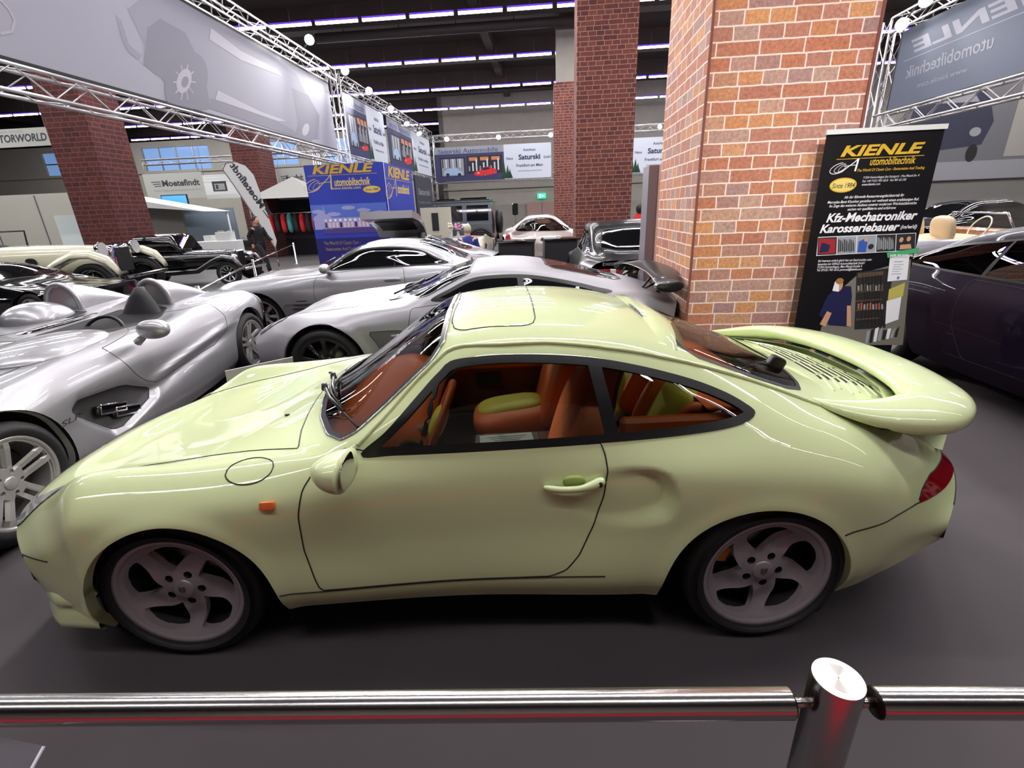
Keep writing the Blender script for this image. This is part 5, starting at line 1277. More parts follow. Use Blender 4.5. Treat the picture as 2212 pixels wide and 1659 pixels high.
# ================================================================== the other cars
def five_face(r, a): return .030 - .022 * np.clip((r - .10) / .10, 0, 1) + 0 * a
def spoke_holes(n, w0, w1, r0, r1, double=False):
    """n openings between straight spokes of half width w0 (hub) .. w1 (rim)"""
    def f(r, a):
        seg = 2 * PI / n; d = np.abs((a + seg / 2) % seg - seg / 2)              # distance from the spoke axis
        u = np.clip((r - r0) / (r1 - r0), 0, 1); edge = r * np.sin(np.clip(d, 0, PI / 2)) - (w0 + (w1 - w0) * u)
        if double: edge = np.maximum(edge, np.where(u > .12, .5 * (w0 + (w1 - w0) * u) - r * np.sin(np.clip(d, 0, PI / 2)), -1) - .004)
        return np.where((r > r0) & (r < r1), np.minimum(edge, np.minimum(r - r0, r1 - r) * 1.0 + .004), -.01)
    return f
def make_car(name, label, loc, rz, paint, C, arches, wheels, dlo=None, wsh=None, rwin=None, regions=(), cat='car', bend=None, nx=150, ns=8, glassm=None, rim=None, wheel_kw=None, trimw=.02, pillars=(), trim=None, smooth=1.5, gap=None, lamp_offset=.004, nose_z=None, cuts=()):
    """regions: (part name, kind, outline, material, mirrored part?)"""
    root = thing(name, label, cat, loc, rz)
    P = body_grid(C, nx, ns, bend, smooth); S = grid_surf(P); out = dict(root=root, P=P)
    glassm = glassm or DGLASS; trim = trim or TRIM; gap = gap or SEAMK
    for (cx, cz, R, wmin) in arches:
        S, _ = S.cut(lambda V: np.where(V[:, 1] < -wmin, np.hypot(V[:, 0] - cx, V[:, 2] - cz) - R, 1.0))
    for f in cuts: S, _ = S.cut(f)
    if dlo:
        win, S = S.cut(side(dlo, True, .3)); gin, fr_ = win.cut(side(dlo, True, .3)(win.V) - trimw)
        for (x, k, hw) in pillars:
            bp_, gin = gin.cut(lambda V: hw - np.abs(V[:, 0] - (x + k * (V[:, 2] - .9)))); fr_ = fr_.join(bp_)
        if fr_.F: fr_.offset(.002).build('window_trim', trim, root); fr_.offset(.002).mirrored().build('window_trim', trim, root)
        gin.build('side_window', glassm, root); gin.mirrored().build('side_window', glassm, root)
    for nm, o_ in (('windscreen', wsh), ('rear_window', rwin)):
        if o_:
            w_, S = S.cut(plan(o_, False, .6)); gi, fr_ = w_.cut(plan(o_, False, .6)(w_.V) - trimw * .8)
            gi.both().build(nm, glassm, root); fr_.offset(.002).both().build(nm + '_trim', trim, root)
    seams = []
    for (pn, kind, o_, m_, single) in regions:
        f = o_ if callable(o_) else (side(o_, False, .45) if kind == 'side' else plan(o_, False, .3))
        r_, S = S.cut(f)
        if not r_.F: continue
        if m_ is not paint and m_ is not None and 'light' in pn: r_ = r_.offset(lamp_offset)
        if single: r_.both().build(pn, m_ or paint, root)
        else: r_.build(pn, m_ or paint, root); r_.mirrored().build(pn, m_ or paint, root)
        seams.append(r_)
    nr = [a for a in arches]
    L = lambda p: p[1] < -.5 and any(math.hypot(p[0] - a[0], p[2] - a[1]) < a[2] + .006 for a in nr)
    S = S.lip((0, .04, 0), L)
    body = S.both()
    ends = cap_end(P, 0, nose_z).join(cap_end(P, -1, nose_z)).both()
    body.join(ends).build('body_shell', paint, root)
    if seams: seam(seams, root, gap, .0028, lambda p: not L(p))
    b = MB(); x0, x1 = C[0][0][0], C[0][-1][0]; zz = min(k[2] for k in C[0])
    b.box(((x0 + x1) / 2, 0, zz + .08), (x1 - x0 - .5, 1.2, .1)); b.build('underbody', WELL, root)
    for (cx, cz, R, wmin) in arches:
        for sy in (-1, 1):
            b = MB(); b.lathe([(R + .004, sy * (abs(wheels[0][1]) - .0)), (R + .004, sy * .5), (.05, sy * .5)], c=(cx, 0, cz), axis='y', n=30, a0=-.4, a1=PI + .4); b.build('wheel_housing', WELL, root)
    kw = dict(holes=spoke_holes(5, .030, .045, .075, .215), lugs=5); kw.update(wheel_kw or {})
    for (x, y, z, R, rr) in wheels:
        for sy in (-1, 1):
            wheel(root, (x, sy * abs(y), z), R, rr, kw.get('face', five_face), dict(rim=rim or RIMS), wd=.23, flip=sy > 0, **{k: v for k, v in kw.items() if k != 'face'})
    out['S'] = S
    return out
def mirror_pair(root, x, w, z, m, s=1.0, near=True):
    for sy in (-1, 1):
        b = MB(); pillow(b, (x, sy * w, z), (.13 * s, .22 * s, .13 * s), 0, None, 2.4, n=10); o = b.build('door_mirror', m, root)
        b = MB(); b.tube([(x + .02, sy * (w - .05 * s), z - .04 * s), (x + .03, sy * (w - .16 * s), z - .09 * s)], [.03 * s, .035 * s], 0, 8); b.build('mirror_foot', m, o)

# ---- silver convertible with hardtop behind, parked parallel
SLC = [
 [(-.85,.62,.30),(-.7,.74,.20),(-.4,.80,.19),(.5,.80,.21),(1.9,.80,.21),(2.5,.82,.22),(3.2,.78,.27),(3.62,.66,.36)],
 [(-.85,.68,.38),(-.6,.82,.32),(0,.875,.33),(.6,.86,.33),(1.9,.86,.33),(2.5,.88,.34),(3.2,.84,.36),(3.62,.72,.42)],
 [(-.85,.70,.50),(-.6,.85,.50),(0,.905,.52),(1,.90,.55),(2,.90,.56),(2.5,.905,.56),(3.2,.88,.56),(3.62,.78,.54)],
 [(-.85,.68,.62),(-.6,.83,.68),(0,.89,.73),(1,.885,.77),(2,.89,.79),(2.5,.89,.80),(3.2,.86,.80),(3.62,.76,.74)],
 [(-.85,.60,.67),(-.6,.74,.765),(0,.80,.83),(.8,.81,.905),(1.4,.805,.935),(2.2,.81,.955),(2.8,.81,.96),(3.3,.78,.94),(3.62,.70,.84)],
 [(-.85,.45,.69),(-.6,.56,.79),(0,.6,.875),(.8,.7,.93),(1.0,.76,.955),(1.3,.735,1.05),(1.6,.72,1.09),(2.1,.71,1.10),(2.5,.715,1.05),(2.9,.73,.99),(3.3,.62,.97),(3.62,.55,.87)],
 [(-.85,.3,.70),(0,.42,.89),(.8,.5,.945),(1.0,.62,.99),(1.25,.64,1.12),(1.55,.61,1.23),(2.0,.595,1.255),(2.4,.60,1.21),(2.75,.62,1.09),(3.05,.56,.995),(3.3,.45,.98),(3.62,.4,.88)],
 [(-.85,.15,.70),(0,.2,.90),(.75,.3,.955),(1.0,.36,1.03),(1.3,.38,1.19),(1.6,.36,1.28),(2.0,.35,1.30),(2.4,.36,1.26),(2.75,.38,1.14),(3.05,.33,1.0),(3.3,.25,.985),(3.62,.2,.885)],
 [(-.85,0,.70),(0,0,.905),(.7,0,.96),(1.0,0,1.06),(1.3,0,1.21),(1.6,0,1.30),(2.0,0,1.315),(2.4,0,1.275),(2.75,0,1.155),(3.05,0,1.005),(3.3,0,.985),(3.62,0,.885)]]
def sl_bend(P):
    x, w = P[..., 0], -P[..., 1]
    f = np.clip((-.2 - x) / .65, 0, 1)**1.5; r = np.clip((x - 3.1) / .52, 0, 1)**1.5
    P[..., 0] = x + .22 * f * np.clip(w / .8, 0, 1.2)**3 - .14 * r * np.clip(w / .8, 0, 1.2)**3; return P
slw = hall(0, 0, 0)
R = make_car('convertible_with_hardtop', 'bright silver hardtop convertible behind the open speedster and satin coupe', (-2.20, 5.56, 0), 0, SILVER2, SLC,
    [(0, .33, .365, .5), (2.50, .33, .36, .5)], [(0, .80, .325, .325, .235), (2.50, .80, .325, .325, .235)],
    dlo=[(.98,.955),(1.22,1.09),(1.48,1.205),(1.75,1.235),(2.1,1.225),(2.4,1.17),(2.62,1.06),(2.78,.985),(2.3,.965),(1.5,.952)],
    wsh=[(.80,0),(.84,.35),(.93,.60),(1.04,.70),(1.15,.70),(1.52,.59),(1.56,.3),(1.56,0),(1.56,-.1),(.80,-.1)],
    rwin=[(2.32,0),(2.32,.35),(2.40,.50),(2.62,.54),(2.90,.52),(3.02,.40),(3.04,0),(3.04,-.1),(2.32,-.1)],
    regions=[('door', 'side', [(.92,.90),(.86,.80),(.84,.60),(.90,.34),(2.0,.34),(2.12,.50),(2.16,.70),(2.14,.95),(1.5,.945)], None, False),
             ('side_cladding', 'side', [(-.3,.34),(.5,.34),(2.1,.34),(2.2,.36),(2.2,.50),(1.5,.505),(.40,.505),(.36,.40),(-.3,.40)], SILVER, False),
             ('hood', 'plan', [(-.75,0),(-.72,.5),(-.5,.62),(0,.66),(.6,.70),(.80,.72),(.78,.4),(.76,0),(.76,-.1),(-.75,-.1)], None, True),
             ('tail_light', 'side', [(3.36,.62),(3.36,.82),(3.42,.86),(3.7,.86),(3.7,.62)], REDL, False),
             ('boot_lid', 'plan', [(3.08,0),(3.08,.55),(3.2,.64),(3.5,.62),(3.6,.5),(3.6,-.1),(3.08,-.1)], None, True)],
    pillars=((2.02, -.12, .010),), bend=sl_bend, rim=RIMS, wheel_kw=dict(holes=spoke_holes(8, .014, .026, .08, .205)))
rt = R['root']
mirror_pair(rt, 1.06, .93, .99, SILVER2)
for sy in (-1, 1):
    b = MB(); pillow(b, (1.98, sy * .895, .80), (.24, .03, .045)); b.build('door_handle', SILVER2, rt)
    for k in range(3): b = MB(); pillow(b, (.62, sy * .895, .44 + .055 * k), (.26, .03, .02)); b.build('fender_gill', BLACK, rt)
b = MB(); b.tube([(.86, -.45, 1.0), (1.0, -.2, 1.08)], .01, 0, 6); b.build('wiper', BLACK, rt)
b = MB(); pillow(b, (3.12, -.66, 1.01), (.02, .02, .07)); b.build('aerial', BLACK, rt)
# ---- satin grey coupe with carbon wing, right behind the green one
MC = [
 [(-.90,.70,.20),(-.7,.82,.15),(-.3,.88,.16),(.5,.88,.17),(2.0,.88,.17),(2.6,.90,.20),(3.1,.84,.24),(3.5,.74,.34)],
 [(-.90,.74,.30),(-.6,.90,.28),(0,.96,.30),(.6,.93,.30),(2.0,.93,.30),(2.68,.97,.32),(3.2,.90,.36),(3.5,.80,.42)],
 [(-.90,.74,.42),(-.6,.92,.46),(0,.985,.50),(.7,.93,.52),(1.9,.94,.56),(2.68,.99,.56),(3.2,.92,.56),(3.5,.82,.52)],
 [(-.90,.70,.50),(-.6,.88,.60),(0,.96,.69),(.7,.90,.72),(1.9,.91,.77),(2.68,.96,.79),(3.2,.88,.76),(3.5,.78,.68)],
 [(-.90,.62,.52),(-.6,.76,.68),(0,.84,.765),(.7,.83,.82),(1.3,.82,.86),(1.9,.82,.90),(2.68,.84,.90),(3.2,.78,.84),(3.5,.70,.74)],
 [(-.90,.46,.54),(-.6,.56,.71),(0,.62,.80),(.6,.68,.86),(.9,.77,.885),(1.2,.745,.98),(1.6,.73,1.02),(2.1,.73,1.0),(2.6,.74,.955),(3.1,.62,.885),(3.5,.52,.77)],
 [(-.90,.3,.56),(0,.42,.83),(.6,.50,.89),(.85,.62,.93),(1.15,.64,1.06),(1.45,.62,1.155),(1.9,.60,1.165),(2.3,.58,1.10),(2.7,.56,1.0),(3.1,.46,.90),(3.5,.4,.78)],
 [(-.90,.15,.57),(0,.2,.86),(.6,.3,.92),(.85,.34,.98),(1.15,.38,1.13),(1.45,.37,1.225),(1.9,.36,1.24),(2.3,.35,1.16),(2.7,.34,1.04),(3.1,.26,.92),(3.5,.2,.79)],
 [(-.90,0,.575),(0,0,.865),(.6,0,.93),(.85,0,1.0),(1.15,0,1.15),(1.45,0,1.24),(1.9,0,1.255),(2.3,0,1.175),(2.7,0,1.05),(3.1,0,.925),(3.5,0,.79)]]
def m_bend(P):
    x, w = P[..., 0], -P[..., 1]
    f = np.clip((-.1 - x) / .88, 0, 1)**1.4; r = np.clip((x - 2.9) / .6, 0, 1)**1.5
    P[..., 0] = x + .34 * f * np.clip(w / .9, 0, 1.2)**3 - .20 * r * np.clip(w / .9, 0, 1.2)**3
    z = P[..., 2]; P[..., 2] = np.where(z > .9, .9 + (z - .9) * .80, z)
    for cx, cz, R_ in ((0, .34, .395), (2.68, .345, .40)):
        d = np.hypot(P[..., 0] - cx, P[..., 2] - cz) - R_; P[..., 1] -= .02 * np.exp(-(d / .05)**2) * (P[..., 1] < -.8)
    return P
BRIM = mat('black_wheel_enamel', (18, 17, 18), .25, coat=.8)
R = make_car('racing_coupe', 'satin grey coupe with black wheels and carbon rear wing, behind the green coupe', (-.37, 3.06, 0), math.radians(-1), MATTE, MC,
    [(0, .34, .395, .6), (2.68, .345, .40, .6)], [(0, .965, .345, .345, .262), (2.68, .975, .35, .35, .262)],
    dlo=[(1.03,.885),(1.22,.99),(1.42,1.068),(1.65,1.088),(1.95,1.078),(2.3,1.02),(2.6,.95),(2.74,.905),(2.2,.888),(1.5,.884)],
    wsh=[(.62,0),(.66,.35),(.76,.58),(.90,.74),(1.0,.745),(1.40,.605),(1.43,.3),(1.43,0),(1.43,-.1),(.62,-.1)],
    rwin=[(2.15,0),(2.15,.35),(2.22,.46),(2.6,.46),(2.86,.42),(2.95,.3),(2.96,0),(2.96,-.1),(2.15,-.1)],
    regions=[('fender_vent', 'side', [(.43,.645),(.50,.54),(.56,.40),(.60,.36),(.74,.36),(.80,.44),(.80,.63),(.70,.645)], mat('vent_grey', (92, 90, 92), .5), False),
             ('door', 'side', [(.84,.83),(.80,.60),(.82,.30),(1.9,.30),(2.0,.50),(2.04,.75),(2.0,.895),(1.4,.885)], None, False),
             ('hood', 'plan', [(-.85,0),(-.85,.42),(-.6,.52),(0,.60),(.55,.66),(.60,.45),(.56,0),(.56,-.1),(-.85,-.1)], None, True),
             ('headlight', 'plan', [(-.78,.56),(-.62,.66),(-.45,.70),(-.42,.62),(-.60,.56)], WHITEL, False)],
    pillars=((1.90, -.10, .03),), bend=m_bend, rim=BRIM, wheel_kw=dict(holes=spoke_holes(10, .010, .016, .06, .235), lugs=5), trimw=.03)
rt = R['root']
b = MB(); pillow(b, (.70, -.955, .60), (.12, .02, .035)); b.build('vent_badge', CHROME, rt)
b = MB(); pillow(b, (.66, -.44, .885), (.22, .34, .03), 0, RY(-.15), 3); b.build('air_scoop', BLACK, rt)
for y in (-.25, .30): b = MB(); pillow(b, (.30, y, .875), (.05, .03, .015)); b.build('bonnet_pin', BLACK, rt)
b = MB(); b.tube([(.62, -.50, .925), (.80, -.25, .98), (.86, -.05, 1.0)], .010, 0, 6); b.build('wiper', BLACK, rt)
secs = []
for t in np.linspace(-1, 1, 31):
    ch = .17 + .10 * (1 - abs(t)**6); zc = 1.045 - .09 * abs(t)**4; xx = 3.32 - .06 * t * t; yy = t * .86
    secs.append([(xx + ch * .5 * math.cos(a) * (1 if 1 else 1), yy, zc + .012 * math.sin(a) + .018 * math.cos(a)) for a in np.linspace(0, 2 * PI, 17)[:-1]])
b = MB(); loft(b, secs); wg = b.build('carbon_wing', CARBON, rt)
for t in (-1, 1):
    b = MB(); secs = []
    for k in range(9):
        a = k / 8; secs.append([(3.26 + .14 * math.cos(q_) * (1 - .1 * a), t * (.86 + .06 * math.sin(a * PI / 2)), .955 + .06 * math.sin(q_) * (1 - .1 * a)) for q_ in np.linspace(0, 2 * PI, 21)[:-1]])
    loft(b, secs); b.build('wing_end_plate', CARBON, rt)
    b = MB(); y = t * .50; A_, B_, C_, D_, E_ = (3.10, y, .86), (3.28, y, .82), (3.22, y, 1.02), (3.38, y, 1.02), (3.25, y, .93)
    for p, q_ in ((A_, C_), (B_, D_), (A_, B_), (C_, D_), (A_, E_), (E_, D_), (B_, E_), (E_, C_)): b.tube([p, q_], .011, 0, 6)
    b.build('wing_bracket', BLACK, rt)
b = MB(); pillow(b, (3.38, -.62, .74), (.3, .42, .2), 0, None, 3); 
# ---- open speedster at the left
SR = [
 [(-1.05,.60,.16),(-.7,.82,.13),(0,.86,.14),(.5,.88,.14),(2.1,.90,.14),(2.7,.88,.18),(3.3,.80,.24),(3.82,.62,.34)],
 [(-1.05,.64,.24),(-.6,.88,.26),(0,.95,.28),(.5,.92,.26),(1.2,.93,.24),(2.1,.95,.24),(2.72,.96,.30),(3.3,.90,.34),(3.82,.74,.42)],
 [(-1.05,.64,.34),(-.6,.90,.42),(0,.975,.50),(.55,.90,.46),(1.1,.89,.46),(2.0,.93,.50),(2.72,.99,.54),(3.3,.94,.54),(3.82,.80,.54)],
 [(-1.05,.58,.42),(-.6,.84,.56),(0,.94,.685),(.55,.88,.69),(1.1,.875,.72),(2.0,.90,.76),(2.72,.96,.80),(3.3,.90,.80),(3.82,.78,.72)],
 [(-1.05,.50,.45),(-.6,.72,.66),(0,.82,.77),(.55,.80,.81),(1.1,.79,.84),(1.8,.80,.84),(2.2,.82,.88),(2.72,.84,.91),(3.3,.78,.885),(3.82,.68,.78)],
 [(-1.05,.36,.47),(-.6,.52,.68),(0,.60,.79),(.55,.62,.835),(1.0,.64,.87),(1.4,.66,.87),(1.9,.68,.86),(2.2,.68,.91),(2.72,.66,.93),(3.3,.60,.90),(3.82,.5,.80)],
 [(-1.05,.24,.49),(0,.38,.80),(.55,.42,.85),(1.0,.46,.885),(1.4,.46,.88),(1.9,.46,.88),(2.2,.46,.92),(2.72,.44,.93),(3.3,.40,.90),(3.82,.34,.81)],
 [(-1.05,.12,.50),(0,.17,.83),(.5,.2,.87),(1.0,.22,.895),(1.9,.22,.89),(2.4,.22,.92),(2.9,.22,.92),(3.82,.17,.815)],
 [(-1.05,0,.51),(0,0,.85),(.5,0,.885),(1.0,0,.90),(1.9,0,.895),(2.4,0,.93),(2.9,0,.925),(3.82,0,.82)]]
def s_bend(P):
    x, w = P[..., 0], -P[..., 1]
    f = np.clip((-.1 - x) / .95, 0, 1)**1.4; r = np.clip((x - 3.1) / .7, 0, 1)**1.5
    P[..., 0] = x + .5 * f * np.clip(w / .9, 0, 1.2)**3 - .26 * r * np.clip(w / .9, 0, 1.2)**3
    x, z = P[..., 0], P[..., 2]
    D = sdf([(.50,.56),(.60,.625),(1.02,.585),(1.12,.56),(1.34,.43),(1.26,.335),(.90,.235),(.74,.24),(.52,.50)], x.ravel(), z.ravel(), False).reshape(x.shape)
    e = np.clip(D / .07, 0, 1); P[..., 1] += .045 * e * e * (3 - 2 * e) * (P[..., 1] < -.6)
    # sharp crease rising along the door
    d = z - (.43 + .16 * (x - 1.2)); P[..., 1] -= .030 * (np.exp(-((d - .03) / .035)**2) - .7 * np.exp(-((d + .035) / .05)**2)) * np.clip((x - 1.2) / .3, 0, 1) * np.clip((2.6 - x) / .4, 0, 1) * (P[..., 1] < -.6)
    return P
SRX, SRY = -1.43, .05
ckpt = [(1.26,.16),(1.26,.52),(1.38,.64),(1.95,.66),(2.16,.60),(2.26,.42),(2.18,.14),(1.8,.10)]
R = make_car('open_speedster', 'silver open speedster with two head fairings and black seat, left of the green coupe', (SRX - .955 * .999, SRY, 0), math.radians(92.6), SILVER, SR,
    [(0, .345, .40, .6), (2.88, .345, .405, .6)], [(0, .95, .345, .345, .258), (2.88, .965, .345, .345, .258)],
    regions=[('cockpit_opening', 'plan', ckpt, WELL, False),
             ('side_vent_panel', 'side', [(.55,.55),(.62,.588),(.98,.548),(1.06,.528),(1.27,.425),(1.22,.365),(.87,.275),(.79,.285),(.57,.50)], mat('vent_recess_grey', (44, 41, 43), .55), False),
             ('door', 'side', [(1.03,.83),(1.08,.70),(1.13,.60),(1.22,.50),(1.31,.455),(1.45,.455),(2.18,.52),(2.36,.60),(2.43,.74),(2.41,.90),(1.7,.88)], None, False),
             ('hood', 'plan', [(-.75,0),(-.75,.36),(-.3,.50),(.4,.60),(1.0,.66),(1.12,.60),(1.10,0),(1.10,-.1),(-.75,-.1)], None, True),
             ('tail_light', 'side', [(3.5,.56),(3.5,.70),(3.9,.74),(3.9,.60)], REDL, False)],
    bend=s_bend, rim=RIMS, wheel_kw=dict(holes=spoke_holes(5, .040, .052, .07, .232, True), lugs=5), nx=200, ns=10)
rt = R['root']; rt.scale = (1.055, 1.0, 1.0)
for sy in (-1, 1):
    # head fairing with an opening towards the driver
    secs = []
    for t in np.linspace(0, 1, 12):
        x = 2.28 + .80 * t; hgt = .30 * (1 - t)**.7 * min(1, .82 + t * 1.5) + .005; wd_ = .155 - .05 * t
        secs.append([(x + (.0 if t else .0), sy * .42 + wd_ * math.cos(a), .885 + hgt * max(0, math.sin(a))**.8) for a in np.linspace(PI, 0, 19)])
    b = MB(); loft(b, secs, 0, closed=False); hf = b.build('head_fairing', SILVER, rt)
    b = MB(); ringp = [Vector((2.28, sy * .42 + .150 * math.cos(a), .885 + .275 * max(0, math.sin(a))**.8)) for a in np.linspace(PI, 0, 21)]; b.tube(ringp, .026, 0, 10); b.build('fairing_hoop', SILVER, hf)
    b = MB(); b.add([(2.285, sy * .42 + .145 * math.cos(a), .885 + .26 * max(0, math.sin(a))**.8) for a in np.linspace(PI, 0, 21)], [tuple(range(21))]); b.build('fairing_mesh', SILVER2, hf)
b = MB(); pillow(b, (1.99, .42, .87), (.60, .44, .36), 0, RY(.12), 2.1); b.build('passenger_cover_dome', SILVER, rt)
b = MB(); b.box((1.74, .42, .885), (.86, .56, .02), 0, bev=.008); b.build('passenger_cover', SILVER, rt)
b = MB(); secs = []
for k in np.linspace(0, 1, 9): secs.append([(1.97 + .16 * k + .10 * math.sin(a) * (1 - .5 * k), -.42 + .25 * (1 - .86 * k**2.2) * math.cos(a), .52 + .60 * k) for a in np.linspace(0, 2 * PI, 21)[:-1]])
loft(b, secs); b.build('seat_backrest', mat('black_seat', (26, 23, 28), .55), rt)
b = MB(); pillow(b, (1.8, -.42, .58), (.5, .44, .16), 0, None, 3); b.build('seat_cushion', MATS['black_seat'], rt)
b = MB(); pillow(b, (1.75, .02, .87), (.9, .12, .09), 0, None, 4); b.build('centre_spine', BLACKP, rt)
b = MB(); pillow(b, (.98, -.44, .845), (.90, .62, .17), 0, RY(-.03), 2.3); b.build('instrument_cowl', SILVER, rt)
b = MB(); b.tube([Vector((1.56, -.42, .80)) + RY(-1.1) @ Vector((.17 * math.cos(a), .17 * math.sin(a), 0)) for a in np.linspace(0, 2 * PI, 25)[:-1]], .014, 0, 8, closed=True); b.build('steering_wheel', BLACK, rt)
for sy in (-1, 1):
    b = MB(); pillow(b, (1.27, sy * 1.03, .90), (.16, .24, .15), 0, RZ(.15 * sy), 2.3); o = b.build('door_mirror', SILVER, rt)
    b = MB(); b.tube([(1.26, sy * .96, .86), (1.28, sy * .88, .80)], [.026, .032], 0, 8); b.build('mirror_stem', SILVER, o)
    for k in range(2):
        o = (.84 + .12 * k, sy * .868, .43 - .07 * k); b = MB(); pillow(b, o, (.26, .05, .075), 1, RY(.28), 5)
        b.tube([Vector(o) + RY(.28) @ Vector((a, sy * .026, c_)) for a, c_ in ((-.11, -.028), (.12, -.028), (.12, .034), (-.11, .034))], .007, 0, 6, closed=True)
        b.build('side_exhaust', [CHROME, BLACKP], rt)
    b = MB(); b.text('SLR', .36, .505, .035, (Vector((0, sy * .945, 0)), Vector((1, 0, 0)), XZ), 0, w=.16, shear=.3, bold=.02, lift=.004) if sy < 0 else pillow(b, (.43, sy * .945, .52), (.14, .01, .03))
    b.build('fender_badge', CHROME, rt)
# ---- dark aubergine saloon at the right edge
PC = [
 [(-.85,.66,.28),(-.6,.80,.20),(0,.84,.20),(1,.84,.20),(3.0,.84,.21),(3.6,.82,.25),(4.1,.72,.34)],
 [(-.85,.72,.36),(-.5,.87,.34),(0,.91,.34),(1,.91,.33),(3.0,.91,.34),(3.6,.90,.38),(4.1,.78,.44)],
 [(-.85,.74,.50),(-.5,.89,.52),(0,.94,.54),(1,.945,.56),(3.0,.94,.56),(3.6,.92,.58),(4.1,.82,.60)],
 [(-.85,.70,.66),(-.5,.86,.74),(0,.92,.79),(1,.93,.82),(3.0,.93,.84),(3.6,.90,.84),(4.1,.80,.80)],
 [(-.85,.62,.72),(-.5,.78,.83),(0,.84,.89),(1,.865,.95),(2.0,.87,.975),(3.0,.86,.985),(3.6,.82,.965),(4.1,.72,.88)],
 [(-.85,.46,.74),(0,.62,.93),(.8,.74,.98),(1.1,.80,1.03),(1.5,.765,1.17),(2.0,.75,1.20),(2.6,.75,1.19),(3.0,.765,1.14),(3.4,.77,1.06),(3.7,.66,1.0),(4.1,.56,.91)],
 [(-.85,.3,.75),(0,.4,.95),(.8,.55,1.01),(1.1,.66,1.10),(1.5,.64,1.31),(2.0,.62,1.36),(2.5,.62,1.35),(2.9,.62,1.29),(3.3,.61,1.15),(3.6,.52,1.04),(4.1,.4,.92)],
 [(-.85,.15,.75),(0,.2,.96),(.8,.3,1.03),(1.1,.38,1.16),(1.5,.38,1.37),(2.0,.37,1.42),(2.5,.37,1.41),(2.9,.36,1.34),(3.3,.35,1.18),(3.65,.3,1.05),(4.1,.2,.925)],
 [(-.85,0,.75),(0,0,.965),(.8,0,1.04),(1.1,0,1.19),(1.5,0,1.39),(2.0,0,1.435),(2.5,0,1.42),(2.9,0,1.36),(3.3,0,1.20),(3.65,0,1.06),(4.1,0,.93)]]
pu, pv = 5.94, -.30
make_car('luxury_coupe', 'dark aubergine two-door coupe cut off by the right picture edge', hall(pu, pv, 0), math.radians(90) + HA, PURPLE, PC,
    [(0, .34, .38, .6), (3.35, .34, .38, .6)], [(0, .86, .34, .34, .235), (3.35, .86, .34, .34, .235)],
    dlo=[(1.02,1.005),(1.25,1.15),(1.48,1.28),(1.75,1.33),(2.15,1.335),(2.5,1.29),(2.95,1.22),(3.3,1.10),(3.42,1.045),(3.2,1.015),(2.0,1.0)],
    wsh=[(.80,0),(.86,.4),(1.0,.70),(1.1,.74),(1.45,.62),(1.5,.3),(1.5,0),(1.5,-.1),(.80,-.1)],
    rwin=[(2.95,0),(2.95,.4),(3.05,.52),(3.35,.52),(3.55,.42),(3.6,0),(3.6,-.1),(2.95,-.1)],
    regions=[('door', 'side', [(.92,.93),(.86,.60),(.90,.34),(2.3,.34),(2.46,.60),(2.48,.98),(1.6,.965)], None, False),
             ('side_cladding', 'side', [(-.3,.34),(2.5,.34),(2.52,.52),(-.3,.52)], None, False),
             ('tail_light', 'side', [(3.86,.62),(3.86,.86),(4.2,.86),(4.2,.62)], REDL, False)],
    glassm=SMOKE, bend=None, rim=RIMS, trimw=.018, pillars=((2.42, -.08, .02),))
# ================================================================== steel barrier in front
def on_z(px, py, z): d = _ray(px, py); t = (z - CAM[2]) / d.z; return (CAM[0] + t * d.x, CAM[1] + t * d.y, z)
SATIN = mat('satin_steel', (178, 176, 174), .20, metal=1.0)
def cap_mat():
    m = bpy.data.materials.new('brushed_cap'); m.use_nodes = True; nt = m.node_tree; b = nt.nodes['Principled BSDF']
    b.inputs['Metallic'].default_value = 1; b.inputs['Roughness'].default_value = .34; b.inputs['Base Color'].default_value = (*srgb((205, 204, 200)), 1); b.inputs['Anisotropic'].default_value = .85
    tg = nt.nodes.new('ShaderNodeTangent'); tg.direction_type = 'RADIAL'; tg.axis = 'Z'; nt.links.new(tg.outputs[0], b.inputs['Tangent']); return m
CAPM = cap_mat()
px_, py_, pz_ = on_z(1811, 1465, .94)
post = thing('barrier_post', 'round brushed steel barrier post in the foreground, lower right', 'barrier post', (px_, py_, 0))
pr = .0385
b = MB(); b.lathe([(.0, 0), (.15, 0), (.15, .008), (.14, .014), (pr, .014)], n=48); b.build('base_plate', SATIN, post)
b = MB(); b.lathe([(pr, .014), (pr, .938), (pr - .001, .9405)], n=64); b.build('post_tube', SATIN, post)
b = MB(); b.lathe([(pr - .001, .9405), (pr * .7, .941), (pr * .4, .941), (.001, .941)], n=64, smooth=False); b.build('post_cap', CAPM, post)
def rail(x0, x1, yfun, z, label, endx):
    r = thing('barrier_rail', label, 'barrier rail', (x0, yfun(x0), z)); o = Vector((x0, yfun(x0), z)); p1 = Vector((x1, yfun(x1), z)) - o
    t = p1.normalized(); R_ = .0245; b = MB(); b.tube([(0, 0, 0), p1], R_, 0, 40, cap=False); b.build('rail_tube', SATIN, r)
    for e, s_ in ((Vector((0, 0, 0)), -1), (p1, 1)):
        b = MB(); b.tube([e, e + t * s_ * .003, e + t * s_ * .004], [R_, R_ - .002, .001], 0, 32); b.build('rail_end', mat('rail_end_dark', (52, 44, 42), .3, metal=.9), r)
    e = Vector((0, 0, 0)) if endx < 0 else p1; b = MB(); b.tube([e, e + t * .032 * endx], .008, 0, 16); b.build('rail_pin', SATIN, r)
    return r
zr_ = .885
pa_ = on_z(0, 1556, zr_); pb_ = on_z(1690, 1541, zr_)
k_ = (pb_[1] - pa_[1]) / (pb_[0] - pa_[0])
rail(-1.2, px_ - pr - .031, lambda x: py_ + (x - px_) * k_, zr_, 'long steel barrier rail left of the foreground post', 1)
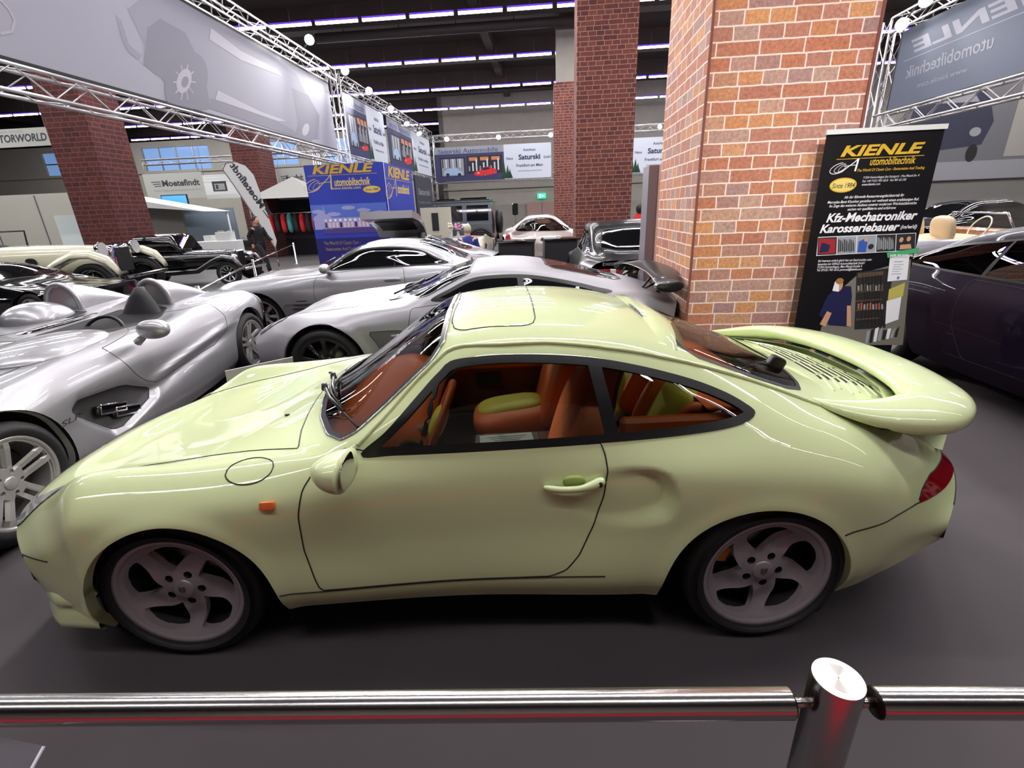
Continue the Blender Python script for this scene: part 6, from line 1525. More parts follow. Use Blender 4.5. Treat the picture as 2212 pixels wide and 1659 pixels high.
pc_ = on_z(2212, 1518, zr_); k2 = (pc_[1] - py_) / (pc_[0] - px_)
rail(px_ + pr + .031, 3.6, lambda x: py_ + (x - px_) * k2, zr_, 'short steel barrier rail right of the foreground post', -1)
for i, xx in enumerate((-1.25, 3.66)):
    yy = py_ + (xx - px_) * (k_ if i == 0 else k2)
    po = copy_tree(post); po.location = (xx, yy, 0); po['label'] = 'steel barrier post beyond the %s picture edge' % ('left', 'right')[i]
# clear acrylic info plate clipped behind the rail, lower left corner
q0 = on_z(95, 1612, .86); q1 = on_z(38, 1668, .84); q2 = on_z(-30, 1585, .87)
ACR = mat('clear_acrylic', (150, 148, 158), .05, trans=0, alpha=.16, spec=.9); EDGE = mat('acrylic_edge', (210, 210, 215), .25, alpha=.8)
O_ = Vector(q0); X_ = (Vector(q2) - O_).normalized(); Yv = (Vector(q1) - O_); Yv = (Yv - X_ * Yv.dot(X_)).normalized()
r = thing('acrylic_plate', 'clear acrylic plate with a bright edge at the lower left corner', 'info plate', tuple(O_))
b = MB(); N_ = X_.cross(Yv).normalized(); vs = [Vector((0, 0, 0)), X_ * .42, X_ * .42 + Yv * .30, Yv * .30]
b.add(vs + [v - N_ * .004 for v in vs], [(0, 1, 2, 3), (7, 6, 5, 4), (0, 4, 5, 1), (1, 5, 6, 2), (2, 6, 7, 3)]); b.build('plate', ACR, r)
b = MB(); b.tube([Vector((0, 0, 0)), Yv * .30], .0028, 0, 6); b.build('bright_edge', EDGE, r)
b = MB(); b.tube([X_ * .25 + Yv * .15, X_ * .25 + Yv * .15 + Vector((0, 0, -.84))], .01, 0, 8); b.lathe([(0, 0), (.12, 0), (.12, .01), (0, .012)], c=tuple(X_ * .25 + Yv * .15 + Vector((0, 0, -O_.z + .003)))); b.build('stand', SATIN, r)
# white info card on a stand between the silver cars
A_ = on_z(482, 797, .62); B_ = on_z(627, 767, .62); t_ = (Vector(B_) - Vector(A_)); t_.z = 0; W_ = t_.length; t_.normalize(); zt = (A_[2] + B_[2]) / 2
r = thing('info_card', 'white info card standing in front of the black wheel of the satin coupe', 'sign', (A_[0], A_[1], 0)); n_c = XZ.cross(t_) * -1
fr = (Vector((0, 0, zt - .21)), t_, (XZ * .96 - n_c * -.28).normalized())
b = MB(); b.prism([(0, 0), (W_, 0), (W_, .215), (0, .215)], fr[0], fr[1], fr[2], .006, 0)
CI = mat('faint_print', (150, 146, 150), .7)
for k, (a, c_) in enumerate(((.36, .30), (.28, .46), (.46, .16))): b.text(('Mercedes-Benz', 'SLR Stirling Moss 2009', '1 of 75')[k], W_ * a, .16 - .026 * k, .013, fr, 1, w=W_ * c_, mirror=True)
swirl(b, fr, W_ * .80, .165, .04, 1, .002)
b.build('card', [mat('card_white', (198, 194, 198), .5), CI], r)
b = MB(); b.tube([t_ * W_ / 2 + XZ * .012, t_ * W_ / 2 + XZ * (zt - .14)], .012, 0, 8); b.build('stand_pole', SATIN, r)
b = MB(); b.lathe([(0, 0), (.13, 0), (.13, .008), (0, .012)], c=tuple(t_ * W_ / 2 + XZ * .001)); b.build('stand_base', SATIN, r)

# ================================================================== background cars from a common set of proportions
def std_curves(fo, wb, ro, W, hood, cowl, belt, roof, x0, x1, x2, x3, deck, nose=.55, sill=.2, tum=.20, deckend=None):
    """fo/ro overhangs, x0 windscreen base, x1 its top, x2 roof end, x3 rear window base"""
    a, e = -fo, wb + ro; w = W / 2; de = deckend or deck - .08; m = (x0 + x3) / 2
    rw = w - tum - .08
    return [
     [(a, w * .72, .30), (a + .25, w * .90, sill), (0, w * .93, sill), (wb, w * .93, sill + .01), (e - .3, w * .88, sill + .05), (e, w * .76, .34)],
     [(a, w * .78, .38), (a + .25, w * .95, sill + .13), (0, w * .975, sill + .13), (wb, w * .975, sill + .13), (e - .3, w * .95, sill + .16), (e, w * .82, .42)],
     [(a, w * .80, (nose + .38) / 2), (a + .25, w * .97, .50), (0, w, .54), (wb, w, .56), (e - .3, w * .97, .56), (e, w * .86, .54)],
     [(a, w * .78, nose), (a + .25, w * .94, (nose + hood) / 2), (0, w * .98, hood - .10), (m, w * .98, belt - .16), (wb, w * .98, belt - .16), (e - .3, w * .94, de - .06), (e, w * .84, de - .12)],
     [(a, w * .66, nose + .04), (a + .25, w * .82, hood - .05), (0, w * .86, hood - .02), (x0, w * .88, belt - .03), (m, w * .90, belt), (x3, w * .88, belt), (e - .3, w * .84, de), (e, w * .74, de - .04)],
     [(a, w * .5, nose + .06), (0, w * .64, hood + .02), (x0 - .05, w * .76, cowl - .02), (x0 + .2, w * .84, belt + .06), (x1, w * .84 - tum * .3, belt + (roof - belt) * .42), (x2, w * .84 - tum * .3, belt + (roof - belt) * .42), (x3 - .1, w * .78, belt + .03), (e, w * .6, de - .01)],
     [(a, w * .32, nose + .07), (0, w * .44, hood + .03), (x0 - .05, w * .6, cowl), (x0 + .2, w * .68, cowl + (roof - cowl) * .28), (x1, rw, roof - .09), (m, rw, roof - .07), (x2, rw, roof - .09), (x3 - .08, rw - .02, deck + (roof - deck) * .15), (x3 + .1, rw - .1, deck + .01), (e, w * .42, de)],
     [(a, w * .16, nose + .07), (0, w * .22, hood + .035), (x0 - .08, w * .32, cowl + .01), (x0 + .2, w * .38, cowl + (roof - cowl) * .38), (x1, w * .38, roof - .03), (m, w * .38, roof - .01), (x2, w * .38, roof - .03), (x3, w * .36, deck + .03), (x3 + .15, w * .3, deck + .01), (e, w * .2, de)],
     [(a, 0, nose + .075), (0, 0, hood + .04), (x0 - .1, 0, cowl + .01), (x0 + .2, 0, cowl + (roof - cowl) * .44), (x1, 0, roof - .015), (m, 0, roof), (x2, 0, roof - .015), (x3, 0, deck + .03), (x3 + .15, 0, deck + .015), (e, 0, de)]]
def end_bend(a, e, k=.2):
    def f(P):
        x, w = P[..., 0], -P[..., 1]
        u = np.clip((a + .7 - x) / .7, 0, 1)**1.6; r = np.clip((x - e + .5) / .5, 0, 1)**1.6
        P[..., 0] = x + k * u * np.clip(w / .8, 0, 1.2)**3 - k * .7 * r * np.clip(w / .8, 0, 1.2)**3; return P
    return f
SHUT = dict(nx=90, ns=6)
PALEG = glass('pale_glass', (120, 126, 122), .12)
# silver gullwing with its door raised, behind the hardtop convertible
C_ = std_curves(.85, 2.62, .85, 1.86, .74, .86, .88, 1.24, .75, 1.45, 2.0, 2.95, .88)
gloc = hall(-3.05, 8.55)
R = make_car('gullwing_coupe', 'silver gullwing coupe with its near door raised, behind the hardtop convertible', gloc, HA + math.radians(-2), SILVER2, C_, [(0, .33, .37, .5), (2.62, .33, .37, .5)], [(0, .86, .33, .33, .24), (2.62, .86, .33, .33, .24)],
    wsh=[(.72,0),(.78,.4),(.90,.70),(1.0,.72),(1.38,.56),(1.40,0),(1.40,-.1),(.72,-.1)], rwin=[(2.05,0),(2.05,.4),(2.15,.52),(2.6,.52),(2.85,.45),(2.92,0),(2.92,-.1),(2.05,-.1)],
    regions=[('door_opening', 'side', [(.95,.45),(.90,.80),(1.15,1.02),(1.40,1.12),(1.95,1.12),(2.05,.85),(2.0,.45)], WELL, False), ('tail_light', 'side', [(3.2,.62),(3.2,.76),(3.6,.76),(3.6,.62)], REDL, False)], bend=end_bend(-.85, 3.47), **SHUT)
rt = R['root']
b = MB()
for k in range(7): b.tube([(2.15 + .10 * k, -.46, 1.185 - .045 * k), (2.15 + .10 * k, .46, 1.185 - .045 * k)], .009, 0, 5)
b.build('rear_window_louvre', BLACK, rt)
b = MB(); loft(b, [[(x, -.15, 1.24), (x, -.30, 1.50), (x, -.62, 1.66), (x, -1.05, 1.74), (x, -1.07, 1.60), (x, -.62, 1.53), (x, -.33, 1.40), (x, -.14, 1.21)] for x in (.95, 1.05, 1.9, 2.0)], 0, smooth=False); dr = b.build('raised_door', SILVER2, rt)
b = MB(); loft(b, [[(x, -.26, 1.375), (x, -.50, 1.485), (x, -.74, 1.545), (x, -.74, 1.53), (x, -.5, 1.465), (x, -.30, 1.355)] for x in (1.10, 1.85)], 0, smooth=False); b.build('door_card', BLACK, dr)
b = MB(); loft(b, [[(x, -.16, 1.24), (x + .06, -.45, 1.30), (x + .10, -.72, 1.02), (x + .08, -.74, .95), (x, -.40, 1.0), (x - .05, -.14, 1.1)] for x in (1.84, 1.98)], 0); b.build('gas_strut_cover', BLACK, dr)
# grey boxy off-roader
gw = thing('off_road_wagon', 'slate grey boxy off-roader with roof rack and spare wheel at the rear', 'car', hall(-3.95, 18.7), HA); gw.scale = (1.08, 1.08, 1.08)
def gbox(n, c, d, m, p=None, bev=.03, **k): b = MB(); b.box(c, d, 0, bev=bev, **k); return b.build(n, m, p or gw)
gbox('lower_body', (1.0, 0, .82), (4.0, 1.76, .62), GREYP); gbox('bonnet', (-.45, 0, 1.12), (1.05, 1.5, .12), GREYP)
b = MB(); loft(b, [[(.12, s_ * .86, 1.12), (3.0, s_ * .86, 1.12), (2.96, s_ * .76, 1.86), (.42, s_ * .76, 1.86)][::int(s_)] if False else [(.12, s_ * .86, 1.12), (3.0, s_ * .86, 1.12), (2.96, s_ * .76, 1.86), (.42, s_ * .76, 1.86)] for s_ in (-1, 1)], 0, smooth=False); b.build('cabin', GREYP, gw)
gbox('roof', (1.7, 0, 1.88), (2.7, 1.56, .07), GREYP)
for (x0, x1) in ((.42, .98), (1.10, 1.90), (2.06, 2.86)):
    for sy in (-1, 1):
        b = MB(); b.flat([(x0 + (.14 if x0 < .5 else 0), 1.62), (x0, 1.22), (x1, 1.22), (x1, 1.76), (x0 + (.22 if x0 < .5 else 0), 1.76)], (Vector((0, sy * (1.012 - .0), 0)), Vector((1, 0, 0)), Vector((0, -sy * -.0, 1))), 0, 0)
        b.v = [(x, sy * (.868 - (z - 1.12) * .135), z) for x, y, z in b.v]; b.build('side_window', DGLASS, gw)
b = MB(); b.add([(.13, -.72, 1.18), (.13, .72, 1.18), (.40, .66, 1.78), (.40, -.66, 1.78)], [(0, 1, 2, 3)]); b.v = [(x - .012, y, z) for x, y, z in b.v]; b.build('windscreen', DGLASS, gw)
for (x, ) in ((.0,), (2.55,)):
    for sy in (-1, 1):
        b = MB(); b.lathe([(.52, sy * .80), (.52, sy * .98), (.42, sy * .98), (.42, sy * .80)], c=(x, 0, .46), axis='y', n=24, a0=0, a1=PI); b.build('wheel_arch', BLACK, gw)
        wheel(gw, (x, sy * .93, .42), .42, .26, five_face, dict(rim=BRIM), wd=.26, flip=sy > 0, holes=spoke_holes(5, .04, .06, .07, .22), disc=False)
b = MB(); b.lathe([(0, 0), (.20, 0), (.24, .02), (.38, .03), (.42, .07), (.42, .24), (.2, .26)], axis='x', n=36, c=(3.30, .10, 1.14)); b.v = [(2 * 3.3 - x, y, z) for x, y, z in b.v]; b.build('spare_wheel', BLACK, gw)
for y in (-.7, .7): b = MB(); b.tube([(.5, y, 1.94), (2.9, y, 1.94)], .02, 0, 6); b.build('roof_rail', BLACK, gw)
gbox('roof_crate', (2.3, 0, 1.98), (1.0, 1.1, .10), BLACKP); gbox('roof_crate', (1.2, 0, 1.985), (.7, .5, .06), BLACKP)
gbox('side_step', (1.3, -.92, .42), (1.6, .14, .05), BLACK); gbox('exhaust_box', (1.3, -.88, .55), (2.0, .06, .10), mat('trim_grey', (60, 62, 66), .5))
# small pale city car
C_ = std_curves(.70, 2.30, .52, 1.64, .80, .92, .93, 1.48, .35, 1.05, 1.9, 2.62, .98, .5, .22, .16, .86)
R = make_car('city_car', 'small champagne city car facing right, in front of the farther brick pillar', hall(2.7, 15.6), PI + HA + math.radians(4), mat('champagne_paint', (196, 186, 180), .3, metal=.3, coat=1), C_, [(0, .30, .33, .4), (2.30, .30, .33, .4)], [(0, .76, .30, .30, .2), (2.30, .76, .30, .30, .2)],
    dlo=[(.55,.97),(.85,1.18),(1.15,1.36),(1.6,1.39),(2.0,1.33),(2.25,1.15),(2.3,1.0),(1.5,.96)], wsh=[(.30,0),(.36,.4),(.48,.62),(.95,.52),(1.0,0),(1.0,-.1),(.30,-.1)], rwin=[(2.05,0),(2.05,.45),(2.45,.5),(2.56,0),(2.56,-.1),(2.05,-.1)],
    regions=[('door', 'side', [(.50,.90),(.46,.34),(1.6,.34),(1.72,.60),(1.74,.95)], None, False), ('tail_light', 'side', [(2.52,.66),(2.54,.90),(2.66,.92),(2.72,.66)], REDL, False)], bend=end_bend(-.7, 2.82), pillars=((1.68, -.1, .02),), glassm=PALEG, **SHUT)
# black estate seen from behind
BG = mat('black_window', (14, 15, 17), .05, coat=1.0)
C_ = std_curves(.85, 2.8, 1.0, 1.88, .80, .93, .95, 1.42, .85, 1.45, 2.75, 3.22, .98, .6, .22, .16, .95)
R = make_car('black_estate_car', 'glossy black car seen from behind, orange and red tail lamps, left of big pillar', hall(2.90, 8.62), -PI / 2 + HA, BLACKQ, C_, [(0, .32, .36, .5), (2.8, .32, .36, .5)], [(0, .80, .32, .32, .22), (2.8, .80, .32, .32, .22)],
    dlo=[(1.05,.98),(1.3,1.18),(1.6,1.33),(2.4,1.34),(2.75,1.28),(3.0,1.1),(3.1,.99),(2.2,.97)], wsh=[(.80,0),(.86,.4),(1.0,.70),(1.4,.58),(1.42,0),(1.42,-.1),(.80,-.1)], rwin=[(2.82,0),(2.82,.48),(2.88,.56),(3.16,.60),(3.20,0),(3.20,-.1),(2.82,-.1)],
    regions=[('boot_lid', 'plan', [(3.26,0),(3.26,.60),(3.76,.60),(3.76,0),(3.76,-.1),(3.26,-.1)], None, True)], bend=end_bend(-.85, 3.8, .10), pillars=((2.0, -.1, .02),), glassm=BG, nx=150, ns=8)
rt = R['root']; ex = 3.80
for sy in (-1, 1):
    for k, (a, m_) in enumerate(((.74, ORANGEL), (.64, REDL), (.55, REDL), (.47, WHITEL), (.40, REDL))):
        b = MB(); b.box((ex - .01 - .05 * (k == 0), sy * a, .76), (.06, .095, .15), 0, bev=.01); b.build('tail_lamp', m_, rt)
b = MB(); b.box((ex + .01, 0, .76), (.02, .52, .12), 0); b.text('KIENLE', -.2, .775, .03, (Vector((ex + .021, 0, 0)), Vector((0, 1, 0)), XZ), 1, w=.3, bold=.03, shear=.2); b.text('Automobiltechnik', -.18, .73, .025, (Vector((ex + .021, 0, 0)), Vector((0, 1, 0)), XZ), 1, w=.34, shear=.2); b.build('licence_plate', [BLACK, GOLD], rt)
b = MB(); b.text('DIESEL', .0, .0, .04, (Vector((ex + .004, -.62, .885)), Vector((0, 1, 0)), XZ), 0, w=.22, bold=.03); b.build('boot_badge', CHROME, rt)
b = MB(); b.box((ex + .01, -.31, .76), (.03, .08, .10), 0); b.build('tail_sticker', WHITEP, rt)
b = MB(); b.box((ex + .03, 0, .45), (.14, 1.66, .20), 0, bev=.05); b.build('rear_bumper', BLACKP, rt)
b = MB(); b.tube([(2.9, .30, 1.42), (2.94, .30, 1.62)], .008, 0, 6); b.build('aerial', BLACK, rt)
# black car at the far left, only its tail in view
C_ = std_curves(.85, 2.7, 1.05, 1.80, .68, .80, .82, 1.10, .85, 1.5, 2.2, 3.1, .90, .6, .2, .2, .82)
make_car('black_sports_car', 'low black sports car at the left edge, before the cream roadster', hall(-7.25, 6.2), PI + HA + math.radians(-2), BLACKP, C_, [(0, .32, .36, .5), (2.7, .32, .36, .5)], [(0, .86, .32, .32, .235), (2.7, .86, .32, .32, .235)],
    dlo=[(1.05,.86),(1.4,.98),(1.7,1.03),(2.2,1.03),(2.7,.93),(2.9,.86),(2.0,.84)], wsh=[(.80,0),(.86,.4),(1.0,.70),(1.42,.55),(1.45,0),(1.45,-.1),(.80,-.1)], rwin=[(2.3,0),(2.3,.5),(2.9,.52),(3.02,0),(3.02,-.1),(2.3,-.1)], regions=[('hood', 'plan', [(-.7,0),(-.68,.5),(.7,.66),(.72,0),(.72,-.1),(-.7,-.1)], None, True)], bend=end_bend(-.85, 3.75, .3), glassm=BG, **SHUT)
# cream convertible tail behind the gullwing
C_ = std_curves(.8, 2.4, .95, 1.70, .74, .84, .86, .90, .9, 1.3, 2.1, 2.5, .84, .6, .22, .2, .70)
make_car('cream_convertible', 'cream open car with a small red tail lamp beside the off-roader', hall(-1.4, 16.6), -PI / 2 + HA, CREAM, C_, [(0, .32, .35, .5), (2.4, .32, .35, .5)], [(0, .76, .32, .32, .2), (2.4, .76, .32, .32, .2)],
    regions=[('cockpit', 'plan', [(1.1,0),(1.1,.6),(2.3,.6),(2.3,0),(2.3,-.1),(1.1,-.1)], mat('tan_leather', (150, 110, 70), .6), True), ('tail_light', 'side', [(3.12,.50),(3.12,.66),(3.35,.66),(3.35,.50)], REDL, False)], bend=end_bend(-.8, 3.35), **SHUT)
# silver cabriolet with beige seats, behind the aubergine coupe
C_ = std_curves(.85, 2.7, 1.0, 1.80, .80, .95, .97, 1.02, .9, 1.3, 2.3, 2.6, .98, .6, .22, .2, .86)
R = make_car('silver_cabriolet', 'open silver cabriolet with cream seats and wooden dash, behind the aubergine coupe', hall(9.9, 6.75), -PI + HA - math.radians(4), SILVER2, C_, [(0, .32, .36, .5), (2.7, .32, .36, .5)], [(0, .82, .32, .32, .22), (2.7, .82, .32, .32, .22)],
    regions=[('cockpit', 'plan', [(1.05,0),(1.05,.66),(2.5,.66),(2.5,0),(2.5,-.1),(1.05,-.1)], mat('beige_leather', (206, 184, 148), .6), True)], bend=end_bend(-.85, 3.7), **SHUT)
rt = R['root']; BEI = MATS['beige_leather']; WOOD = mat('walnut_wood', (140, 88, 44), .25, coat=.8, noise=.2, nscale=14)
for y in (-.38, .38):
    b = MB(); pillow(b, (1.95, y, 1.12), (.16, .5, .42), 0, RY(.2), 3); b.build('seat_backrest', BEI, rt)
b = MB(); b.box((1.18, 0, 1.04), (.16, 1.3, .14), 0, bev=.04); b.build('dashboard', WOOD, rt)
b = MB(); b.tube([Vector((1.42, .38, 1.12)) + RY(1.15) @ Vector((.19 * math.cos(a), .19 * math.sin(a), 0)) for a in np.linspace(0, 2 * PI, 25)[:-1]], .011, 0, 8, closed=True); b.build('steering_wheel', mat('ivory_plastic', (214, 206, 186), .4), rt)
b = MB(); b.tube([(1.05, -.66, .98), (.98 + .25, -.60, 1.34), (1.23, .60, 1.34), (1.05, .66, .98)], .018, 0, 8); b.build('windscreen_frame', CHROME, rt)
b = MB(); pillow(b, (2.65, 0, 1.06), (.5, 1.3, .18), 0, None, 4); b.build('folded_roof_cover', BEI, rt)
# two dark cars beyond it
for i, (u, v, lab, m_) in enumerate(((14.3, 11.8, 'dark reflective saloon behind the silver cabriolet, nearer of two', BLACKP), (13.6, 14.4, 'black car farther back at the right edge, under the wall picture', mat('midnight_paint', (24, 26, 34), .15, coat=1)))):
    C_ = std_curves(.85, 2.8, 1.0, 1.84, .88, 1.0, 1.0, 1.48, .85, 1.45, 2.5, 3.2, 1.0)
    make_car('dark_saloon', lab, hall(u, v), PI + HA + .1, m_, C_, [(0, .32, .36, .5), (2.8, .32, .36, .5)], [(0, .84, .32, .32, .22), (2.8, .84, .32, .32, .22)],
        dlo=[(1.05,1.03),(1.3,1.2),(1.5,1.36),(2.0,1.4),(2.5,1.36),(2.9,1.15),(3.0,1.03),(2.2,1.02)], wsh=[(.80,0),(.86,.4),(1.0,.70),(1.4,.58),(1.42,0),(1.42,-.1),(.80,-.1)], rwin=[(2.6,0),(2.6,.5),(3.05,.56),(3.1,0),(3.1,-.1),(2.6,-.1)], bend=end_bend(-.85, 3.8), glassm=BG, cat='car', **SHUT)

# ================================================================== vintage cars at the left
ro = thing('vintage_roadster', 'cream vintage roadster with long bonnet, round lamps and swept wings', 'car', hall(-8.6, 8.75), PI + HA + math.radians(10)); ro.scale = (1.2, 1.2, 1.2)
def ring_y(x, w, z0, z1, e=3.0, n=22, yc=0): return [(x, yc + math.copysign(abs(math.cos(a))**(2 / e), math.cos(a)) * w, (z0 + z1) / 2 + math.copysign(abs(math.sin(a))**(2 / e), math.sin(a)) * (z1 - z0) / 2) for a in np.linspace(0, 2 * PI, n + 1)[:-1]]
b = MB(); loft(b, [ring_y(x, w, z0, z1) for x, w, z0, z1 in ((.0, .30, .50, 1.02), (.3, .34, .48, 1.05), (1.0, .44, .46, 1.08), (1.7, .56, .44, 1.10), (2.0, .62, .42, 1.08), (2.9, .66, .40, 1.02), (3.6, .60, .42, 1.0), (4.1, .40, .5, .9))]); b.build('bonnet_and_tub', CREAM, ro)
b = MB(); loft(b, [ring_y(x, w, .50, 1.06, 4) for x, w in ((-.10, .27), (-.08, .31), (0, .32))]); b.build('radiator_shell', CHROME, ro)
b = MB(); b.box((-.105, 0, .77), (.01, .42, .44), 0); b.build('radiator_mesh', BLACK, ro)
for sy in (-1, 1):
    b = MB(); b.lathe([(0, 0), (.05, .01), (.10, .05), (.14, .12), (.135, .14)], axis='x', c=(-.02, sy * .48, .98), n=20); b.v = [(-.02 - (x + .02) + .08, y, z) for x, y, z in b.v]; h_ = b.build('headlamp', CHROME, ro)
    b = MB(); b.lathe([(0, 0), (.13, 0)], axis='x', c=(-.085, sy * .48, .98), n=20); b.build('headlamp_glass', WHITEL, h_)
    b = MB(); secs = []
    for x, z, w in ((-.42, .60, .06), (-.30, .80, .12), (-.05, .92, .14), (.25, .92, .145), (.55, .80, .14), (.9, .60, .13), (1.3, .44, .13), (1.8, .36, .13), (2.3, .36, .13), (2.6, .52, .14), (2.9, .78, .15), (3.2, .86, .15), (3.5, .76, .14), (3.8, .52, .08)):
        secs.append([(x, sy * (.74 + w * math.cos(a)), z + .07 * math.sin(a) - .05 * math.cos(a)**2) for a in np.linspace(0, 2 * PI, 15)[:-1]])
    loft(b, secs); b.build('swept_wing', CREAM, ro)
    for x in (.05, 3.05): wheel(ro, (x, sy * .80, .38), .38, .27, lambda r, a: .04 + 0 * r, dict(rim=CHROME), wd=.14, flip=sy > 0, holes=spoke_holes(14, .004, .004, .05, .24), lugs=0, disc=False)
    b = MB(); pillow(b, (1.2, sy * .50, .80), (.20, .03, .16)); b.build('bonnet_vent', BLACK, ro)
b = MB(); b.box((-.48, 0, .48), (.03, 1.3, .06), 0, bev=.01); b.build('front_bumper', CHROME, ro)
b = MB(); b.tube([(2.0, -.56, 1.06), (1.95, -.54, 1.36), (1.95, .54, 1.36), (2.0, .56, 1.06)], .016, 0, 6); b.build('windscreen_frame', BLACK, ro)
b = MB(); pillow(b, (2.75, 0, 1.03), (1.3, .95, .22), 0, None, 4); b.build('cockpit_cover', mat('dark_tonneau', (34, 32, 32), .8), ro)
b = MB()
for k, (x, z) in enumerate(((2.45, .80), (2.47, .70))): pillow(b, (x, .645, z), (.26 - .1 * k, .02, .07), k)
b.build('race_sticker', [mat('sticker_red', (170, 60, 44), .5), INK], ro)
bs = thing('black_vintage_saloon', 'black vintage saloon with upright chrome grille, right of the cream roadster', 'car', hall(-7.3, 11.3), PI + HA + math.radians(8)); bs.scale = (.92, .92, .92)
b = MB(); loft(b, [ring_y(x, w, z0, z1, 3.4) for x, w, z0, z1 in ((.0, .40, .42, .96), (.4, .46, .42, 1.0), (1.2, .62, .42, 1.02), (1.5, .72, .42, 1.04), (3.0, .74, .42, 1.02), (3.7, .6, .46, .92))]); b.build('body_shell', BLACKP, bs)
b = MB(); loft(b, [ring_y(x, w, .95, z1, 3.4) for x, w, z1 in ((1.35, .60, 1.12), (1.6, .62, 1.50), (2.6, .62, 1.54), (3.1, .56, 1.2))]); b.build('cabin', BLACKP, bs)
b = MB(); b.add([(1.36, -.50, 1.10), (1.36, .50, 1.10), (1.54, .48, 1.44), (1.54, -.48, 1.44)], [(0, 1, 2, 3)]); b.v = [(x - .03, y, z) for x, y, z in b.v]; b.build('windscreen', PALEG, bs)
b = MB(); b.box((-.03, 0, .72), (.08, .44, .50), 0, bev=.02)
for k in range(7): b.box((-.075, -.18 + .06 * k, .72), (.02, .012, .42), 1)
b.build('grille', [CHROME, BLACK], bs)
for sy in (-1, 1):
    b = MB(); b.lathe([(0, -.10), (.08, -.09), (.12, .0), (.11, .03)], axis='x', c=(-.10, sy * .52, .78), n=18); b.build('headlamp', CHROME, bs)
    b = MB(); loft(b, [[(x, sy * (.74 + w * math.cos(a)), z + .08 * math.sin(a)) for a in np.linspace(0, 2 * PI, 13)[:-1]] for x, z, w in ((-.38, .5, .08), (-.2, .74, .14), (.1, .82, .15), (.45, .70, .15), (.9, .46, .13), (2.3, .40, .12), (2.8, .74, .15), (3.2, .74, .15), (3.6, .5, .08))]); b.build('swept_wing', BLACKP, bs)
    for x in (.05, 2.95): wheel(bs, (x, sy * .78, .35), .35, .24, five_face, dict(rim=CHROME), wd=.15, flip=sy > 0, holes=spoke_holes(10, .012, .014, .06, .2), lugs=0, disc=False)
b = MB(); b.box((-.45, 0, .46), (.05, 1.5, .08), 0, bev=.02); b.build('front_bumper', CHROME, bs)
# ================================================================== stands, furniture, people in the background
def simple(name, label, cat, build_fn, mats, loc=(0, 0, 0), rz=HA, group=None):
    b = MB(); build_fn(b); o = b.build(name, mats); o.location = loc; o.rotation_euler = (0, 0, rz); return tag(o, label, cat, group)
c_ = on_v(1416, 355, 4.22)
r = thing('display_wall_edge', 'tall narrow grey metal wall panel seen edge-on left of the big pillar', 'display wall', hall(c_[0] + .0, 4.22), HA)
b = MB(); b.box((0, .20, c_[2] / 2), (.14, .40, c_[2]), 0, bev=.01); b.build('panel', GALV, r)
b = MB(); b.box((.055, -.012, c_[2] / 2), (.025, .025, c_[2] - .02), 0); b.build('edge_profile', ALU, r)
# far barrier behind the silver convertible
pts = [on_z(425, 618, .80), on_z(545, 560, .80), on_z(633, 524, .80)]
for i, p_ in enumerate(pts):
    b = MB(); b.lathe([(.14, 0), (.14, .012), (.03, .014), (.03, .80), (0, .80)], n=20); o = b.build('barrier_post', SATIN); o.location = (p_[0], p_[1], 0)
    tag(o, ['small steel barrier post behind the speedster tail', 'small steel barrier post by the red carpet, behind the convertible bonnet', 'farthest small steel barrier post, near the blue wall'][i], 'barrier post')
for i in range(2):
    a, c2 = Vector(pts[i]), Vector(pts[i + 1]); t = (c2 - a).normalized(); b = MB(); b.tube([a + t * .04 - XZ * .07, c2 - t * .04 - XZ * .07], .018, 0, 8)
    tag(b.build('barrier_rail', SATIN), ['far barrier rail above the convertible bonnet', 'far barrier rail nearest the blue wall'][i], 'barrier rail')
# white booth, canopy, counter and screen at the left
simple('booth_wall', 'plain grey booth wall right of the dark red pillar', 'partition', lambda b: b.box((0, 0, 1.15), (1.5, .12, 2.3), 0), mat('booth_grey', (138, 134, 130), .8), hall(*on_v(372, 520, 17)[:2]))
simple('canopy', 'white pointed canopy roof above the booth', 'canopy', lambda b: (b.add([(-2.6, 0, 2.5), (2.3, 0, 2.05), (2.3, -1.6, 2.05), (-2.6, -1.6, 2.5), (-2.6, 0, 3.0), (-2.6, -1.6, 3.0)], [(0, 1, 2, 3), (0, 4, 1), (3, 2, 5), (4, 5, 2, 1)]), b.tube([(-2.5, -.1, 0), (-2.5, -.1, 2.5)], .04, 0, 6), b.tube([(2.2, -.1, 0), (2.2, -.1, 2.06)], .04, 0, 6)), WHITEP, hall(*on_v(385, 470, 17.6)[:2]))
q = on_v(379, 436, 18.2)
def scr(b): b.box((0, 0, q[2]), (1.15, .06, .55), 1); b.box((0, -.035, q[2]), (1.08, .01, .48), 0); b.tube([(0, .05, 0), (0, .05, q[2] - .2)], .04, 1, 8)
simple('screen', 'bright blue screen above the white canopy', 'screen', scr, [mat('screen_blue', (60, 130, 210), .3, emit=(70, 140, 220), estr=1.2), INK], hall(q[0], 18.2))
simple('counter', 'white counter with small boxes behind the black saloon', 'counter', lambda b: (b.box((0, 0, .5), (1.5, .6, 1.0), 0, bev=.02), b.box((.3, 0, 1.15), (.5, .4, .3), 0), b.box((-.35, .05, 1.1), (.3, .3, .2), 0)), WHITEP, hall(*on_v(480, 550, 15.5)[:2]))
simple('partition', 'blue-grey partition with two small pictures beyond the counter', 'partition', lambda b: (b.box((0, 0, 1.1), (2.6, .08, 2.2), 0), b.box((.55, -.05, 1.15), (.3, .02, .3), 1), b.box((1.0, -.05, 1.15), (.3, .02, .3), 1)), [mat('partition_blue', (120, 134, 146), .7), WHITEP], hall(*on_v(452, 500, 18.5)[:2]))
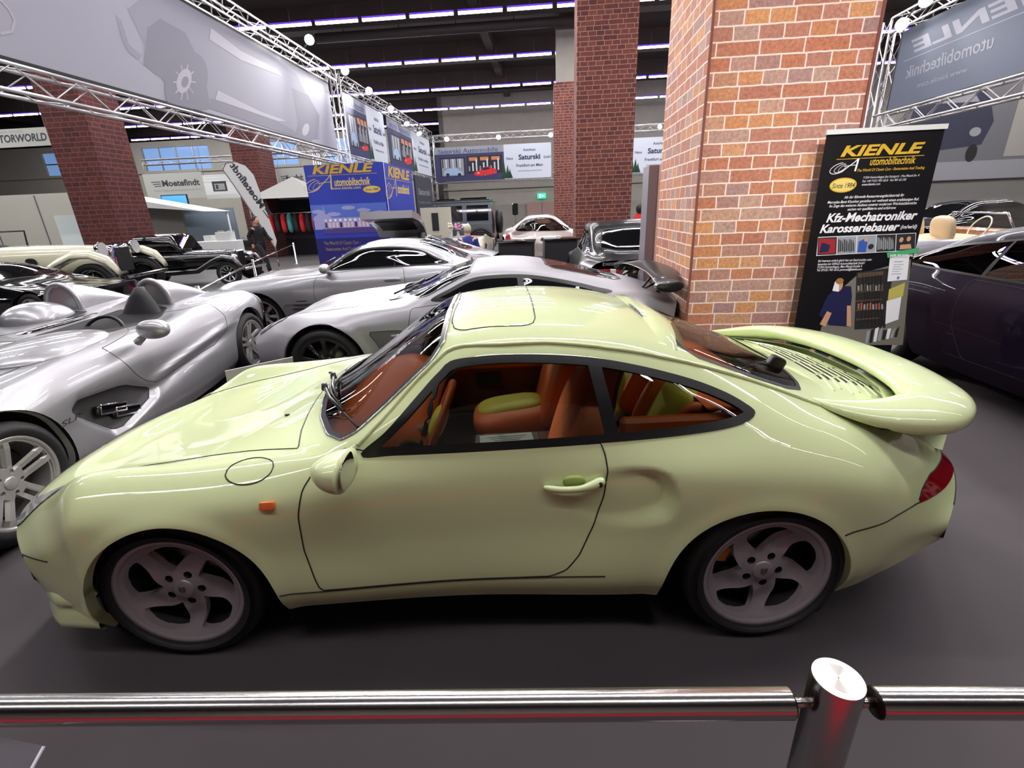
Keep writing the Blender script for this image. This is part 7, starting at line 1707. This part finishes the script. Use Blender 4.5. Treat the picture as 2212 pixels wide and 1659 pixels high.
simple('garage_panel', 'large pale grey panel wall behind the cream roadster', 'partition', lambda b: (b.box((0, 0, 1.5), (6.2, .2, 3.0), 0), b.box((-1.6, -.11, 1.5), (.04, .02, 2.9), 1), b.box((.6, -.11, 1.5), (.04, .02, 2.9), 1)), [mat('pale_panel', (176, 174, 164), .8), GALV], hall(*on_v(70, 480, 17.5)[:2]))
simple('lit_doorway', 'white doorway panel left of the dark red pillar base', 'panel', lambda b: b.box((0, 0, 1.05), (1.3, .1, 2.1), 0), mat('white_glow', (214, 226, 224), .7), hall(*on_v(168, 510, 15.5)[:2]))  # plain white panel without emission
# market tent with coloured clothes
tl = on_v(625, 470, 19.0)
te = thing('market_tent', 'grey market tent left of the blue stand wall', 'tent', hall(tl[0], 18.7), HA)
b = MB(); h = 2.5; b.add([(-1.6, 0, h), (1.6, 0, h), (1.6, 2.4, h), (-1.6, 2.4, h), (0, 1.2, h + .9)], [(0, 1, 4), (1, 2, 4), (2, 3, 4), (3, 0, 4)]); b.build('tent_roof', mat('tent_grey', (150, 150, 146), .8), te)
for x in (-1.55, 1.55):
    for y in (.05, 2.35): b = MB(); b.tube([(x, y, 0), (x, y, h)], .03, 0, 6); b.build('tent_pole', GALV, te)
b = MB(); b.add([(-1.5, 2.3, 0), (1.5, 2.3, 0), (1.5, 2.3, h), (-1.5, 2.3, h)], [(0, 1, 2, 3)]); b.build('tent_back', mat('tent_dark', (34, 32, 40), .9), te)
b = MB(); b.tube([(-1.4, .6, 1.9), (1.4, .6, 1.9)], .02, 0, 6); b.build('clothes_rail', CHROME, te)
RED2 = mat('garment_red', (190, 30, 36), .9); DKG = mat('garment_dark', (40, 30, 34), .9); TEALG = mat('garment_teal', (60, 140, 140), .9)
for k in range(8):
    m_ = (RED2, DKG, RED2, TEALG, DKG, RED2, DKG, RED2)[k]; b = MB(); pillow(b, (0, 0, -.42), (.20, .30, .80), 0, None, 3, n=8); o = b.build('hanging_garment', m_); p_ = hall(tl[0] - 1.0 + .28 * k, 19.3); o.location = (p_[0], p_[1], 1.9); o.rotation_euler = (0, 0, HA)
    tag(o, 'garment hanging on the rail inside the market tent', 'clothes', 'garments on the rail in the market tent')
# dark car beyond the flag
C_ = std_curves(.8, 2.5, .9, 1.76, .80, .92, .94, 1.34, .85, 1.45, 2.2, 2.9, .95)
p_ = on_v(520, 500, 19)
make_car('parked_black_car', 'small black car parked behind the feather flag', hall(p_[0] - 2.6, 23.4), HA, BLACKP, C_, [(0, .32, .36, .5), (2.5, .32, .36, .5)], [(0, .8, .32, .32, .22), (2.5, .8, .32, .32, .22)], dlo=[(1.05,.97),(1.5,1.24),(2.2,1.24),(2.7,.98),(1.8,.95)], bend=end_bend(-.8, 3.4), glassm=BG, nx=60, ns=4)
# white counter with flowers beside the off-roader
cp = on_v(985, 520, 12.1); cx_, cy_, _ = hall(cp[0] + .1, 12.2)
simple('white_counter', 'white counter with flower vases in front of the off-roader', 'counter', lambda b: b.box((0, 0, .47), (.9, .5, .94), 0, bev=.02), WHITEP, (cx_, cy_, 0))
for k in range(3):
    v_ = thing('flower_vase', ['left glass vase of pale flowers on the white counter', 'middle glass vase of pink flowers on the white counter', 'right glass vase of white flowers on the white counter'][k], 'vase', hall(cp[0] - .15 + .22 * k, 12.15, .945), 0)
    b = MB(); b.lathe([(0, 0), (.04, 0), (.05, .08), (.03, .16), (.045, .2)], n=12); b.build('vase', WHITEL, v_)
    b = MB(); random.seed(k)
    for j in range(14): pillow(b, (random.uniform(-.09, .09), random.uniform(-.09, .09), .26 + random.uniform(0, .16)), (.07, .07, .06), 0, n=4)
    b.build('flowers', (mat('flower_cream', (214, 214, 190), .8), mat('flower_pink', (210, 150, 180), .8), mat('flower_white', (226, 226, 222), .8))[k], v_)
# black bar tables in the middle distance
for i, (px, py, v, w_) in enumerate(((1105, 518, 9.5, .9), (1200, 517, 9.9, .95))):
    q = on_v(px, py, v); t_ = thing('bar_table', ['black standing table with dark cloth, left of two, before the city car', 'black standing table with leaflets, right of two, before the city car'][i], 'table', hall(q[0] + .12, v), HA)
    b = MB(); b.box((0, 0, .98), (w_, .7, .04), 0, bev=.01); b.build('table_top', BLACKP, t_)
    for sx in (-1, 1): b = MB(); b.box((sx * w_ * .42, 0, .48), (.06, .6, .96), 0); b.build('leg', BLACK if i == 0 else SATIN, t_)
    b = MB(); b.box((0, -.30, .55), (w_ * .8, .03, .82), 0); b.build('front_cloth', mat('dark_cloth', (34, 32, 36), .9), t_)
q = on_v(1165, 515, 9.9)
simple('leaflet_stack', 'stack of white leaflets on the right black table', 'leaflets', lambda b: (b.box((0, 0, .015), (.3, .2, .03), 0), b.box((.12, .05, .035), (.28, .2, .012), 0, rz=.3)), PAPER, hall(q[0] + .25, 9.9, 1.0))
q = on_v(1113, 452, 17.4)
simple('black_stand_sign', 'small black sign on a pole above the city car', 'sign', lambda b: (b.box((0, 0, q[2]), (.22, .06, .42), 0, bev=.03), b.tube([(0, 0, .01), (0, 0, q[2] - .2)], .02, 0, 6), b.lathe([(0, 0), (.2, 0), (.2, .02), (0, .02)], n=16)), BLACKP, hall(q[0], 17.4))
q = on_v(1170, 423, 32.3)
simple('exit_sign', 'green lit exit sign on the back wall', 'exit sign', lambda b: (b.box((0, 0, 0), (.55, .06, .3), 0), b.box((-.1, -.035, .0), (.10, .01, .2), 1), b.flat([(.03, .04), (.03, -.04), (.2, 0)], (Vector((0, -.035, 0)), Vector((1, 0, 0)), XZ), 1, .002)), [mat('exit_green', (30, 170, 110), .4, emit=(40, 200, 130), estr=2.5), mat('exit_white', (230, 255, 240), .4, emit=(220, 255, 235), estr=3)], hall(q[0], 32.42, q[2]))
# right hand wall pictures
q = on_v(2055, 395, 19.0)
simple('wall_panel', 'greenish white wall panel at right with two framed dark pictures', 'partition', lambda b: (b.box((0, 0, 1.75), (6.5, .15, 3.5), 0), b.box((-1.4, -.1, 1.55), (1.1, .04, .8), 1), b.box((.9, -.1, 1.6), (.9, .04, .9), 1)), [mat('panel_mint', (176, 186, 182), .8), mat('picture_dark', (40, 46, 52), .4)], hall(q[0] + 1.2, 19.0))
q = on_v(2105, 285, 17.0)
def bp_(b):
    b.box((0, 0, 0), (4.6, .05, 3.2), 0)
    F = (Vector((0, -.027, 0)), Vector((1, 0, 0)), XZ)
    b.flat([(-2.1, .9), (-1.6, 1.3), (-.2, 1.3), (.2, .9), (.5, .2), (.3, -.5), (-1.9, -.7), (-2.2, .1)], F, 1, .002); b.flat([(-1.4, 1.15), (-.4, 1.15), (-.1, .8), (-1.7, .8)], F, 2, .004)
    for x in (-1.8, .0): b.ell(x, -.1, .18, .14, F, 2, .004); b.ell(x + .05, -.75, .18, .28, F, 3, .004)
    b.rect(-2.25, -1.58, 2.28, -1.0, F, 2, .003); b.rect(1.1, -.9, 2.28, 1.55, F, 4, .003)
simple('wall_picture', 'huge dark photo print of an old car hanging at the right', 'picture', bp_, [mat('print_grey_dark', (104, 104, 108), .7), mat('print_navy', (44, 46, 66), .6), mat('print_mid', (140, 140, 146), .7), INK, mat('print_stone', (150, 148, 142), .8)], hall(q[0], 17.0, q[2] + .1))
simple('picture_wall', 'stone grey partition wall that carries the huge car print', 'partition', lambda b: b.box((0, 0, 2.75), (6.4, .1, 5.5), 0), mat('stone_grey', (128, 126, 122), .85), hall(q[0] + .6, 17.12))
q = on_v(2035, 300, 12)
# red banner and trees in the gap right of the middle pillar
q = on_v(1395, 448, 22)
simple('red_vehicle_cover', 'small red and black covered vehicle behind the black car', 'vehicle', lambda b: (pillow(b, (0, 0, .705), (1.6, 1.2, 1.4), 0, None, 3), pillow(b, (-.1, -.1, 1.50), (1.1, .9, .5), 1, None, 3)), [RED2, BLACK], hall(q[0] + .2, 22))
# people
def person(name_label, loc, rz, pose, top, legs, hairc, hair_len=.5, scale=1.0, skin=(206, 160, 130), sitting=False):
    r = thing('person', name_label, 'person', loc, rz); r.scale = (scale,) * 3
    SK_ = mat('skin_%d' % skin[0], skin, .55)
    L = {'pelvis': (0, 0, .95), 'chest': (0, 0, 1.28), 'neck': (0, 0, 1.48), 'head': (0, -.02, 1.62),
         'shl': (-.19, 0, 1.42), 'ell': (-.25, .05, 1.15), 'hal': (-.24, -.08, .93), 'shr': (.19, 0, 1.42), 'elr': (.25, .04, 1.15), 'har': (.25, -.10, .94),
         'hil': (-.10, 0, .92), 'knl': (-.11, -.02, .50), 'fol': (-.11, .02, .08), 'hir': (.10, 0, .92), 'knr': (.11, -.02, .50), 'for': (.11, .02, .08)}
    L.update(pose)
    V = lambda k: Vector(L[k])
    def limb(ks, rs, n=14):
        pts, rr = [], []
        for i in range(len(ks) - 1):
            for t in np.linspace(0, 1, 6)[: 6 if i == len(ks) - 2 else 5]: pts.append(V(ks[i]).lerp(V(ks[i + 1]), t)); rr.append(rs[i] * (1 - t) + rs[i + 1] * t)
        return pts, rr
    b = MB(); me_v = []
    # one continuous body: skin modifier on a connected skeleton
    ks = ['pelvis', 'chest', 'neck', 'head', 'shl', 'ell', 'hal', 'shr', 'elr', 'har', 'hil', 'knl', 'fol', 'hir', 'knr', 'for']
    ed = [(0, 1), (1, 2), (2, 3), (1, 4), (4, 5), (5, 6), (1, 7), (7, 8), (8, 9), (0, 10), (10, 11), (11, 12), (0, 13), (13, 14), (14, 15)]
    rad = [.12, .125, .06, .085, .06, .047, .036, .06, .047, .036, .09, .062, .045, .09, .062, .045]
    co = [L[k] for k in ks]
    for side_, hk in ((-1, 6), (1, 9)):                        # palm, five fingers
        h = Vector(co[hk]); b0 = len(co); co.append(tuple(h + Vector((0, -.02, -.06)))); rad.append(.028); ed.append((hk, b0))
        for f_ in range(4): co.append(tuple(h + Vector((0, -.045 + .022 * f_, -.135 + .006 * abs(f_ - 1.5))))); rad.append(.009); ed.append((b0, len(co) - 1))
        co.append(tuple(h + Vector((-side_ * .02, -.06, -.08)))); rad.append(.010); ed.append((hk, len(co) - 1))
    for fk in (12, 15): co.append((co[fk][0], co[fk][1] - .16, .035)); rad.append(.035); ed.append((fk, len(co) - 1))
    me = bpy.data.meshes.new('body'); me.from_pydata(co, ed, []); me.materials.append(SK_)
    o = link_mesh('body', me, r); md = o.modifiers.new('Skin', 'SKIN'); sv = me.skin_vertices[0] if me.skin_vertices else None
    if sv is None:
        return r
    for i, d in enumerate(sv.data): d.radius = (rad[i], rad[i] * (.72 if i in (0, 1) else 1)); d.use_root = (i == 0)
    md.use_smooth_shade = True; sb_ = o.modifiers.new('Sub', 'SUBSURF'); sb_.levels = 1; sb_.render_levels = 2
    b = MB(); pillow(b, tuple(V('head') + Vector((0, .0, .02))), (.165, .205, .25), 0, None, 2.2)
    fdir = -1
    pillow(b, tuple(V('head') + Vector((0, -.105, .0))), (.03, .035, .05), 0, None, 2)
    for sx in (-1, 1): pillow(b, tuple(V('head') + Vector((sx * .083, .005, .01))), (.02, .045, .06), 0, None, 2); pillow(b, tuple(V('head') + Vector((sx * .033, -.093, .035))), (.024, .012, .014), 1, None, 2)
    pillow(b, tuple(V('head') + Vector((0, -.092, -.055))), (.05, .014, .012), 2, None, 2)
    b.build('head', [SK_, INK, mat('lips', (160, 90, 84), .5)], r)
    b = MB(); pillow(b, tuple(V('head') + Vector((0, .022, .055))), (.185, .205, .225), 0, None, 2.3); b.build('hair', hairc, r)
    b = MB(); tor = []
    for k, (w, d, z) in enumerate(((.17, .125, -.06), (.175, .13, .05), (.165, .12, .15), (.185, .13, .28), (.20, .125, .40), (.17, .10, .49), (.075, .07, .545))):
        p0 = V('pelvis').lerp(V('neck'), min(1, max(0, (z + .06) / .60)))
        tor.append([(p0.x + w * math.cos(a), p0.y + d * math.sin(a), V('pelvis').z + z + (V('neck').z - V('pelvis').z - .53) * min(1, max(0, z / .5))) for a in np.linspace(0, 2 * PI, 19)[:-1]])
    loft(b, tor)
    for s_ in 'lr': p, q_ = limb(['sh' + s_, 'el' + s_, 'ha' + s_], [.072, .060, .048]); b.tube(p, q_, 0, 12)
    b.build('jacket', top, r)
    b = MB()
    for s_ in 'lr': p, q_ = limb(['hi' + s_, 'kn' + s_, 'fo' + s_], [.105, .078, .062]); b.tube(p, q_, 0, 12)
    pillow(b, tuple(V('pelvis')), (.34, .26, .28), 0, None, 2.6); b.build('trousers', legs, r)
    b = MB()
    for s_ in 'lr': p0 = V('fo' + s_); pillow(b, (p0.x, p0.y - .07, .045), (.10, .28, .09), 0, None, 3)
    b.build('shoes', INK, r)
    return r
NAVYJ = mat('blue_jacket', (40, 52, 130), .8); DKJ = mat('black_coat', (24, 24, 28), .85); WHAIR = mat('white_hair', (206, 196, 176), .7); DHAIR = mat('dark_hair', (50, 38, 30), .7)
w_ = on_v(566, 562, 13.2)
person('walking visitor in black coat and trousers beside the feather flag', hall(w_[0] + .05, 13.2, .004), HA + math.radians(75), {'knl': (-.11, -.22, .52), 'fol': (-.11, -.30, .10), 'knr': (.11, .08, .50), 'for': (.11, .42, .12), 'ell': (-.24, .16, 1.17), 'hal': (-.22, .10, .95), 'elr': (.24, -.10, 1.17), 'har': (.22, -.28, 1.02)}, DKJ, DKJ, DHAIR)
w_ = on_v(1010, 512, 11.2)
sz = -.50
P_ = {k: (a, c2, z + sz) for k, (a, c2, z) in {'pelvis': (0, 0, .95), 'chest': (0, -.02, 1.28), 'neck': (0, -.05, 1.48), 'head': (0, -.08, 1.62), 'shl': (-.19, -.02, 1.42), 'ell': (-.25, -.05, 1.15), 'hal': (-.12, -.28, 1.08), 'shr': (.19, -.02, 1.42), 'elr': (.25, -.05, 1.15), 'har': (.12, -.28, 1.08), 'hil': (-.10, 0, .92), 'hir': (.10, 0, .92)}.items()}
P_.update({'knl': (-.13, -.44, .47), 'fol': (-.13, -.42, .08), 'knr': (.13, -.44, .47), 'for': (.13, -.42, .08)})
person('white-haired person in a blue shirt seen from behind, seated near the off-roader', hall(w_[0], 11.2), HA + PI, P_, NAVYJ, DKJ, WHAIR, scale=1.06)
simple('chair', 'dark chair under the white-haired person', 'chair', lambda b: (b.box((0, 0, .29), (.44, .30, .05), 0, bev=.02), b.box((0, -.27, .55), (.40, .03, .22), 0, bev=.01), *[b.tube([(sx * .19, sy * .12, .0), (sx * .19, sy * .12, .28)], .014, 0, 6) for sx in (-1, 1) for sy in (-1, 1)]), BLACK, hall(w_[0], 11.2))
